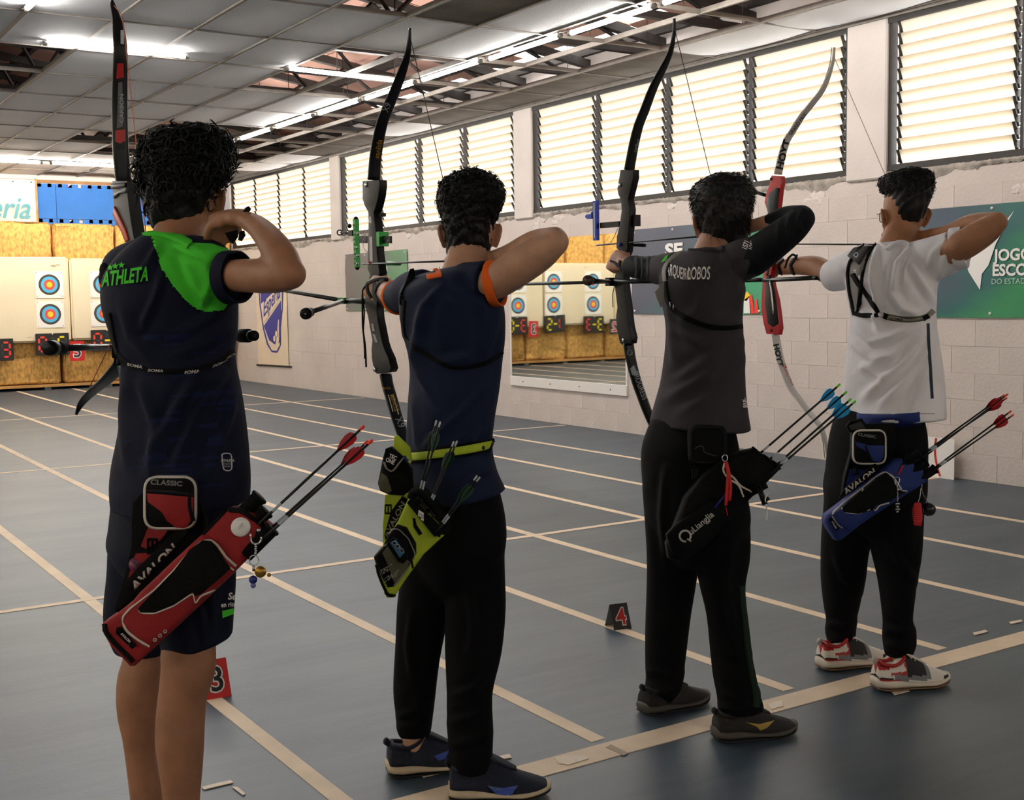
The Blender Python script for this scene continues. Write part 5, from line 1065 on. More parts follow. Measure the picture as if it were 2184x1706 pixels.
word('ARQUEIRO', B3, (1421, 587), (1, .04), (.06, -1), 24, m_white, p3, 'back_lettering', .012, .30, 0., warp=wq); word('LOBOS', B3, (1467, 596), (1, -.02), (.06, -1), 26, m_white, p3, 'back_lettering', .012, .40, 0.)
word('1571', B3, (1593, 532), (.35, -.94), (-.94, -.30), 11, m_white, p3, 'sleeve_lettering', .03, .62); word('LOBOS', B3, (1606, 533), (.3, -.95), (-.95, -.3), 10, m_white, p3, 'sleeve_lettering', .03, .5)
word('SK', B3, (1584, 869), (1, 0), (0, -1), 9, m_white, p3, 'hem_lettering', .04, 1.1)
for pts in ([(1585, 859), (1583, 851), (1588, 856)], [(1587, 858), (1588, 846), (1591, 857)], [(1590, 859), (1594, 852), (1593, 860)]):
    V, F = drape(*poly2d(pts), B3, .002, 4)
    if len(F): mk('hem_mark', V, F, m_white, p3, False)
V, F = drape(*poly2d([(1413, 555), (1420, 546), (1426, 544), (1420, 556), (1411, 560)]), B3, .002, 4); mk('flag_patch', V, F, green1, p3, False) if len(F) else None
hr3 = [(1496, 1588, 540), (1490, 1590, 520), (1486, 1593, 500), (1482, 1598, 478), (1478, 1602, 455), (1471, 1607, 430), (1471, 1607, 410), (1480, 1602, 393), (1496, 1592, 381), (1514, 1576, 374), (1530, 1556, 370)]
V, F, E = remesh([hair_rows(hr3, 3.92, HY, [.0, .015, .03, .04, .06, .09, .10, .10, .09, .07, .04], [.055, .072, .084, .094, .102, .106, .106, .10, .088, .066, .04], ins=4.5)], .006, 2)
m_hair3 = mat('hair_dark_brown', (22, 18, 16), .5, spec=.3)
N = vnorm(V, F); V = V+N*(.003*np.sin(V@A(60, 40, 50))*np.sin(V@A(-50, 75, 40)))[:, None]; mk('hair', V, F, m_hair3, p3)
q = proj(V); dens = np.clip((560-q[:, 1])/120, .05, 1)*np.where(N@f3 > .75, .3, 1); V2, F2 = strands(V, N, 2200, .020, .0016, .0035, .3, .45, 31, dens=dens/dens.sum()); o = mk('hair_strands', V2, F2, m_hair3, p3); o['kind'] = 'stuff'
greyshoe = {'out': mat('rubber_black', (26, 25, 25), .7), 'mid': mat('foam_brown_grey', (76, 70, 64), .75), 'up': mat('knit_charcoal', (38, 35, 34), .85, bump=(240, .3))}
SH3 = []
for a, b in (((1370, 1525), (1488, 1497)), ((1524, 1579), (1700, 1560))):
    hold = empty('shoe'); hold.parent = p3; h_, t_ = h2(a, b); k = .275/np.linalg.norm(t_-h_); t_ = h_+(t_-h_)*k; SH3.append(shoe(hold, 'shoe', h_, t_, greyshoe, h=.105)[0])
BSH = bvh(SH3[1]); swoosh(BSH, [(1590, 1540), (1620, 1544), (1652, 1536), (1636, 1552), (1622, 1558), (1614, 1550)], mat('flash_gold', (170, 140, 60), .4), p3)

# ---------------------------------------------------------------- archer in white
p4 = empty('person', on(1880, 1440, 2, 0), 'person in a white t-shirt and glasses, blue quiver, white trainers', 'person')
sk4 = skin_mat('skin_brown', (166, 116, 84)); white4 = cloth('tee_white', (244, 240, 246), .8); blackp4 = cloth('trousers_black_c', (7, 7, 9), .9)
hc4 = P(1928, 462, 4.40); hp, (f4, r4_, u4, L4) = head_parts(hc4, math.radians(33), 0, .94)
neck = tube([P(1926, 475, 4.39), P(1920, 502, 4.37), P(1908, 550, 4.34)], [.055, .058, .08], 22, 4)
arm_r = arm([(1950, 556, 4.27, 36), (1998, 552, 4.205, 36), (2050, 525, 4.1, 36), (2100, 494, 4.05, 30), (2128, 474, 4.02, 22)], thin=True); elb = ball(P(2132, 470, 4.02), .026)
arm_r2 = arm([(2125, 472, 4.03, 21), (2072, 476, 4.14, 20), (2020, 493, 4.25, 14), (1970, 503, 4.36, 12), (1955, 506, 4.40, 11.5)]); hw = P(1957, 506, 4.40); hnd = hand_parts(hw, A(-.5, .85, .02), A(-.2, .2, .9), A(.5, -.3, .4), (40, 70, 50), .95)
arm_l = arm([(1840, 562, 4.38, 36), (1800, 578, 4.52, 31), (1770, 583, 4.61, 27), (1738, 568, 4.7, 22.5), (1700, 567, 4.8, 19), (1664, 571, 4.88, 15.5)], thin=True); hwl = P(1667, 571, 4.875); hndl = hand_parts(hwl, P(1636, 572, 4.96)-hwl, A(.45, .35, .8), A(-.5, -.75, .35), (60, 72, 42), 1.0, .55, 40)
core = tube([P(1908, 560, 4.34), P(1903, 720, 4.34), P(1880, 900, 4.35)], [.075, .085, .085], 18, 3)
legs = [tube([P(1880, 900, 4.35), P(1805, 1120, 4.44), P(1798, 1280, 4.48), P(1796, 1370, 4.49), P(1800, 1400, 4.49)], [.08, .06, .044, .034, .034], 16, 3), tube([P(1880, 900, 4.35), P(1914, 1120, 4.30), P(1914, 1280, 4.26), P(1918, 1390, 4.25), P(1922, 1435, 4.25)], [.08, .06, .044, .034, .034], 16, 3)]
body4 = build_body(p4, hp+[neck, arm_r, elb, arm_r2, arm_l, core]+hnd+hndl+legs, sk4); eyes(L4, 1., p4)
rows = [((1790, 892), (2012, 888)), ((1797, 850), (2010, 855)), ((1804, 790), (2007, 790)), ((1811, 725), (2003, 735)), ((1816, 672), (1996, 672)), ((1810, 635), (1996, 632)), ((1807, 602), (1996, 592)), ((1812, 572), (1988, 562)), ((1828, 544), (1972, 540)), ((1856, 524), (1952, 524)), ((1878, 517), (1940, 517))]
tor4 = body_rows(rows, 4.34, math.radians(14), 1.42)
sll4 = tube([P(1850, 558, 4.38), P(1808, 576, 4.51), P(1774, 590, 4.605)], [.066, .070, .060], 26, 5); slr4 = tube([P(1945, 556, 4.28), P(2000, 550, 4.2), P(2042, 530, 4.15)], [.066, .078, .070], 28, 5)
F4 = [([(1866, 560), (1868, 620), (1872, 700)], 9, .010), ([(1872, 530), (1864, 570), (1862, 620)], 7, .008), ([(1942, 530), (1915, 560), (1905, 610)], 7, .010), ([(1950, 540), (1930, 570), (1925, 600)], 6, .008), ([(1940, 555), (1965, 600), (1990, 640)], 8, .007), ([(1900, 620), (1925, 660), (1960, 670)], 9, .009), ([(2030, 520), (2010, 560), (2000, 600)], 8, .005), ([(2020, 510), (1990, 540), (1975, 580)], 7, .004), ([(1820, 690), (1860, 730), (1900, 720), (1960, 690)], 10, .010), ([(1815, 720), (1850, 760), (1905, 760)], 10, .009), ([(1985, 690), (1930, 770), (1840, 850)], 11, .011), ([(1992, 720), (1950, 790), (1880, 860)], 10, .009), ([(1815, 640), (1830, 660), (1870, 680)], 8, .007), ([(1970, 690), (1900, 760), (1830, 790)], 10, .008), ([(1985, 760), (1960, 830), (1940, 880)], 10, .008), ([(1800, 560), (1830, 580), (1850, 610)], 9, .006), ([(1830, 770), (1860, 800), (1890, 800)], 8, .006)]
F4 = [(p, w, h*1.45) for p, w, h in F4]
shirt4 = garment('shirt', [tor4, sll4, slr4], white4, p4, F4, .003, 8); B4 = bvh(shirt4)
V, F = strap([(1877, 517), (1884, 526), (1893, 531)], 3, B4, .001, .004); mk('collar', V, F, white4, p4)
V, F = strap([(1893, 531), (1905, 521), (1920, 517), (1932, 518), (1941, 523)], 3.5, B4, .001, .005); mk('collar', V, F, white4, p4)
cuff(p4, 'sleeve_hem', P(2034, 532, 4.15), CR*.84+CU*.16-CF*.48, .036, .0745, .0725, .004, white4); cuff(p4, 'sleeve_hem', P(1786, 586, 4.575), P(1765, 588, 4.64)-P(1808, 576, 4.51), .028, .0625, .0600, .004, white4)
for path in ([(2040, 488), (2044, 525), (2046, 566)], [(1796, 882), (1880, 883), (1994, 882)]):
    V, F = strap(path, 1.0, B4, -.0015, .002); mk('hem_seam', V, F, mat('seam_grey', (176, 172, 178), .8), p4)
V, F = strap([(1979, 690), (1981, 740), (1985, 800), (1988, 850)], 3.0, B4, .0, .0016); mk('side_piping', V, F, mat('piping_teal', (28, 46, 60), .7), p4, label='dark teal side piping')
pel4 = body_rows([((1790, 872), (1964, 875)), ((1772, 930), (1975, 930)), ((1763, 1000), (1976, 1000)), ((1757, 1060), (1972, 1060)), ((1785, 1110), (1940, 1110)), ((1815, 1142), (1905, 1142))], 4.35, .1, 1.3)
ll = leg_rows([((1760, 1030), (1885, 1030)), ((1754, 1095), (1872, 1095)), ((1751, 1140), (1862, 1140)), ((1751, 1180), (1850, 1180)), ((1752, 1240), (1842, 1240)), ((1758, 1295), (1830, 1295)), ((1763, 1325), (1826, 1322)), ((1759, 1345), (1826, 1343)), ((1766, 1376), (1822, 1368))], [4.37, 4.39, 4.41, 4.44, 4.47, 4.48, 4.49, 4.49, 4.49]); lr = leg_rows([((1850, 1030), (1974, 1030)), ((1850, 1095), (1970, 1095)), ((1852, 1140), (1967, 1140)), ((1858, 1180), (1964, 1180)), ((1871, 1235), (1956, 1235)), ((1880, 1300), (1947, 1298)), ((1883, 1330), (1946, 1327)), ((1882, 1360), (1954, 1352)), ((1889, 1402), (1947, 1397))], [4.34, 4.33, 4.31, 4.29, 4.27, 4.25, 4.25, 4.25, 4.25])
pants4 = garment('trousers', [pel4, ll, lr], blackp4, p4, FP([[(1765, 1330), (1795, 1335), (1822, 1328)], [(1885, 1340), (1920, 1350), (1950, 1340)], [(1885, 1375), (1920, 1385), (1945, 1375)], [(1890, 1150), (1920, 1200), (1950, 1240)], [(1780, 1180), (1800, 1230), (1830, 1260)]]), .003, 17, v=.007, smooth=9); BP4 = bvh(pants4)
hr4 = [(1898, 1962, 476), (1893, 1969, 462), (1890, 1974, 448), (1886, 1980, 432), (1884, 1986, 415), (1876, 1988, 398), (1876, 1987, 385), (1886, 1983, 375), (1902, 1974, 368), (1918, 1962, 364), (1930, 1950, 362)]
V, F, E = remesh([hair_rows(hr4, 4.40, HY, [.0, .01, .02, .03, .05, .095, .10, .10, .09, .07, .04], [.066, .082, .092, .099, .104, .106, .106, .10, .088, .066, .04], ins=4.5)], .006, 2)
N = vnorm(V, F); V = V+N*(.003*np.sin(V@A(110, 70, 95))*np.sin(V@A(-90, 105, 80)))[:, None]; mk('hair', V, F, m_hair, p4)
q = proj(V); dens = np.clip((425-q[:, 1])/40, .0, 1)*np.where(N@f4 > .8, .5, 1); V2, F2 = strands(V, N, 1100, .016, .0025, .006, .9, .08, 41, dens=dens/dens.sum()); o = mk('hair_curls', V2, F2, m_hair, p4); o['kind'] = 'stuff'
# glasses, ear to lens
gl = empty('glasses', L4(0, .1, 0), 'thin dark framed glasses worn by the archer in white', 'glasses'); m_fr = mat('frame_dark', (30, 28, 28), .4)
for sx in (-1, 1):
    c = L4(sx*.033, .112, .006); V, F = tube([c+r4_*x+u4*z for x, z in rrect(-.026, -.019, .026, .019, .009, 4)]+[c+r4_*.026+u4*-.010], .0016, 6); mk('rim', V, F, m_fr, gl)
    gm = mat('clear_lens', (235, 240, 240), .05, spec=.5); gm.node_tree.nodes['Principled BSDF'].inputs['Transmission Weight'].default_value = 1.0; gm.node_tree.nodes['Principled BSDF'].inputs['IOR'].default_value = 1.05
    V, F = prism([c+r4_*x+u4*z for x, z in rrect(-.025, -.018, .025, .018, .008, 4)], f4, .0015); mk('lens', V, F, gm, gl, False)
    V, F = tube([c+r4_*sx*.028+u4*.012, L4(sx*.079, .085, .016), L4(sx*.083, .02, .014), L4(sx*.082, -.012, .006), L4(sx*.079, -.022, -.016)], .0017, 6, 4); mk('temple', V, F, m_fr, gl)
V, F = tube([L4(-.009, .114, .010), L4(0, .117, .013), L4(.009, .114, .010)], .0016, 6, 2); mk('bridge', V, F, m_fr, gl)
w_, r_, b_, g_ = mat('leather_white', (226, 218, 208), .55), mat('leather_red', (176, 34, 32), .5), mat('mesh_black', (30, 29, 32), .75), mat('suede_grey', (128, 128, 134), .8)
def puma(a, b, z):
    if a < .27 and z < .040+.02*(.27-a): return 1
    if a < .17 and z < .052: return 2
    if a < .14: return 0 if z < .078 else 1
    if a < .34 and z > .068: return 0
    if .14 < a < .36 and z > .058: return 1
    if .36 < a < .60 and z > .052: return 2
    if .18 < a < .66 and z > .036+.018*max(0, .3-a): return 3
    if .84 < a < .94 and .030 < z < .043: return 2
    return 0
whiteshoe = {'out': mat('rubber_tan', (120, 92, 66), .7), 'mid': mat('foam_white', (226, 214, 198), .7, noise=(20, .08)), 'up': [w_, r_, b_, g_], 'paint': puma, 'collar': r_, 'tongue': w_, 'lace': mat('lace_cream', (226, 214, 196), .8), 'tab': mat('tab_grey', (190, 180, 172), .7)}
for a, b in (((1748, 1428), (1876, 1412)), ((1865, 1471), (2036, 1455))):
    hold = empty('shoe'); hold.parent = p4; h_, t_ = h2(a, b); k = .285/np.linalg.norm(t_-h_); t_ = h_+(t_-h_)*k; shoe(hold, 'shoe', h_, t_, whiteshoe, h=.118, sole=.038)
# ================================================================== BOWS
m_carb = mat('carbon_black', (13, 13, 15), .38, spec=.4); m_alu = mat('anodised_black', (9, 9, 11), .42, spec=.3); m_grn = mat('anodised_green', (34, 138, 52), .35, metal=.4); m_chr = mat('chrome', (200, 200, 204), .2, metal=1.)
m_nav = mat('limb_navy_black', (10, 11, 20), .35, spec=.4); m_blu = mat('anodised_blue', (34, 66, 170), .4, metal=.3); m_limbw = mat('limb_white', (222, 218, 214), .4); m_red = mat('riser_red', (196, 36, 40), .35); m_grey = mat('riser_grey', (38, 39, 42), .5); m_str = mat('string_dark', (60, 52, 48), .7); m_stro = mat('string_orange', (214, 120, 90), .7)
m_gold = mat('print_gold', (196, 150, 50), .5); m_pale = mat('print_pale_grey', (176, 186, 196), .6); m_cord = mat('cord_black', (18, 18, 20), .9)
def inplane(pts, X):
    """photo points -> places in the upright bow plane x = X (a number or one per point)"""
    return [on(u, v, 0, X if not hasattr(X, '__len__') else X[i]) for i, (u, v, *_) in enumerate(pts)]
def limb(pts, X, width, thick, sub=5):
    """recurve limb: flat laminated blade, broad across the bow plane, thin within it"""
    c = np.array(inplane(pts, X)); w = np.array(width, float); t = np.array(thick, float); q = catm(np.concatenate([c, w[:, None], t[:, None]], 1), sub); c, w, t = q[:, :3], q[:, 3], q[:, 4]
    T = np.gradient(c, axis=0); T /= np.linalg.norm(T, axis=1)[:, None]; out = []
    for p, tt, ww, th in zip(c, T, w, t): n = nrm(np.cross(tt, XA)); b = nrm(np.cross(n, tt)); out.append(ring(p, b*ww/2, n*th/2, 16, 4.5))
    return loft(out)
def bar3(a, b, r, n=12): return cyl(np.asarray(a, float), np.asarray(b, float), r, n)
def riser_plate(outl, X, th, holes=()):
    """machined riser plate in the bow plane from a closed outline, with bevelled edges"""
    pts = [on(u, v, 0, X) for u, v in outl]; V2, F2 = poly2d(outl); k = len(V2)
    V = [on(u, v, 0, X)-XA*th/2 for u, v in V2]+[on(u, v, 0, X)+XA*th/2 for u, v in V2]; F = [f[::-1] for f in F2]+[[i+k for i in f] for f in F2]+[[i, (i+1) % k, (i+1) % k+k, i+k] for i in range(k)]
    bm = bmesh.new(); vs = [bm.verts.new(v) for v in V]
    for f in F:
        try: bm.faces.new([vs[i] for i in f])
        except ValueError: pass
    bmesh.ops.recalc_face_normals(bm, faces=bm.faces); es = [e for e in bm.edges if len(e.link_faces) == 2 and e.calc_face_angle(0) > .9 and abs((e.verts[0].co-e.verts[1].co).normalized().x) < .9]
    bmesh.ops.bevel(bm, geom=es, offset=min(.004, th*.2), segments=2, affect='EDGES', profile=.6); bm.verts.index_update(); V = [v.co[:] for v in bm.verts]; F = [[v.index for v in f.verts] for f in bm.faces]; bm.free(); return V, F
def nock_groove(p, r, m, parent):
    V, F = ball(p, r, 10, 6); return mk('limb_tip', V, F, m, parent)

# ---- bow of the archer with the orange trim
X2 = 1.85; bow = empty('recurve_bow', on(798, 600, 0, X2), 'black recurve bow with green sight held by the archer in orange trim', 'bow'); bow2 = bow
up = [(874, 60), (873, 84), (869, 117), (858, 152), (845, 187), (828, 228), (815, 262), (806, 302), (800, 342), (797, 384)]
V, F = limb(up, X2, [.006, .012, .022, .032, .037, .040, .041, .042, .043, .044], [.011, .009, .008, .009, .010, .011, .012, .013, .014, .016]); lu = mk('upper_limb', V, F, m_nav, bow)
lo = [(822, 798), (827, 822), (834, 846), (843, 878), (853, 910), (866, 945), (882, 980), (900, 1010), (918, 1034), (930, 1052), (934, 1066)]
V, F = limb(lo, X2, [.044, .043, .043, .042, .042, .041, .040, .036, .026, .014, .007], [.016, .014, .013, .012, .011, .011, .010, .009, .008, .009, .010]); ll_ = mk('lower_limb', V, F, m_nav, bow)
ro = [(781, 386), (781, 425), (786, 440), (793, 452), (794, 470), (793, 500), (792, 540), (792, 575), (797, 585), (790, 612), (786, 640), (787, 656), (792, 672), (797, 700), (802, 725), (800, 745), (801, 765), (806, 792), (812, 797), (838, 793), (842, 785), (836, 762), (828, 745), (823, 730), (818, 705), (813, 680), (811, 660), (812, 640), (817, 615), (814, 595), (818, 582), (816, 570), (812, 540), (811, 505), (808, 478), (805, 455), (811, 436), (815, 420), (818, 395), (817, 384)]
V, F = riser_plate(ro, X2, .030); rs = mk('riser', V, F, m_alu, bow, True, auto=35)
for c in ((790, 394), (808, 787)):
    p = on(*c, 0, X2)-XA*.015; V, F = cyl(p-XA*.003, p, .0085, 14); mk('limb_bolt', V, F, m_chr, bow)
for a, b, w_ in (((797, 462), (799, 476), 3.2), ((800, 505), (801, 560), 3.2), ((803, 690), (806, 706), 2.6), ((806, 712), (812, 730), 2.6)):
    o_ = [(a[0]-w_, a[1]), (a[0]+w_, a[1]), (b[0]+w_, b[1]), (b[0]-w_, b[1])]; V, F = prism([on(u, v, 0, X2)-XA*.0155 for u, v in o_], -XA, .0012); mk('weight_slot', V, F, mat('slot_light', (150, 150, 152), .4, metal=.5), bow, False)
V, F = loft(catm([ring(on(798, 592, 0, X2), XA*.015, YA*.019, 16), ring(on(799, 615, 0, X2), XA*.016, YA*.021, 16), ring(on(798, 640, 0, X2), XA*.015, YA*.019, 16), ring(on(799, 654, 0, X2), XA*.015, YA*.016, 16)], 3)); mk('grip', V, F, mat('grip_dark', (36, 32, 30), .6), bow)
BL2 = bvh(lu); BLL2 = bvh(ll_)
word('sanlida', BL2, (808, 338), (.17, -1), (-1, -.17), 11, m_gold, bow, 'limb_lettering', 0, .95); word('X9', BL2, (827, 240), (.36, -.93), (-.93, -.36), 13, m_pale, bow, 'limb_lettering', 0, .9)
word('sanlida', BLL2, (817, 830), (.98, .05), (-.05, -1), 5.5, m_gold, bow, 'limb_lettering', 0.0, .8)
word('MIRACLE', BLL2, (831, 843), (.30, .95), (.95, -.30), 9, m_gold, bow, 'limb_lettering', .02, .72); word('X9', BLL2, (842, 893), (.40, .92), (.92, -.40), 15, m_pale, bow, 'limb_lettering', .0, .9)
for a, b in (((828, 842), (838, 878)), ((838, 842), (850, 884))):
    V, F = strap([a, b], .8, BLL2, .0004, .0008, 3); mk('limb_pinstripe', V, F, m_white, bow)
V, F = tube([P(821, 829, (on(821, 829, 0, X2)-CC)@CF-.03)+CR*.004*math.cos(t)+CU*.004*math.sin(t) for t in np.linspace(0, 5.2, 9)], .0012, 4); mk('maker_mark', V, F, mat('print_teal', (84, 152, 168), .5), bow)
# string at full draw
ns = P(985, 556, 3.50); V, F = tube([on(876, 84, 0, X2), ns], .0014, 5); mk('bowstring', V, F, m_str, bow); V, F = tube([on(932, 1050, 0, X2), ns], .0014, 5); mk('bowstring', V, F, m_str, bow)
# sight
s = lambda u, v, dx=0: on(u, v, 0, X2)+XA*dx
sx = -.045; V, F = cbox(s(764, 571)+A(-.008, -.007, 0), A(*(s(759, 467)+A(.008, .007, 0))[:2], s(759, 467)[2]), .002); a, b = s(762, 570, 0), s(759, 468, 0)
V, F = obox((a+b)/2, (b-a)/2, nrm(np.cross(b-a, XA))*.0085, XA*.008); mk('sight_bar', V, F, m_grn, bow, False)
g = G()
for k in range(9): p = a+(b-a)*(.08+.1*k)+nrm(np.cross(b-a, XA))*.0; V, F = obox(p+XA*-.0085, (b-a)*.013, nrm(np.cross(b-a, XA))*.004, XA*.001); g.add(V, F)
o = g.build('sight_scale', m_ink, bow); o['kind'] = 'stuff'
for p, r in ((b, .011), (a, .010)): V, F = ball(p, A(.009, .009, r), 10, 6); mk('sight_knob', V, F, m_alu, bow)
V, F = obox((s(768, 511)+s(834, 511))/2, (s(834, 511)-s(768, 511))/2, ZA*.012, XA*.004); mk('sight_arm', V, F, m_alu, bow, False)
for k in range(8):
    p = s(774+8*k, 508+5*(k % 2)); V, F = cyl(p-XA*.0048, p-XA*.0042, .0035, 8); mk('arm_hole', V, F, mat('slot_light', (150, 150, 152), .4, metal=.5), bow)
V, F = obox(s(816, 510), YA*.010, ZA*.024, XA*.018); mk('sight_clamp', V, F, m_grn, bow, False)
V, F = obox(s(752, 497), YA*.016, ZA*.010, XA*.010); mk('sight_carriage', V, F, m_alu, bow, False)
for c, r in (((752, 482), .008), ((770, 498), .006), ((768, 528), .005), ((770, 545), .006), ((769, 563), .006)): V, F = ball(s(*c, -.012), r, 9, 6); mk('sight_screw', V, F, m_chr if r < .0065 else m_alu, bow)
c = s(730, 496, -.01); V, F = bar3(s(748, 497, -.008), c+YA*-.008, .0025, 8); mk('pin_rod', V, F, m_alu, bow)
V, F = tube([c+(CR*math.cos(t)+CU*math.sin(t))*.0088 for t in np.linspace(0, 2*np.pi, 20)], .0024, 6); mk('sight_ring', V, F, m_alu, bow)
V, F = tube([s(792, 545), s(780, 525, -.01), s(786, 490, -.008)], .0014, 5, 4); mk('clicker', V, F, m_chr, bow)
V, F = bar3(s(816, 562, .018), s(836, 562, .03), .0065); mk('plunger', V, F, m_grn, bow); V, F = ball(s(800, 560, -.02), .005, 8, 6); mk('plunger_head', V, F, m_red, bow)
V, F = obox(s(806, 440+18, .012), YA*.012, ZA*.006, XA*.012); mk('sight_stop', V, F, m_alu, bow, False)
# stabilizers
j0, j1 = s(792, 643, -.0), s(750, 641, -.03); V, F = bar3(j0, j1, .0085); mk('extender', V, F, m_carb, bow)
V, F = obox(j1, nrm(j1-j0)*.018, ZA*.011, np.cross(nrm(j1-j0), ZA)*.014); mk('v_bar', V, F, m_grn, bow, False)
e1 = on(622, 622, 0, 1.80); V, F = bar3(j1, j1+(e1-j1)*1.9, .0075); mk('long_rod', V, F, m_carb, bow)
e2 = P(655, 668, 3.62); V, F = bar3(j1, e2, .0078); mk('side_rod', V, F, m_carb, bow); dd = nrm(e2-j1); V, F = bar3(e2-dd*.045, e2+dd*.0, .014, 18); mk('damper', V, F, m_cord, bow); V, F = bar3(e2, e2+dd*.022, .0175, 24); mk('end_weight', V, F, m_alu, bow); V, F = bar3(e2+dd*.022, e2+dd*.0235, .0028, 10); mk('weight_screw', V, F, m_chr, bow)
e3 = j1+A(.16, -.22, -.02); V, F = bar3(j1, e3, .0078); mk('side_rod', V, F, m_carb, bow)
# arrow on the string
ar = empty('arrow', on(790, 564, 0, X2-.012), 'thin dark arrow drawn on the green-sighted bow', 'arrow', 'arrows on the drawn bows'); at, an = on(774, 563, 0, X2-.014), ns+CR*-.0; V, F = bar3(at, an, .0029, 8); mk('shaft', V, F, m_carb, ar); V, F = tube([at, at+nrm(at-an)*.02], [.0029, .0006], 8); mk('point', V, F, m_chr, ar)
# finger sling
sl = empty('finger_sling', P(790, 640, 3.9), 'black shoelace sling tied round the bow hand of the archer in orange trim', 'sling')
BB2 = bvh(body2)
for path in ([(767, 579), (776, 592), (783, 606)], [(783, 606), (772, 618), (773, 632)], [(783, 606), (785, 622), (793, 634)], [(783, 606), (800, 598), (818, 596), (827, 598)], [(800, 604), (797, 620), (806, 640), (818, 652)], [(818, 597), (804, 610), (799, 628), (804, 644)]):
    q = strap(path, 2.6, BB2, .001, .004, 3)
    if q: mk('lace', q[0], q[1], m_cord, sl)
d_ = 3.90
V, F = tube([P(773, 628, d_), P(773, 660, d_), P(774, 700, d_), P(779, 740, d_), P(781, 783, d_)], .0033, 6, 4); mk('loose_end', V, F, m_cord, sl)
V, F = tube([P(773, 628, d_), P(777, 665, d_), P(775, 705, d_), P(777, 738, d_), P(778, 765, d_)], .0026, 6, 4); mk('loose_end', V, F, m_cord, sl)

# ---- bow of the archer in charcoal
X3 = 2.72; bow = empty('recurve_bow', on(1328, 575, 0, X3), 'black recurve bow with blue sight held by the archer in charcoal', 'bow'); s = lambda u, v, dx=0: on(u, v, 0, X3)+XA*dx
up = [(1438, 40), (1438, 67), (1430, 110), (1412, 150), (1393, 188), (1375, 235), (1362, 268), (1352, 308), (1345, 345), (1342, 362)]
V, F = limb(up, X3, [.006, .012, .022, .032, .037, .040, .041, .042, .043, .044], [.011, .009, .008, .009, .010, .011, .012, .013, .014, .016]); lu = mk('upper_limb', V, F, m_carb, bow)
lo = [(1340, 732), (1346, 768), (1357, 811), (1369, 846), (1384, 885), (1402, 922), (1424, 955), (1447, 982), (1466, 1002), (1476, 1018), (1479, 1034)]
V, F = limb(lo, X3, [.044, .043, .043, .042, .041, .040, .038, .034, .024, .013, .007], [.016, .014, .013, .012, .011, .011, .010, .009, .008, .009, .010]); ll_ = mk('lower_limb', V, F, m_carb, bow)
ro = [(1330, 362), (1326, 385), (1323, 402), (1325, 415), (1331, 428), (1332, 450), (1328, 480), (1322, 505), (1321, 528), (1330, 540), (1326, 562), (1318, 588), (1317, 605), (1320, 630), (1323, 655), (1320, 675), (1322, 700), (1328, 730), (1334, 736), (1352, 732), (1354, 720), (1348, 695), (1345, 670), (1343, 650), (1339, 620), (1337, 600), (1338, 580), (1344, 560), (1340, 545), (1344, 535), (1346, 500), (1349, 470), (1350, 445), (1346, 425), (1351, 405), (1357, 380), (1357, 362)]
V, F = riser_plate(ro, X3, .030); mk('riser', V, F, m_alu, bow, True, auto=35)
for c in ((1329, 395), (1337, 725)): p = on(*c, 0, X3)-XA*.015; V, F = cyl(p-XA*.003, p, .0075, 14); mk('limb_bolt', V, F, m_chr, bow)
V, F = loft(catm([ring(s(1332, 545), XA*.015, YA*.019, 16), ring(s(1332, 565), XA*.016, YA*.021, 16), ring(s(1329, 585), XA*.015, YA*.019, 16), ring(s(1328, 598), XA*.015, YA*.016, 16)], 3)); mk('grip', V, F, mat('grip_dark', (36, 32, 30), .6), bow)
BLL3 = bvh(ll_); BLU3 = bvh(lu)
word('PROGRESS', BLL3, (1349, 795), (.34, .94), (.94, -.34), 12, m_pale, bow, 'limb_lettering', .0, .78)
V, F = drape(*poly2d([(1344, 786), (1352, 778), (1361, 800), (1348, 800)]), BLL3, .001, 4); mk('limb_mark', V, F, m_pale, bow, False) if len(F) else None
V, F = tube([P(1343, 752, (on(1343, 752, 0, X3)-CC)@CF-.03)+CR*.009*math.cos(t)+CU*.009*math.sin(t) for t in np.linspace(0, 6.28, 14)], .0012, 4); mk('maker_mark', V, F, m_pale, bow)
word('carbon', BLU3, (1357, 325), (.28, -.96), (-.96, -.28), 8, m_pale, bow, 'limb_lettering', 0, .9)
ns3 = P(1546, 500, 3.92); V, F = tube([on(1440, 66, 0, X3), ns3], .0014, 5); mk('bowstring', V, F, m_str, bow); V, F = tube([on(1478, 1018, 0, X3), ns3], .0014, 5); mk('bowstring', V, F, m_str, bow)
a, b = s(1281, 513, -.02), s(1280, 429, -.02); V, F = obox((a+b)/2, (b-a)/2, nrm(np.cross(b-a, XA))*.0105, XA*.007); mk('sight_bar', V, F, m_blu, bow, False); V, F = obox((a+b)/2-XA*.0075, (b-a)*.44, nrm(np.cross(b-a, XA))*.003, XA*.001); mk('sight_scale', V, F, m_white, bow, False)
V, F = obox((s(1286, 481, -.01)+s(1326, 478, -.01))/2, (s(1326, 478, -.01)-s(1286, 481, -.01))/2, ZA*.010, XA*.004); mk('sight_arm', V, F, m_alu, bow, False)
V, F = obox(s(1269, 462, -.02), YA*.016, ZA*.008, XA*.008); mk('sight_carriage', V, F, m_blu, bow, False)
for c in ((1261, 462), (1273, 455)): V, F = ball(s(*c, -.02), .007, 9, 6); mk('sight_knob', V, F, m_blu, bow)
V, F = bar3(s(1338, 522, .015), s(1362, 523, .03), .006); mk('plunger', V, F, m_alu, bow); V, F = ball(s(1331, 522, -.018), .0075, 9, 6); mk('plunger_head', V, F, m_blu, bow)
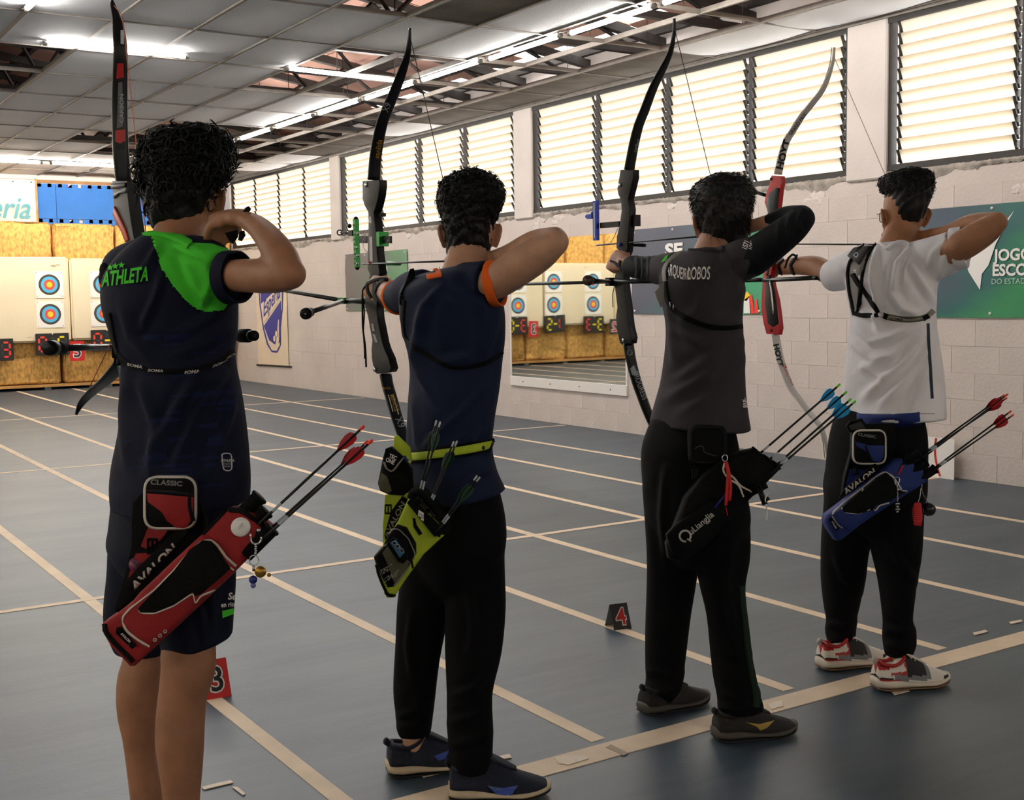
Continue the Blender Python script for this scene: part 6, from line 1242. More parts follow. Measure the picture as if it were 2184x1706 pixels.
V, F = obox(s(1352, 470, .012), YA*.008, ZA*.020, XA*.012); mk('sight_clamp', V, F, m_alu, bow, False); V, F = tube([s(1326, 485, -.016), s(1318, 505, -.018), s(1311, 517, -.018)], .0014, 5, 3); mk('clicker', V, F, m_chr, bow); V, F = tube([s(1318, 610, -.016), s(1315, 630, -.018), s(1316, 655, -.018)], .0016, 5, 3); mk('loose_cord', V, F, m_cord, bow)
j1 = s(1312, 601, -.02); V, F = bar3(s(1330, 598), j1, .010); mk('extender', V, F, m_carb, bow); V, F = obox(j1, YA*.012, ZA*.015, XA*.016); mk('v_bar', V, F, m_alu, bow, False)
e1 = on(1105, 606, 0, 2.62); V, F = bar3(j1, j1+(e1-j1)*1.04, .0062); mk('long_rod', V, F, m_carb, bow)
e2 = P(1256, 598, 4.02); dd = nrm(e2-j1); V, F = bar3(j1, e2, .0078); mk('side_rod', V, F, m_carb, bow); V, F = bar3(e2-dd*.04, e2, .0145, 18); mk('damper', V, F, m_cord, bow); V, F = bar3(e2, e2+dd*.02, .0175, 24); mk('end_weight', V, F, mat('weight_bronze', (92, 74, 68), .35, metal=.6), bow)
e3 = j1+(P(1400, 599, 4.2)-j1); V, F = bar3(j1, e3, .0085); mk('side_rod', V, F, m_carb, bow); dd = nrm(e3-j1); V, F = bar3(e3, e3+dd*.03, .013, 16); mk('end_weight', V, F, m_alu, bow)
ar = empty('arrow', s(1322, 523, -.014), 'thin dark arrow drawn on the blue-sighted bow', 'arrow', 'arrows on the drawn bows'); at = s(1281, 523, -.016); V, F = bar3(at, ns3, .0029, 8); mk('shaft', V, F, m_carb, ar); V, F = tube([at, at+nrm(at-ns3)*.02], [.0029, .0006], 8); mk('point', V, F, m_chr, ar)
BB3 = bvh(body3); sl = empty('finger_sling', P(1322, 570, 4.28), 'black cord sling round the bow hand of the archer in charcoal', 'sling')
for path in ([(1303, 557), (1312, 560), (1320, 566)], [(1318, 566), (1330, 572), (1342, 574)], [(1324, 556), (1322, 566), (1328, 577)]):
    q = strap(path, 2.2, BB3, .001, .004, 2)
    if q: mk('lace', q[0], q[1], m_cord, sl)

# ---- red and white bow of the archer in white
X4 = 3.55; bow = empty('recurve_bow', on(1645, 590, 0, X4), 'red recurve bow with white limbs held by the archer in white', 'bow'); s = lambda u, v, dx=0: on(u, v, 0, X4)+XA*dx
up = [(1779, 101), (1777, 127), (1770, 154), (1755, 190), (1733, 220), (1711, 247), (1692, 277), (1677, 302), (1667, 335), (1659, 372)]
V, F = limb(up, X4, [.006, .012, .020, .029, .034, .036, .037, .038, .040, .042], [.011, .009, .008, .008, .009, .009, .010, .011, .012, .013]); lu = mk('upper_limb', V, F, m_limbw, bow)
lo = [(1653, 712), (1659, 742), (1667, 776), (1687, 826), (1704, 850), (1720, 872), (1737, 893), (1750, 911), (1760, 938), (1763, 962), (1765, 978)]
V, F = limb(lo, X4, [.042, .041, .040, .038, .037, .036, .034, .030, .021, .012, .006], [.013, .012, .011, .010, .009, .009, .008, .008, .008, .009, .010]); ll_ = mk('lower_limb', V, F, m_limbw, bow)
for pts in (up, lo):
    q = [(u-5.5, v) for u, v in pts]; V, F = tube([on(u, v, 0, X4)-XA*.0 for u, v in q], .0016, 5, 4); mk('limb_edge', V, F, mat('limb_core', (120, 104, 66), .5), bow)
ro = [(1650, 374), (1646, 391), (1638, 415), (1635, 432), (1642, 452), (1640, 480), (1634, 510), (1632, 545), (1640, 560), (1632, 585), (1629, 620), (1628, 660), (1633, 690), (1639, 712), (1664, 714), (1667, 700), (1664, 670), (1660, 640), (1652, 610), (1648, 590), (1652, 565), (1648, 550), (1656, 520), (1660, 480), (1664, 440), (1668, 405), (1671, 390), (1670, 376)]
V, F = riser_plate(ro, X4, .026); mk('riser', V, F, m_red, bow, True, auto=35)
for outl in ([(1647, 412), (1662, 400), (1668, 402), (1664, 440), (1660, 480), (1655, 515), (1646, 540), (1642, 500), (1644, 455), (1640, 432)], [(1640, 590), (1648, 586), (1658, 622), (1663, 668), (1665, 690), (1654, 697), (1644, 690), (1638, 650)]):
    V, F = prism([on(u, v, 0, X4)-XA*.0145 for u, v in outl], -XA, .006, .002); mk('black_inlay', V, F, m_alu, bow)
for c in ((1650, 382), (1650, 704)): p = s(*c)-XA*.013; V, F = cyl(p-XA*.003, p, .006, 14); mk('limb_bolt', V, F, m_ink, bow)
V, F = tube([s(1650, 598, -.02), s(1655, 640, -.02), s(1657, 670, -.02)], .004, 8, 3); mk('chrome_rod', V, F, m_chr, bow)
V, F = loft(catm([ring(s(1646, 556), XA*.014, YA*.018, 16), ring(s(1644, 572), XA*.015, YA*.019, 16), ring(s(1641, 588), XA*.014, YA*.017, 16)], 3)); mk('grip', V, F, mat('grip_dark', (36, 32, 30), .6), bow)
V, F = bar3(s(1638, 418, -.0), s(1616, 410, -.01), .007, 12); mk('top_damper', V, F, m_alu, bow); V, F = ball(s(1614, 410, -.012), .0125, 12, 8); mk('top_weight', V, F, mat('weight_teal', (34, 58, 62), .4), bow)
BLU4 = bvh(lu); BLL4 = bvh(ll_)
word('HOYT', BLU4, (1668, 362), (.26, -.965), (-.965, -.26), 13, m_ink, bow, 'limb_lettering', .05, 1.25); word('GRAND PRIX', BLU4, (1687, 289), (.60, -.80), (-.80, -.60), 7, m_ink, bow, 'limb_lettering', .01, .95)
word('HOYT', BLL4, (1650, 735), (.22, .97), (.97, -.22), 10, m_ink, bow, 'limb_lettering', .05, 1.25); word('GRAND PRIX', BLL4, (1668, 778), (.42, .91), (.91, -.42), 7, m_sred, bow, 'limb_lettering', .01, .85); word('Pro', BLL4, (1693, 826), (.66, .75), (.75, -.66), 12, m_ink, bow, 'limb_lettering', .03, 1.2)
ns4 = P(1938, 490, 4.40); V, F = tube([s(1780, 124), ns4], .0012, 5); mk('bowstring', V, F, mat('string_pale', (176, 156, 130), .7), bow); V, F = tube([s(1764, 964), ns4], .0012, 5); mk('bowstring', V, F, mat('string_pale', (176, 156, 130), .7), bow)
j1 = s(1632, 598, -.01); V, F = bar3(s(1642, 598), s(1606, 594, -.03), .008); mk('extender', V, F, m_carb, bow)
e3 = P(1748, 592, 4.62); V, F = bar3(j1, e3, .0085); mk('side_rod', V, F, m_carb, bow); V, F = bar3(e3-nrm(e3-j1)*.03, e3, .0095, 12); mk('end_weight', V, F, m_alu, bow)
V, F = bar3(j1, j1+A(-.02, .55, .0), .0062); mk('long_rod', V, F, m_carb, bow)
ar = empty('arrow', s(1640, 520, -.014), 'thin dark arrow drawn on the red and white bow', 'arrow', 'arrows on the drawn bows'); at = s(1625, 520, -.016); V, F = bar3(at, P(1935, 522, 4.42), .0029, 8); mk('shaft', V, F, m_carb, ar); V, F = tube([at, at+nrm(at-ns4)*.02], [.0029, .0006], 8); mk('point', V, F, m_chr, ar)
BB4 = bvh(body4); sl = empty('arm_guard_lacing', P(1690, 565, 4.78), 'black elastic straps around the bow forearm of the archer in white', 'arm guard')
for path in ([(1646, 553), (1643, 570), (1650, 588)], [(1671, 553), (1661, 566), (1668, 590)], [(1698, 549), (1686, 566), (1696, 592)]):
    q = strap(path, 2.6, BB4, .001, .004, 2)
    if q: mk('strap', q[0], q[1], m_cord, sl)
for pts in ([(1681, 551), (1677, 562), (1674, 572)], [(1681, 551), (1690, 543), (1697, 546)], [(1697, 553), (1700, 543)]):
    q = [P(u, v, 4.755) for u, v in pts]; V, F = tube(q, .0045, 6, 3 if len(q) > 2 else 1); mk('strap_end', V, F, m_cord, sl)

# ---- bow of the archer in navy and green
bow = empty('recurve_bow', on(285, 575, 0, .92), 'black and red recurve bow standing beyond the curly haired archer', 'bow')
Xp = lambda v: .95 if v < 400 else (.93 if v < 560 else .93-.15*(v-560)/310)
up = [(239, 2), (241, 12), (249, 40), (254, 72), (257, 110), (256, 160), (255, 220), (256, 280), (258, 325), (262, 372), (265, 392)]
V, F = limb(up, [Xp(v) for u, v in up], [.006, .014, .024, .034, .038, .041, .043, .043, .044, .044, .045], [.010, .009, .008, .009, .010, .011, .012, .013, .014, .015, .016]); lu = mk('upper_limb', V, F, m_carb, bow)
BU1 = bvh(lu)
for pts, mm in (([(250, 135), (263, 135), (264, 165), (248, 168)], m_red), ([(246, 278), (266, 276), (267, 300), (256, 306), (246, 302)], m_red), ([(248, 318), (269, 318), (271, 380), (252, 382)], m_grey), ([(252, 176), (261, 174), (262, 270), (249, 274)], mat('print_faded', (110, 112, 118), .6))):
    V, F = drape(*poly2d(pts), BU1, .0015, 5); mk('limb_panel', V, F, mm, bow, False) if len(F) else None
word('CARBON', BU1, (263, 262), (0, -1), (-1, 0), 8, m_pale, bow, 'limb_lettering', .02, 1.3, off=.003)
lo = [(286, 720), (276, 745), (262, 770), (245, 792), (226, 812), (204, 830), (186, 846), (174, 860), (167, 872), (162, 884)]
V, F = limb(lo, [Xp(v) for u, v in lo], [.044, .043, .042, .041, .038, .034, .028, .020, .012, .006], [.015, .013, .012, .011, .010, .009, .008, .008, .009, .010]); mk('lower_limb', V, F, m_carb, bow)
ro = [(252, 386), (253, 410), (255, 436), (256, 455), (263, 475), (272, 492), (279, 512), (282, 545), (280, 575), (276, 610), (276, 650), (281, 690), (284, 722), (304, 724), (302, 690), (298, 650), (296, 610), (300, 575), (302, 545), (300, 512), (297, 500), (292, 470), (288, 440), (285, 415), (284, 386)]
V, F = riser_plate(ro, .93, .034); mk('riser', V, F, m_grey, bow, True, auto=35)
for outl, mm in (([(259, 440), (266, 452), (284, 490), (290, 512), (284, 516), (276, 496), (264, 474), (257, 458)], mat('riser_orange', (206, 70, 36), .4)), ([(253, 392), (284, 390), (283, 402), (254, 404)], m_alu), ([(259, 412), (276, 402), (286, 400), (285, 412), (268, 414), (260, 424)], mat('riser_light', (92, 94, 98), .4))):
    V, F = prism([on(u, v, 0, .93)-XA*.019 for u, v in outl], -XA, .006, .0015); mk('riser_inlay', V, F, mm, bow)
V, F = tube([on(243, 12, 0, .95), on(250, 40, 0, .95)-A(0, .05, 0), P(318, 560, 3.06), on(165, 880, 0, .79)], .0014, 5); mk('bowstring', V, F, m_stro, bow)
for a, b, dL, dR in (((111, 742), (245, 740), 2.98, 3.3), ((536, 716), (500, 716), 2.9, 2.96)):
    p, q = P(*a, dL), P(*b, dR); V, F = bar3(q, p, .0085 if a[0] < 200 else .012); mk('side_rod', V, F, m_carb, bow); dd = nrm(p-q)
    V, F = bar3(p-dd*.05, p-dd*.012, .0165, 18); mk('damper', V, F, m_cord, bow); V, F = bar3(p-dd*.012, p+dd*.016, .0185 if a[0] < 200 else .0125, 24); mk('end_weight', V, F, m_alu, bow); V, F = bar3(p+dd*.016, p+dd*.0172, .004, 10); mk('weight_screw', V, F, m_ink, bow)
V, F = bar3(P(245, 740, 3.3), on(285, 690, 0, .93), .011); mk('v_bar', V, F, m_alu, bow); V, F = bar3(on(285, 690, 0, .93), P(500, 716, 2.96), .010); mk('v_bar', V, F, m_alu, bow)
g = G()
for sgn in (-1, 1):
    for k in range(3): V, F = obox(on(253+sgn*5.5, 72+k*9, 0, .95)-YA*.010, CR*.0035, CU*.007, CF*.003); mk('string_damper', V, F, m_pale, bow, False)
# ================================================================== GEAR WORN BY THE ARCHERS
m_lime = mat('nylon_lime', (186, 206, 46), .7, noise=(20, .10)); m_nyl = mat('nylon_black', (10, 10, 11), .85, bump=(300, .3), spec=.2); m_khaki = mat('nylon_khaki', (92, 90, 66), .8, bump=(300, .3)); m_redn = mat('nylon_red', (152, 22, 26), .75, noise=(12, .12), bump=(300, .25)); m_bluen = mat('nylon_blue', (24, 46, 118), .75, noise=(12, .14), bump=(300, .25)); m_pipe = mat('piping_white', (206, 198, 188), .6); m_silv = mat('print_silver', (186, 182, 178), .45); m_gre = mat('guard_grey', (146, 142, 136), .75, bump=(200, .2))
def PD(base, du=0., dv=0., u0=0, v0=0): return lambda u, v: P(u, v, base+du*(u-u0)+dv*(v-v0))
def slab(outl, pf, th, bevel=.006, bulge=0., sub=0):
    q = np.asarray(outl, float)
    if sub:
        E_ = np.concatenate([q[-1:], q, q[:2]]); out = []
        for i in range(1, len(E_)-2):
            p0, p1_, p2_, p3_ = E_[i-1:i+3]
            for t in np.arange(sub)/sub: out.append(.5*(2*p1_+(p2_-p0)*t+(2*p0-5*p1_+4*p2_-p3_)*t*t+(3*p1_-p0-3*p2_+p3_)*t**3))
        q = np.array(out)
    pts = [pf(u, v) for u, v in q]; n = np.zeros(3)
    for i in range(len(pts)): n += np.cross(pts[i]-pts[0], pts[(i+1) % len(pts)]-pts[0])
    n = nrm(n); n = -n if n@CF > 0 else n
    return prism(pts, n, th, bevel, 3, bulge)
def piping(parent, pts, T, hw=1.3, m=None, closed=False, name='piping'):
    q = strap(pts+[pts[0]] if closed else pts, hw, T, .0006, .0024, 3)
    return mk(name, q[0], q[1], m or m_pipe, parent) if q else None
def patch(parent, pts, T, m, name, off=.0022):
    V, F = drape(*poly2d(pts), T, off, 7); return mk(name, V, F, m, parent, False) if len(F) else None
def arrow(label, a, n, r, vane, nockm, group, up=(0, 1), vl=(.16, .28), shaft=None, back=.03):
    """arrow standing in a quiver, a = where it leaves the tube, n = nock end (3-D points)"""
    a, n = np.asarray(a, float), np.asarray(n, float); d = nrm(n-a); L = np.linalg.norm(n-a); t = empty('arrow', a, label, 'arrow', group)
    V, F = cyl(a-d*back, n-d*.012, r, 10); mk('shaft', V, F, shaft or m_carb, t); V, F = tube([n-d*.016, n-d*.004, n], [r*1.05, r*1.25, r*.8], 8); mk('nock', V, F, nockm, t)
    s0, s1 = n-d*.085, n-d*.03; e = nrm(np.cross(d, CF)); f2 = np.cross(d, e)
    for k in range(3):
        w = e*math.cos(k*2.094+.5)+f2*math.sin(k*2.094+.5); h = .0115*up[1]; V, F = prism([s0+w*r, s0+(s1-s0)*.3+w*(r+h*.72), s0+(s1-s0)*.62+w*(r+h), s0+(s1-s0)*.86+w*(r+h*.8), s1+w*r], np.cross(d, w), .0012); mk('vane', V, F, vane, t, False)
    V, F = cyl(a+d*.01, a+d*.035, r*1.03, 10); mk('shaft_mark', V, F, m_pale, t); return t
def tubeend(parent, uv, axis_uv, d, r, L=.06, name='arrow_tube'):
    c = P(*uv, d); x = nrm(P(uv[0]+axis_uv[0], uv[1]+axis_uv[1], d)-c); V, F = bar3(c-x*L, c, r, 18); mk(name, V, F, m_nyl, parent); V, F = tube([c-x*.004, c-x*.002, c+x*.002], [r*1.02, r*1.14, r*1.12], 18); mk('tube_rim', V, F, m_nyl, parent); V, F = bar3(c+x*.0021, c+x*.0026, r*.92, 16); mk('tube_mouth', V, F, m_ink, parent); return c, x
def buckle(parent, c, w, h, m=None):
    g = G(); e, f2 = CR, CU
    for k in (-1, 0, 1): V, F = obox(c+e*w*.5*k, e*w*.08, f2*h*.5, CF*.004); g.add(V, F)
    for k in (-1, 1): V, F = obox(c+f2*h*.5*k, e*w*.55, f2*h*.1, CF*.004); g.add(V, F)
    return g.build('buckle', m or m_nyl, parent)
def avalon_quiver(label, base, pts, colr, pipes, panels):
    pass

# ---------------------------------------------------------------- red quiver
q1 = empty('quiver', P(330, 1250, 2.50), 'red and black field quiver with a white pin badge, on the archer in shorts', 'quiver'); pf = PD(2.47, .00012, .0, 330)
V, F = slab([(286, 1068), (330, 1048), (418, 1060), (440, 1110), (420, 1160), (330, 1290), (245, 1325), (262, 1250), (283, 1160)], PD(2.555), .03, .008, .0, 2); hp_ = mk('hanger_panel', V, F, m_nyl, q1)
V, F = slab([(222, 1340), (224, 1325), (248, 1308), (300, 1268), (400, 1178), (482, 1088), (495, 1082), (512, 1084), (545, 1094), (586, 1126), (584, 1138), (560, 1160), (508, 1212), (440, 1278), (360, 1352), (292, 1415), (282, 1416), (240, 1372)], pf, .085, .022, .006); qb = mk('tube_body', V, F, m_redn, q1)
TB = bvh(qb); TH = bvh(hp_)
patch(q1, [(318, 1120), (360, 1128), (345, 1150), (312, 1170), (300, 1165)], TH, m_redn, 'red_insert'); patch(q1, [(290, 1180), (332, 1178), (318, 1200), (270, 1243)], TH, m_redn, 'red_insert')
V, F = slab([(262, 1308), (300, 1262), (395, 1172), (428, 1142), (440, 1140), (462, 1152), (478, 1175), (506, 1208), (500, 1214), (440, 1274), (355, 1350), (322, 1378), (290, 1362), (266, 1338)], PD(2.430, .00012, 0, 330), .045, .014, .008); pk = mk('front_pocket', V, F, m_redn, q1); TP = bvh(pk)
patch(q1, [(372, 1216), (405, 1172), (432, 1152), (450, 1154), (462, 1168), (478, 1192), (492, 1212), (470, 1232), (430, 1266), (415, 1272), (412, 1262), (370, 1290), (330, 1306), (300, 1306), (294, 1298), (325, 1288), (350, 1265), (362, 1240)], TP, m_nyl, 'black_flash')
piping(q1, [(262, 1330), (262, 1316), (278, 1298), (330, 1258), (372, 1216), (405, 1176), (430, 1154), (450, 1152), (462, 1162), (482, 1190), (505, 1210)], TP, 1.5); piping(q1, [(448, 1160), (456, 1180), (472, 1200), (500, 1216)], TP, 1.5); piping(q1, [(372, 1216), (362, 1240), (350, 1265), (325, 1288), (294, 1298), (300, 1307), (330, 1308), (370, 1292), (412, 1264), (416, 1288), (428, 1270), (458, 1258)], TP, 1.4); piping(q1, [(262, 1328), (272, 1346), (295, 1364), (322, 1380)], TP, 1.4)
patch(q1, [(249, 1338), (258, 1336), (292, 1376), (282, 1384), (247, 1350)], TB, m_nyl, 'label_patch'); word('AVALON', TB, (257, 1352), (.72, .70), (.70, -.72), 5, m_white, q1, 'patch_lettering', .02, .9)
for c in ((330, 1364), (341, 1355), (352, 1346)):
    h_ = hit([TP, TB], *c)
    if h_: n = np.array(h_[1]); n = -n if n@CF > 0 else n; p = np.array(h_[0]); V, F = tube([p+n*.001+(CR*math.cos(t)+CU*math.sin(t))*.003 for t in np.linspace(0, 6.28, 12)], .0011, 5); mk('eyelet', V, F, m_silv, q1)
piping(q1, [(224, 1330), (226, 1348), (245, 1370), (285, 1410)], TB, 4, m_nyl, False, 'edge_binding'); piping(q1, [(250, 1303), (300, 1263), (400, 1174), (484, 1086)], TB, 3.5, m_nyl, False, 'edge_binding'); piping(q1, [(488, 1088), (515, 1090), (548, 1112), (580, 1136)], TB, 4.5, m_nyl, False, 'edge_binding')
V, F = slab([(283, 1262), (258, 1250), (300, 1205), (388, 1118), (400, 1124), (404, 1134), (330, 1210)], PD(2.48), .012, .003); bd = mk('lettered_strap', V, F, m_nyl, q1); word('AVALON', bvh(bd), (287, 1262), (.71, -.70), (-.70, -.71), 17, m_silv, q1, 'strap_lettering', .035, 1.28, .18)
V, F = slab(rrect(309, 1017, 417, 1127, 24), PD(2.49), .05, .016, .01); po = mk('belt_pouch', V, F, m_nyl, q1); TPo = bvh(po); piping(q1, [tuple(p) for p in rrect(310, 1018, 416, 1126, 22)], TPo, 1.6, None, True)
patch(q1, [(314, 1052), (360, 1056), (412, 1060), (411, 1100), (398, 1126), (375, 1124), (356, 1110), (374, 1103), (345, 1092), (316, 1070)], TPo, m_redn, 'red_insert'); word('CLASSIC', TPo, (322, 1033), (1, .06), (-.06, -1), 10, mat('print_dark_silver', (120, 118, 118), .5), q1, 'pouch_lettering', .03, 1.25, .1); piping(q1, [(314, 1046), (360, 1049), (412, 1054)], TPo, 2.5, m_cord, False, 'zip')
c = P(404, 1080, 2.44); V, F = tube([c+CU*.03, c, c-CU*.03+CR*.008], [.003, .004, .005], 6); mk('zip_pull', V, F, m_nyl, q1)
buckle(q1, P(325, 1165, 2.505), .018, .028); piping(q1, [(295, 1158), (320, 1160), (360, 1170)], TH, 7, m_nyl, False, 'webbing')
for k, (uv, r, dd_) in enumerate((((553, 1060), .0165, 2.50), ((567, 1091), .0155, 2.485), ((580, 1128), .0155, 2.46))): tubeend(q1, uv, (.62, -.62), dd_, r, .075)
arrows_red = 'arrows with red vanes in the red quiver'; nk_red = mat('nock_neon_red', (255, 62, 36), .4); vn_red = mat('vane_red', (176, 22, 28), .5)
arrow('upper black arrow with red vanes leaving the middle tube of the red quiver', P(573, 1098, 2.47), P(777, 908, 2.62), .0031, vn_red, nk_red, arrows_red); arrow('nearer of two touching black arrows in the red quiver, red nock', P(587, 1126, 2.44), P(795, 938, 2.58), .0031, vn_red, nk_red, arrows_red); arrow('farther of two touching black arrows in the red quiver, red nock', P(583, 1122, 2.47), P(786, 940, 2.62), .0031, vn_red, nk_red, arrows_red)
def pin(u, v, d, r, mm, label, T=None):
    t = empty('pin_badge', P(u, v, d), label, 'badge'); h_ = hit(T, u, v); p = np.array(h_[0]) if h_ else P(u, v, d); n = -nrm(ray(u, v)); V, F = tube([p-n*.002, p+n*.003, p+n*.005], [r, r, r*.82], 26); mk('rim', V, F, mm, t); V, F = ball(p+n*.004, A(r*.86, r*.86, r*.86)*A(1, 1, 1), 16, 8); V = p+n*.004+(V-p-n*.004)-np.outer((V-p-n*.004)@n, n)*.82; mk('face', V, F, mm, t); return t, p+n*.0105
t, p = pin(513.5, 1124, 2.43, .0197, mat('badge_white', (236, 232, 234), .3), 'round white pin badge on the top of the red quiver', [TB, TP])
V2, F2 = poly2d([(-.2, .1), (.1, .5), (.35, .35), (.3, .0), (.0, -.15), (-.25, -.55), (-.45, -.4), (-.3, -.1)]); mk('print', *on_plane(V2*.014, F2, p+CU*.002, CR, CU), mat('badge_print', (196, 194, 190), .5), t, False)
t, p = pin(291, 1203.5, 2.53, .0155, mat('badge_plum', (120, 44, 84), .3), 'round plum pin badge on the hanger of the red quiver', [TH, TB])
V2, F2 = star2d(3, .25); mk('print', *on_plane(V2*.010, F2, p, CR, -CU), mat('badge_dark', (58, 22, 40), .5), t, False)
kc = empty('key_charm', P(545, 1150, 2.42), 'silver ring with gold coin and blue bead charms hanging from the red quiver', 'charm'); K = lambda u, v: P(u, v, 2.405)
V, F = ball(P(552, 1131, 2.415), .0045, 9, 6); mk('rivet', V, F, m_chr, kc); V, F = slab([(546, 1133), (558, 1135), (553, 1150), (543, 1147)], PD(2.418), .006, .002); mk('leather_tab', V, F, m_nyl, kc)
V, F = tube([K(546+11.5*math.cos(t), 1149-11*math.sin(t)) for t in np.linspace(-2.9, .4, 12)][::-1]+[K(534.5, 1143), K(535, 1137)], .0022, 7); mk('clip_ring', V, F, m_chr, kc)
for k in range(5): V, F = ball(K(545+.8*(k % 2), 1162+4.5*k), A(.0028, .0028, .0032), 8, 6); mk('link', V, F, m_chr, kc)
V, F = tube([K(542+10*math.cos(t), 1195+11*math.sin(t)) for t in np.linspace(0, 6.28, 20)], .0012, 5); mk('ring', V, F, m_chr, kc)
p = K(556, 1219); V, F = bar3(p, p-CF*.004, .0115, 22); mk('gold_coin', V, F, mat('brass', (168, 128, 52), .35, metal=.8), kc); V, F = ball(K(574, 1226), .0042, 9, 6); mk('gold_bell', V, F, mat('brass', (168, 128, 52), .35, metal=.8), kc)
V, F = tube([K(541, 1206), K(541, 1218)], .0028, 7); mk('chain', V, F, m_chr, kc); V, F = ball(K(540, 1236), .0085, 12, 8); mk('blue_bead', V, F, mat('glass_blue', (28, 38, 120), .15), kc); V, F = ball(K(540, 1248), A(.0055, .0055, .006), 10, 7); mk('blue_bead', V, F, mat('glass_blue_pale', (96, 104, 170), .15), kc)
# chest guard straps of the first archer
cg = empty('chest_guard', P(260, 760, 2.6), 'black chest guard straps with pale lettering around the archer in navy and green', 'chest guard')
q = strap([(247, 752), (262, 768), (285, 782), (320, 789), (370, 793), (415, 790), (455, 778), (480, 764), (497, 748)], 5.5, B1, .0005, .003); bs = mk('back_strap', q[0], q[1], m_nyl, cg); TBs = bvh(bs)
q = strap([(232, 668), (238, 700), (244, 735), (250, 756)], 5, B1, .0005, .003); mk('side_strap', q[0], q[1], m_nyl, cg)
for u, v, dx, dy in ((272, 779, 1, .22), (316, 792, 1, .05), (392, 797, 1, -.08), (452, 784, 1, -.38), (481, 767, 1, -.6)): word('SOMA', TBs, (u, v), (dx, dy), (-dy, -1), 5.5, m_silv, cg, 'strap_lettering', .03, 1.5, .2)
for u, v, d in ((250, 752, 2.66), (254, 768, 2.64)): buckle(cg, P(u, v, d), .018, .02)
g = G(); V, F = tube([P(257, 775, 2.64), P(259, 800, 2.65), P(260, 825, 2.66), P(261, 846, 2.67)], .004, 6, 3); mk('keeper_cord', V, F, m_chr, cg); V, F = tube([P(261, 846, 2.67), P(263, 866, 2.67), P(266, 884, 2.67)], [.006, .010, .008], 8, 3); mk('tassel', V, F, m_cord, cg)
for c in ((223, 578), (221, 594)): V, F = ball(P(*c, 2.76), A(.012, .012, .020), 10, 7); mk('shoulder_clip', V, F, m_cord, cg)
ft = empty('finger_tab', P(493, 505, 2.60), 'black leather finger tab hanging from the raised hand of the curly haired archer', 'finger tab'); V, F = slab([(480, 497), (508, 490), (507, 505), (497, 519), (488, 512)], PD(2.60), .008, .002); mk('leather', V, F, m_nyl, ft)
V, F = slab([(511, 494), (521, 492), (523, 502), (515, 514), (508, 512)], PD(2.58), .008, .002); mk('leather', V, F, m_nyl, ft); V, F = tube([P(519, 455, 2.54), P(528, 447, 2.53), P(533, 443, 2.53)], [.003, .006, .004], 8, 3); mk('spacer', V, F, m_nyl, ft)

# ---------------------------------------------------------------- lime quiver, belt and pouch
be = empty('belt', P(960, 965, 3.3), 'lime green belt with black edges over the navy shirt', 'belt')
q = strap([(872, 975), (900, 972), (950, 966), (1000, 958), (1051, 948)], 14, B2, .002, .006, 6); bb = mk('belt_backing', q[0], q[1], m_nyl, be); TBe = bvh(bb); q = strap([(876, 974), (900, 972), (950, 966), (1000, 958), (1050, 948)], 8.5, TBe, .0005, .002, 6); mk('belt_band', q[0], q[1], m_lime, be, label='lime green band')
for c in ((1030, 955), (1049, 946)):
    h_ = hit(TBe, *c)
    if h_: V, F = ball(np.array(h_[0]), .0065, 10, 6); mk('snap', V, F, m_blk, be)
q2 = empty('quiver', P(880, 1130, 3.2), 'lime green and black quiver with a phone in its pocket on the second archer', 'quiver')
V, F = slab([(841, 930), (848, 928), (876, 955), (878, 985), (862, 1000), (838, 960)], PD(3.33), .02, .006); mk('belt_wing', V, F, m_lime, q2)
V, F = slab([(822, 1055), (880, 1052), (872, 1080), (836, 1160), (818, 1160), (817, 1120)], PD(3.27), .03, .006); hpn = mk('hanger_panel', V, F, m_lime, q2)
V, F = slab([(806, 1222), (800, 1190), (850, 1110), (872, 1062), (884, 1052), (950, 1120), (948, 1140), (905, 1180), (862, 1240), (842, 1272), (826, 1272)], PD(3.19), .075, .02, .006); qb = mk('tube_body', V, F, m_lime, q2); TB = bvh(qb)
piping(q2, [(800, 1205), (815, 1245), (826, 1268), (842, 1270)], TB, 3, m_nyl, False, 'edge_binding')
# mouth of the tube
mo = [P(u, v, 3.15) for u, v in ((876, 1064), (880, 1054), (890, 1050), (903, 1056), (940, 1098), (954, 1120), (952, 1130), (942, 1132), (925, 1120), (893, 1085))]
V, F = tube(mo+[mo[0]], .0105, 10, 3); mk('mouth_rim', V, F, m_nyl, q2); V, F = slab([(880, 1062), (892, 1053), (946, 1116), (940, 1128), (925, 1116)], PD(3.165), .01, .002); mk('mouth_inside', V, F, m_ink, q2)
V, F = slab([(868, 1072), (878, 1060), (946, 1130), (938, 1146), (922, 1138)], PD(3.145), .02, .006); mb_ = mk('mouth_band', V, F, m_nyl, q2)
for a, b in (((897, 1068), (912, 1064)), ((908, 1083), (925, 1079)), ((922, 1102), (938, 1096))): V, F = bar3(P(*a, 3.145), P(*b, 3.165), .0032, 8); mk('divider', V, F, m_blk, q2)
patch(q2, [(893, 1087), (904, 1094), (904, 1112), (891, 1104)], bvh(mb_), m_white, 'paper_label'); word('T20', [bvh(mb_)], (893, 1101), (.85, .4), (.2, -1), 7, m_ink, q2, 'label_lettering', 0, .8, off=.004)
patch(q2, [(880, 1104), (886, 1106), (888, 1118), (901, 1138), (894, 1142), (882, 1124)], TB, m_nyl, 'stitched_slot')
V, F = slab([(798, 1188), (815, 1168), (835, 1130), (848, 1118), (868, 1124), (888, 1158), (888, 1180), (868, 1215), (842, 1250), (828, 1252), (810, 1220)], PD(3.15), .045, .014, .01); pk = mk('front_pocket', V, F, m_nyl, q2); TP = bvh(pk)
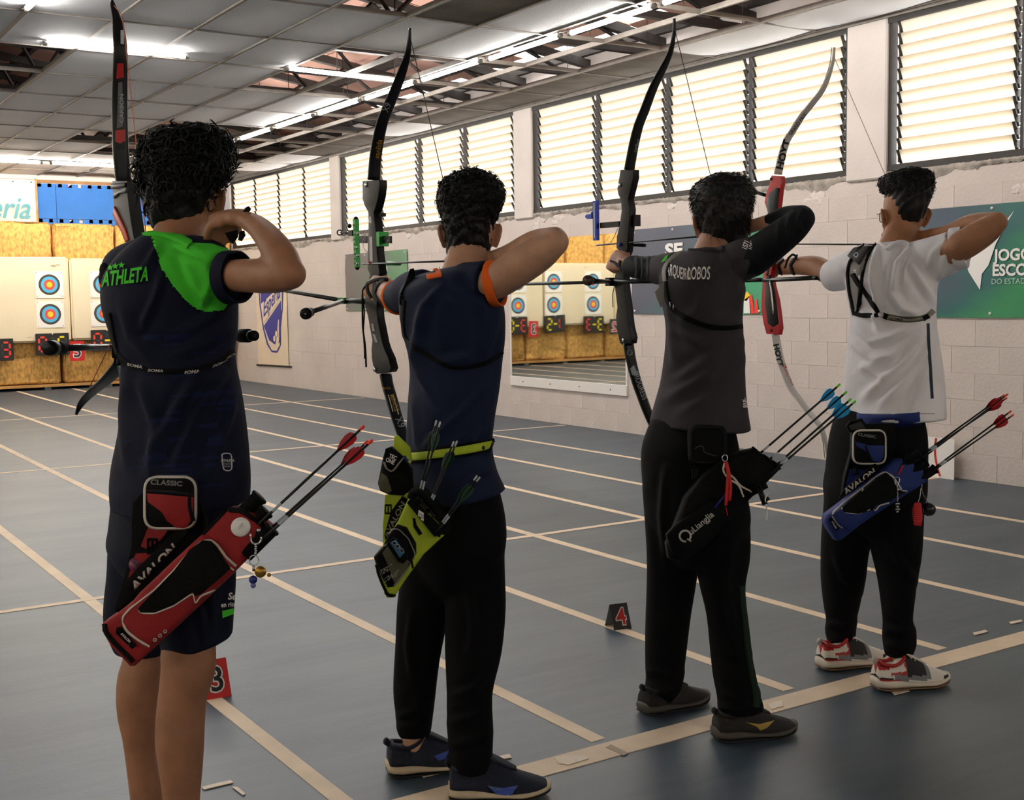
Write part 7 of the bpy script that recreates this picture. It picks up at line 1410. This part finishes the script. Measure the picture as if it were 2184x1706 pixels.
patch(q2, [(816, 1180), (826, 1165), (852, 1205), (878, 1200), (866, 1214), (842, 1245), (836, 1230), (828, 1205)], TP, m_khaki, 'khaki_panel'); piping(q2, [(830, 1140), (838, 1128), (850, 1128), (872, 1150), (886, 1185), (884, 1196), (840, 1248)], TP, 1.2, m_gre); piping(q2, [(795, 1190), (818, 1166), (830, 1158)], TP, 1.2, m_gre)
word('TEC', TP, (806, 1230), (.95, -.55), (.40, -1), 14, m_gre, q2, 'pocket_lettering', .03, .75); word('ONE', TP, (816, 1245), (.95, -.55), (.40, -1), 14, m_gre, q2, 'pocket_lettering', .03, .75)
V, F = slab([(834, 1090), (858, 1058), (872, 1066), (846, 1120), (822, 1152), (820, 1140)], PD(3.2), .012, .003); bd = mk('lettered_strap', V, F, m_nyl, q2); word('AVALON', bvh(bd), (826, 1148), (.47, -.88), (-.88, -.47), 11, m_gre, q2, 'strap_lettering', .02, 1.3, .1); buckle(q2, P(828, 1086, 3.24), .016, .022)
ph = empty('phone', P(848, 1170, 3.13), 'blue phone in a black case standing in the pocket of the lime quiver', 'phone'); V, F = slab([(824, 1160), (838, 1146), (846, 1148), (868, 1180), (870, 1192), (860, 1202), (850, 1198)], PD(3.105), .012, .004); mk('case', V, F, m_nyl, ph); V, F = slab([(832, 1158), (844, 1150), (864, 1178), (853, 1190)], PD(3.097), .006, .002); mk('back_panel', V, F, mat('phone_blue', (58, 112, 150), .25, metal=.3), ph)
for c in ((841, 1158), (848, 1165), (857, 1174)): p = P(*c, 3.092); V, F = bar3(p+CF*.002, p-CF*.002, .0048, 14); mk('lens', V, F, m_ink, ph); V, F = tube([p-CF*.002+(CR*math.cos(t)+CU*math.sin(t))*.0048 for t in np.linspace(0, 6.28, 12)], .0008, 5); mk('lens_ring', V, F, m_chr, ph)
V, F = bar3(P(872, 1170, 3.10), P(881, 1212, 3.09), .0028, 8); mk('zip_pull', V, F, m_nyl, q2)
po = empty('pouch', P(838, 1000, 3.25), 'black and khaki belt pouch hanging above the lime quiver', 'pouch')
V, F = slab([(824, 956), (834, 952), (860, 976), (878, 1000), (880, 1040), (862, 1056), (830, 1054), (812, 1046), (807, 1030), (812, 1005), (818, 975)], PD(3.25), .07, .022, .012); pb = mk('bag', V, F, m_nyl, po); TPb = bvh(pb)
patch(po, [(809, 1030), (814, 1008), (826, 1016), (836, 1046), (828, 1052), (812, 1044)], TPb, m_khaki, 'khaki_panel'); V, F = slab([(822, 957), (834, 953), (862, 975), (852, 988), (836, 1008), (820, 1000), (818, 985)], PD(3.2), .012, .004); fl = mk('flap', V, F, m_nyl, po); piping(po, [(820, 985), (824, 1000), (836, 1007), (852, 986), (861, 976)], bvh(fl), 1.6, m_gre)
word('TEC', bvh(fl), (829, 975), (.92, .42), (.35, -1), 8, m_white, po, 'flap_lettering', .03, .8); word('ONE', bvh(fl), (822, 983), (.92, .42), (.35, -1), 8, m_white, po, 'flap_lettering', .03, .8)
V, F = tube([P(872, 988, 3.26)+CR*.004*math.sin(t)*1.0+CU*(.012*math.cos(t)) for t in np.linspace(0, 6.28, 14)], .0014, 5); mk('clip_ring', V, F, m_chr, po); V, F = bar3(P(862, 972, 3.2), P(868, 984, 3.2), .004, 8); mk('pen_cap', V, F, mat('pen_blue', (36, 44, 140), .4), po)
gq = 'arrows with dark green vanes in the lime quiver'; vn_grn = mat('vane_green', (18, 62, 34), .5); nk_cl = mat('nock_clear', (200, 204, 206), .25); nk_dk = mat('nock_black', (30, 30, 32), .4)
for lab, a, n, dd_ in (('left black arrow of the first pair in the lime quiver, pale nock', (894, 1052), (931, 896), 3.17), ('right black arrow of the first pair in the lime quiver, pale nock', (899, 1054), (939, 899), 3.15), ('left black arrow of the middle pair in the lime quiver', (913, 1080), (968, 941), 3.15), ('right black arrow of the middle pair in the lime quiver', (917, 1082), (975, 940), 3.16), ('upper black arrow of the leaning pair in the lime quiver', (938, 1120), (1018, 1014), 3.13), ('lower black arrow of the leaning pair in the lime quiver', (941, 1124), (1024, 1017), 3.12)):
    arrow(lab, P(*a, dd_), P(*n, dd_+.03), .0024, vn_grn, nk_cl, gq, (0, .8), shaft=m_carb)
cg = empty('chest_guard', P(880, 620, 3.45), 'black chest guard with thin elastic strap on the archer in orange trim', 'chest guard'); V, F = slab([(866, 600), (874, 574), (882, 572), (886, 580), (884, 600), (872, 622), (860, 652), (852, 650), (851, 632)], PD(3.44), .012, .005); mk('shoulder_pad', V, F, m_nyl, cg); V, F = ball(P(855, 634, 3.425), .006, 10, 6); mk('rivet', V, F, m_alu, cg)
q = strap([(862, 640), (858, 690), (862, 722), (880, 740), (905, 752), (935, 772), (965, 784), (1000, 784), (1040, 774), (1072, 752)], 4.5, B2, .0005, .003); mk('back_strap', q[0], q[1], m_nyl, cg)

# ---------------------------------------------------------------- black quiver of the third archer
m_nyl3 = mat('nylon_black_b', (10, 10, 11), .85, bump=(300, .3), spec=.2)
q3 = empty('quiver', P(1520, 1090, 3.66), 'black quiver with blue pen and tassels on the archer in charcoal', 'quiver')
V, F = slab([(1438, 1120), (1460, 1060), (1500, 1010), (1545, 975), (1580, 962), (1606, 956), (1662, 990), (1658, 1000), (1620, 1040), (1560, 1100), (1500, 1165), (1455, 1200), (1425, 1190), (1420, 1160)], PD(3.66), .07, .02, .006); qb = mk('tube_body', V, F, m_nyl3, q3); TB = bvh(qb)
V, F = slab([(1420, 1140), (1440, 1118), (1520, 1060), (1548, 1080), (1552, 1100), (1500, 1150), (1452, 1186), (1432, 1178)], PD(3.625), .03, .01, .005); pk = mk('front_pocket', V, F, m_nyl3, q3); TP = bvh(pk)
word('uLiangJia', [TP, TB], (1475, 1141), (.76, -.65), (-.65, -.76), 13, m_silv, q3, 'pocket_lettering', .015, 1.0); h_ = hit([TP, TB], 1461, 1143); cq = np.array(h_[0])-CF*.003; V, F = tube([cq+(CR*math.cos(t)+CU*math.sin(t))*.0165 for t in np.linspace(-.9, 4.9, 20)], .0032, 6, flat=.5); mk('round_letter', V, F, m_silv, q3); V, F = obox(cq+CR*.012-CU*.012, (CR*.7-CU*.4)*.009, (CR*.4+CU*.7)*.0026, CF*.001); mk('round_letter', V, F, m_silv, q3, False)
V, F = slab(rrect(1468, 905, 1550, 992, 18), PD(3.69), .045, .014, .006); po = mk('belt_pouch', V, F, m_nyl3, q3); TPo = bvh(po); piping(q3, [tuple(p) for p in rrect(1474, 911, 1545, 986, 14)], TPo, 1.2, m_cord, True)
piping(q3, [(1482, 957), (1490, 950), (1503, 953), (1498, 962), (1510, 968), (1528, 972)], TPo, 1.0, mat('print_bronze', (60, 52, 44), .5), False, 'stitched_emblem')
buckle(q3, P(1482, 1012, 3.64), .014, .024)
for uv, r in (((1614, 962), .017), ((1637, 978), .016), ((1656, 992), .016)): tubeend(q3, uv, (.6, -.6), 3.64, r, .06)
V, F = bar3(P(1603, 1050, 3.60), P(1634, 1033, 3.60), .012, 12); mk('tool_pouch', V, F, m_nyl3, q3); V, F = bar3(P(1618, 1038, 3.58), P(1632, 1076, 3.57), .0085, 12); mk('tool_handle', V, F, m_alu, q3); V, F = bar3(P(1628, 1070, 3.57), P(1640, 1062, 3.57), .006, 10); mk('tool_knob', V, F, m_alu, q3)
V, F = tube([P(1640, 1050, 3.57), P(1632, 1065, 3.565), P(1636, 1090, 3.565), P(1634, 1112, 3.565)], [.0018, .0018, .0022, .0042], 6, 4); mk('white_cord', V, F, m_white, q3)
pn = empty('pen', P(1530, 1075, 3.60), 'blue ballpoint pen sticking out of the black quiver pocket', 'pen'); V, F = bar3(P(1524, 1083, 3.61), P(1548, 1054, 3.60), .0035, 8); mk('barrel', V, F, mat('pen_blue', (36, 44, 140), .4), pn)
ts = empty('tassel', P(1546, 990, 3.60), 'red and white cord tassel hanging from the pouch of the black quiver', 'tassel'); V, F = tube([P(1546, 977, 3.60)+CR*.008*math.sin(t)+CU*.010*math.cos(t) for t in np.linspace(0, 6.28, 14)], .0018, 5); mk('ring', V, F, m_chr, ts)
for pts, mm, r in (([(1547, 985), (1552, 1010), (1551, 1040), (1548, 1078)], m_sred, .005), ([(1549, 985), (1556, 1015), (1558, 1040), (1556, 1068)], m_sred, .005), ([(1545, 988), (1543, 1005), (1556, 1022), (1575, 1035), (1586, 1060)], m_pipe, .003), ([(1546, 986), (1552, 1006), (1566, 1020), (1580, 1036), (1606, 1050)], m_pipe, .003), ([(1548, 1080), (1550, 1090), (1552, 1100)], m_sred, .0012)): V, F = tube([P(u, v, 3.595) for u, v in pts], r, 6, 4); mk('cord', V, F, mm, ts)
bq = 'arrows with blue vanes in the black quiver'; vn_blu = mat('vane_blue', (38, 158, 222), .45); nk_grn = mat('nock_neon_green', (112, 226, 40), .4)
for lab, a, n, dd_ in (('highest blue-vaned arrow in the black quiver, green nock', (1622, 966), (1792, 819), 3.66), ('second blue-vaned arrow from the top in the black quiver', (1641, 980), (1806, 835), 3.65), ('thinner blue-vaned arrow half behind the lowest one', (1658, 990), (1816, 850), 3.66), ('lowest blue-vaned arrow in the black quiver, nearest the camera', (1662, 995), (1825, 855), 3.62)): arrow(lab, P(*a, dd_), P(*n, dd_+.06), .0034, vn_blu, nk_grn, bq, (0, 1.15))
cg = empty('chest_guard', P(1420, 620, 3.8), 'pale grey chest guard with black strap on the archer in charcoal', 'chest guard'); q = strap([(1424, 560), (1418, 600), (1424, 640), (1434, 660), (1460, 676), (1490, 690), (1520, 698), (1555, 700), (1582, 696)], 5, B3, .0005, .003); mk('back_strap', q[0], q[1], m_nyl, cg)
V, F = slab([(1396, 622), (1406, 612), (1416, 600), (1416, 640), (1410, 656), (1402, 640)], PD(3.83), .008, .003); mk('guard_edge', V, F, m_gre, cg); q = strap([(1420, 600), (1417, 575), (1428, 553), (1445, 542), (1458, 533)], 4, B3, .001, .004); mk('shoulder_strap', q[0], q[1], m_gre, cg)
for c in ((1429, 650), (1436, 655)): p = P(*c, 3.72); V, F = bar3(p+CU*.008, p-CU*.008, .0018, 8); mk('hook', V, F, m_chr, cg)

# ---------------------------------------------------------------- blue quiver of the fourth archer
q4 = empty('quiver', P(1840, 1060, 4.12), 'blue and black quiver with charms worn by the archer in white', 'quiver')
q = strap([(1830, 897), (1870, 899), (1905, 899), (1960, 893)], 14, [BP4, B4], .003, .006, 6); mk('belt', q[0], q[1], m_bluen, q4) if q else None
V, F = slab([(1815, 905), (1905, 902), (1910, 940), (1898, 985), (1850, 1035), (1795, 1055), (1800, 1015), (1815, 960)], PD(4.15), .03, .006); hpn = mk('hanger_panel', V, F, m_nyl, q4); patch(q4, [(1812, 1000), (1850, 1002), (1845, 1020), (1800, 1050)], bvh(hpn), m_bluen, 'blue_insert')
V, F = slab([(1757, 1110), (1760, 1098), (1800, 1068), (1870, 1012), (1906, 978), (1925, 978), (1958, 996), (1978, 1014), (1972, 1026), (1940, 1046), (1890, 1078), (1830, 1118), (1790, 1150), (1782, 1152), (1765, 1128)], PD(4.10), .07, .02, .006); qb = mk('tube_body', V, F, m_bluen, q4); TB = bvh(qb)
V, F = slab([(1773, 1098), (1800, 1075), (1860, 1025), (1888, 1006), (1905, 1016), (1922, 1042), (1935, 1046), (1900, 1070), (1840, 1106), (1812, 1132), (1790, 1122)], PD(4.065), .035, .012, .006); pk = mk('front_pocket', V, F, m_bluen, q4); TP = bvh(pk)
patch(q4, [(1840, 1042), (1870, 1020), (1890, 1008), (1902, 1018), (1918, 1044), (1930, 1050), (1900, 1068), (1868, 1078), (1864, 1088), (1830, 1096), (1800, 1092), (1792, 1084), (1818, 1080), (1832, 1066)], TP, m_nyl, 'black_flash')
piping(q4, [(1776, 1104), (1776, 1094), (1800, 1072), (1842, 1040), (1868, 1016), (1890, 1005), (1905, 1018), (1922, 1044)], TP, 1.1); piping(q4, [(1842, 1040), (1834, 1064), (1818, 1080), (1792, 1084), (1802, 1093), (1832, 1096), (1864, 1082), (1866, 1092), (1874, 1078), (1896, 1072)], TP, 1.0); piping(q4, [(1776, 1102), (1786, 1118), (1812, 1136)], TP, 1.1); piping(q4, [(1896, 1008), (1902, 1026), (1918, 1046), (1934, 1048)], TP, 1.0)
patch(q4, [(1768, 1106), (1774, 1104), (1790, 1128), (1782, 1132)], TB, m_nyl, 'label_patch'); word('AVALON', TB, (1773, 1112), (.5, .86), (.86, -.5), 3.5, m_white, q4, 'patch_lettering', .02, .9)
V, F = slab([(1790, 1062), (1798, 1046), (1865, 988), (1878, 996), (1810, 1052)], PD(4.08), .01, .003); bd = mk('lettered_strap', V, F, m_nyl, q4); word('AVALON', bvh(bd), (1803, 1056), (.80, -.60), (-.60, -.80), 11, m_silv, q4, 'strap_lettering', .03, 1.25, .15)
V, F = slab(rrect(1819, 917, 1890, 990, 15), PD(4.10), .045, .013, .008); po = mk('belt_pouch', V, F, m_nyl, q4); TPo = bvh(po); piping(q4, [tuple(p) for p in rrect(1820.5, 918.5, 1888.5, 988.5, 13)], TPo, 1.3, None, True)
patch(q4, [(1824, 942), (1855, 950), (1886, 950), (1884, 975), (1876, 986), (1860, 982), (1862, 968), (1846, 962), (1828, 952)], TPo, m_bluen, 'blue_insert'); word('CLASSIC', TPo, (1830, 929), (1, .16), (-.1, -1), 6, mat('print_dark_silver', (120, 118, 118), .5), q4, 'pouch_lettering', .03, 1.2)
V, F = tube([P(1846, 950, 4.05), P(1850, 962, 4.05), P(1859, 980, 4.05)], [.003, .004, .004], 6, 2); mk('zip_pull', V, F, m_nyl, q4); buckle(q4, P(1826, 1004, 4.10), .015, .022)
for uv, r in (((1960, 968), .0155), ((1975, 986), .0155), ((1994, 1000), .0155)): tubeend(q4, uv, (.78, -.5), 4.08, r, .06)
rq = 'arrows with red vanes in the blue quiver'; nk_or = mat('nock_orange', (236, 78, 40), .4)
for lab, a, n, dd_ in (('upper arrow of the higher bundle in the blue quiver, orange nock', (1976, 962), (2142, 842), 4.10), ('middle arrow of the higher bundle in the blue quiver, orange nock', (1980, 962), (2148, 848), 4.08), ('lower arrow of the higher bundle in the blue quiver, orange nock', (1982, 966), (2150, 840), 4.06), ('upper arrow of the lower pair in the blue quiver', (1998, 994), (2157, 876), 4.08), ('lower arrow of the lower pair in the blue quiver', (2002, 996), (2162, 884), 4.06)): arrow(lab, P(*a, dd_), P(*n, dd_+.06), .0030, vn_red, nk_or, rq, (0, 1.05))
V, F = bar3(P(1917, 1008, 4.04), P(1937, 966, 4.04), .0038, 8); mk('arrow_puller', V, F, m_nyl, q4); V, F = bar3(P(1916, 1012, 4.035), P(1926, 992, 4.035), .003, 8); mk('red_grip', V, F, m_sred, q4)
kc = empty('key_charm', P(1914, 1050, 4.02), 'silver carabiner and chain charm hanging on the blue quiver pocket', 'charm'); K = lambda u, v: P(u, v, 4.02)
V, F = tube([K(1907, 1022), K(1910, 1018), K(1917, 1018), K(1919, 1023), K(1914, 1037), K(1912, 1037), K(1907, 1022)], .0019, 6); mk('carabiner', V, F, m_chr, kc)
for k in range(7): V, F = ball(K(1914+.8*(k % 2), 1041+4.4*k), A(.0026, .0026, .004), 8, 6); mk('link', V, F, m_chr, kc)
for z, r in ((1074, .008), (1080, .005), (1086, .0085), (1091, .004)): p = K(1914, z); V, F = bar3(p+CU*.003, p-CU*.003, r, 12); mk('anchor_charm', V, F, m_chr, kc)
bl = empty('ball_charm', P(1980, 1085, 4.10), 'black ball charm hanging under the blue quiver tubes', 'charm'); V, F = ball(P(1981, 1086, 4.10), .0235, 18, 12); mk('ball', V, F, mat('gloss_black', (22, 22, 24), .2), bl); V, F = tube([P(1968, 1022, 4.08), P(1966, 1045, 4.08), P(1972, 1060, 4.09), P(1979, 1072, 4.10)], .0016, 6, 4); mk('ring_chain', V, F, m_chr, bl)
rb = empty('whistle_charm', P(1957, 1090, 4.06), 'ribbed red rubber charm hanging below the blue quiver', 'charm'); V, F = loft(catm([ring(P(1957, 1072, 4.06), CR*.010, CF*.006, 14), ring(P(1956, 1085, 4.06), CR*.0165, CF*.010, 14), ring(P(1957, 1105, 4.06), CR*.0165, CF*.010, 14), ring(P(1958, 1121, 4.06), CR*.011, CF*.006, 14)], 4)); mk('body_left', V, F, m_sred, rb)
g = G()
for k in range(11): p = P(1956.5, 1076+k*4.1, 4.047); V, F = obox(p, CR*.012, CU*.0018, CF*.004); g.add(V, F)
o = g.build('rib', m_sred, rb); o['kind'] = 'stuff'; V, F = tube([P(1964, 1040, 4.07), P(1962, 1058, 4.07), P(1958, 1071, 4.06)], .0016, 6, 3); mk('ring_chain', V, F, m_chr, rb)
ph = empty('phone', P(1825, 900, 4.16), 'dark phone sticking up behind the pouch of the blue quiver', 'phone'); V, F = slab([(1804, 908), (1812, 898), (1838, 892), (1856, 918), (1846, 924), (1812, 922)], PD(4.13), .012, .004); mk('case', V, F, m_nyl, ph); V, F = slab([(1810, 908), (1836, 898), (1848, 915), (1815, 918)], PD(4.123), .004, .001); mk('back_panel', V, F, m_ink, ph)
# chest guard
cg = empty('chest_guard', P(1840, 620, 4.22), 'grey chest guard with black straps across the white t-shirt', 'chest guard')
path = [(1858, 517), (1846, 530), (1832, 552), (1824, 580), (1824, 610), (1826, 640), (1830, 662)]
q = strap(path, [11, 13, 15, 16, 15, 10, 5], B4, .001, .004, 5); pad = mk('guard_panel', q[0], q[1], m_gre, cg); TG = bvh(pad)
q = strap([(1850, 519), (1836, 534), (1825, 552), (1821, 556)], [11, 13, 15, 14], [B4, TG], .003, .004, 4); cap_ = mk('shoulder_pad', q[0], q[1], mat('guard_dark', (62, 58, 56), .7), cg); V2 = [(1821, 545), (1827, 536), (1833, 543), (1827, 552)]; piping(cg, V2, bvh(cap_), .9, m_pale, True, 'emblem')
for pts, w_ in (([(1868, 520), (1856, 536), (1846, 560), (1840, 590), (1834, 640), (1829, 664)], 2.2), ([(1845, 518), (1828, 536), (1812, 558), (1808, 580), (1812, 620), (1822, 668)], 2.0), ([(1820, 584), (1828, 600), (1850, 630), (1868, 656), (1873, 668)], 4.2), ([(1821, 668), (1840, 672), (1873, 673)], 4.0)):
    q = strap(pts, w_, [B4, TG], .002, .0045, 5); mk('black_strap', q[0], q[1], m_nyl, cg) if q else None
q = strap([(1882, 672), (1900, 678), (1930, 682), (1965, 680), (1980, 673), (1990, 662)], 5.5, B4, .001, .003, 5); mk('elastic_strap', q[0], q[1], m_gre, cg); TE = bvh(COL.objects[-1] if False else [o for o in p4.children if o.name.startswith('shirt')][0])
for pts in ([(1884, 667), (1900, 673), (1930, 677), (1964, 675), (1980, 668)], [(1884, 678), (1900, 683.5), (1930, 687), (1964, 685), (1982, 678)]):
    q = strap(pts, 1.2, B4, .003, .003, 5); mk('strap_edge', q[0], q[1], m_khaki, cg)
for a, b in (((1885, 673), (1894, 677)), ((1968, 680), (1978, 674))):
    q = strap([a, ((a[0]+b[0])/2, (a[1]+b[1])/2), b], 6, B4, .004, .004, 2); mk('slider', q[0], q[1], m_nyl, cg) if q else None
word('SOMA', B4, (1898, 683), (1, .06), (0, -1), 5, m_ink, cg, 'strap_lettering', .02, 1.4, .2, off=.006)
c = P(1878, 671, 4.17); V, F = tube([c+(CR*math.cos(t)+CU*math.sin(t))*.008 for t in np.linspace(0, 6.28, 14)], .0018, 6); mk('ring', V, F, m_chr, cg)
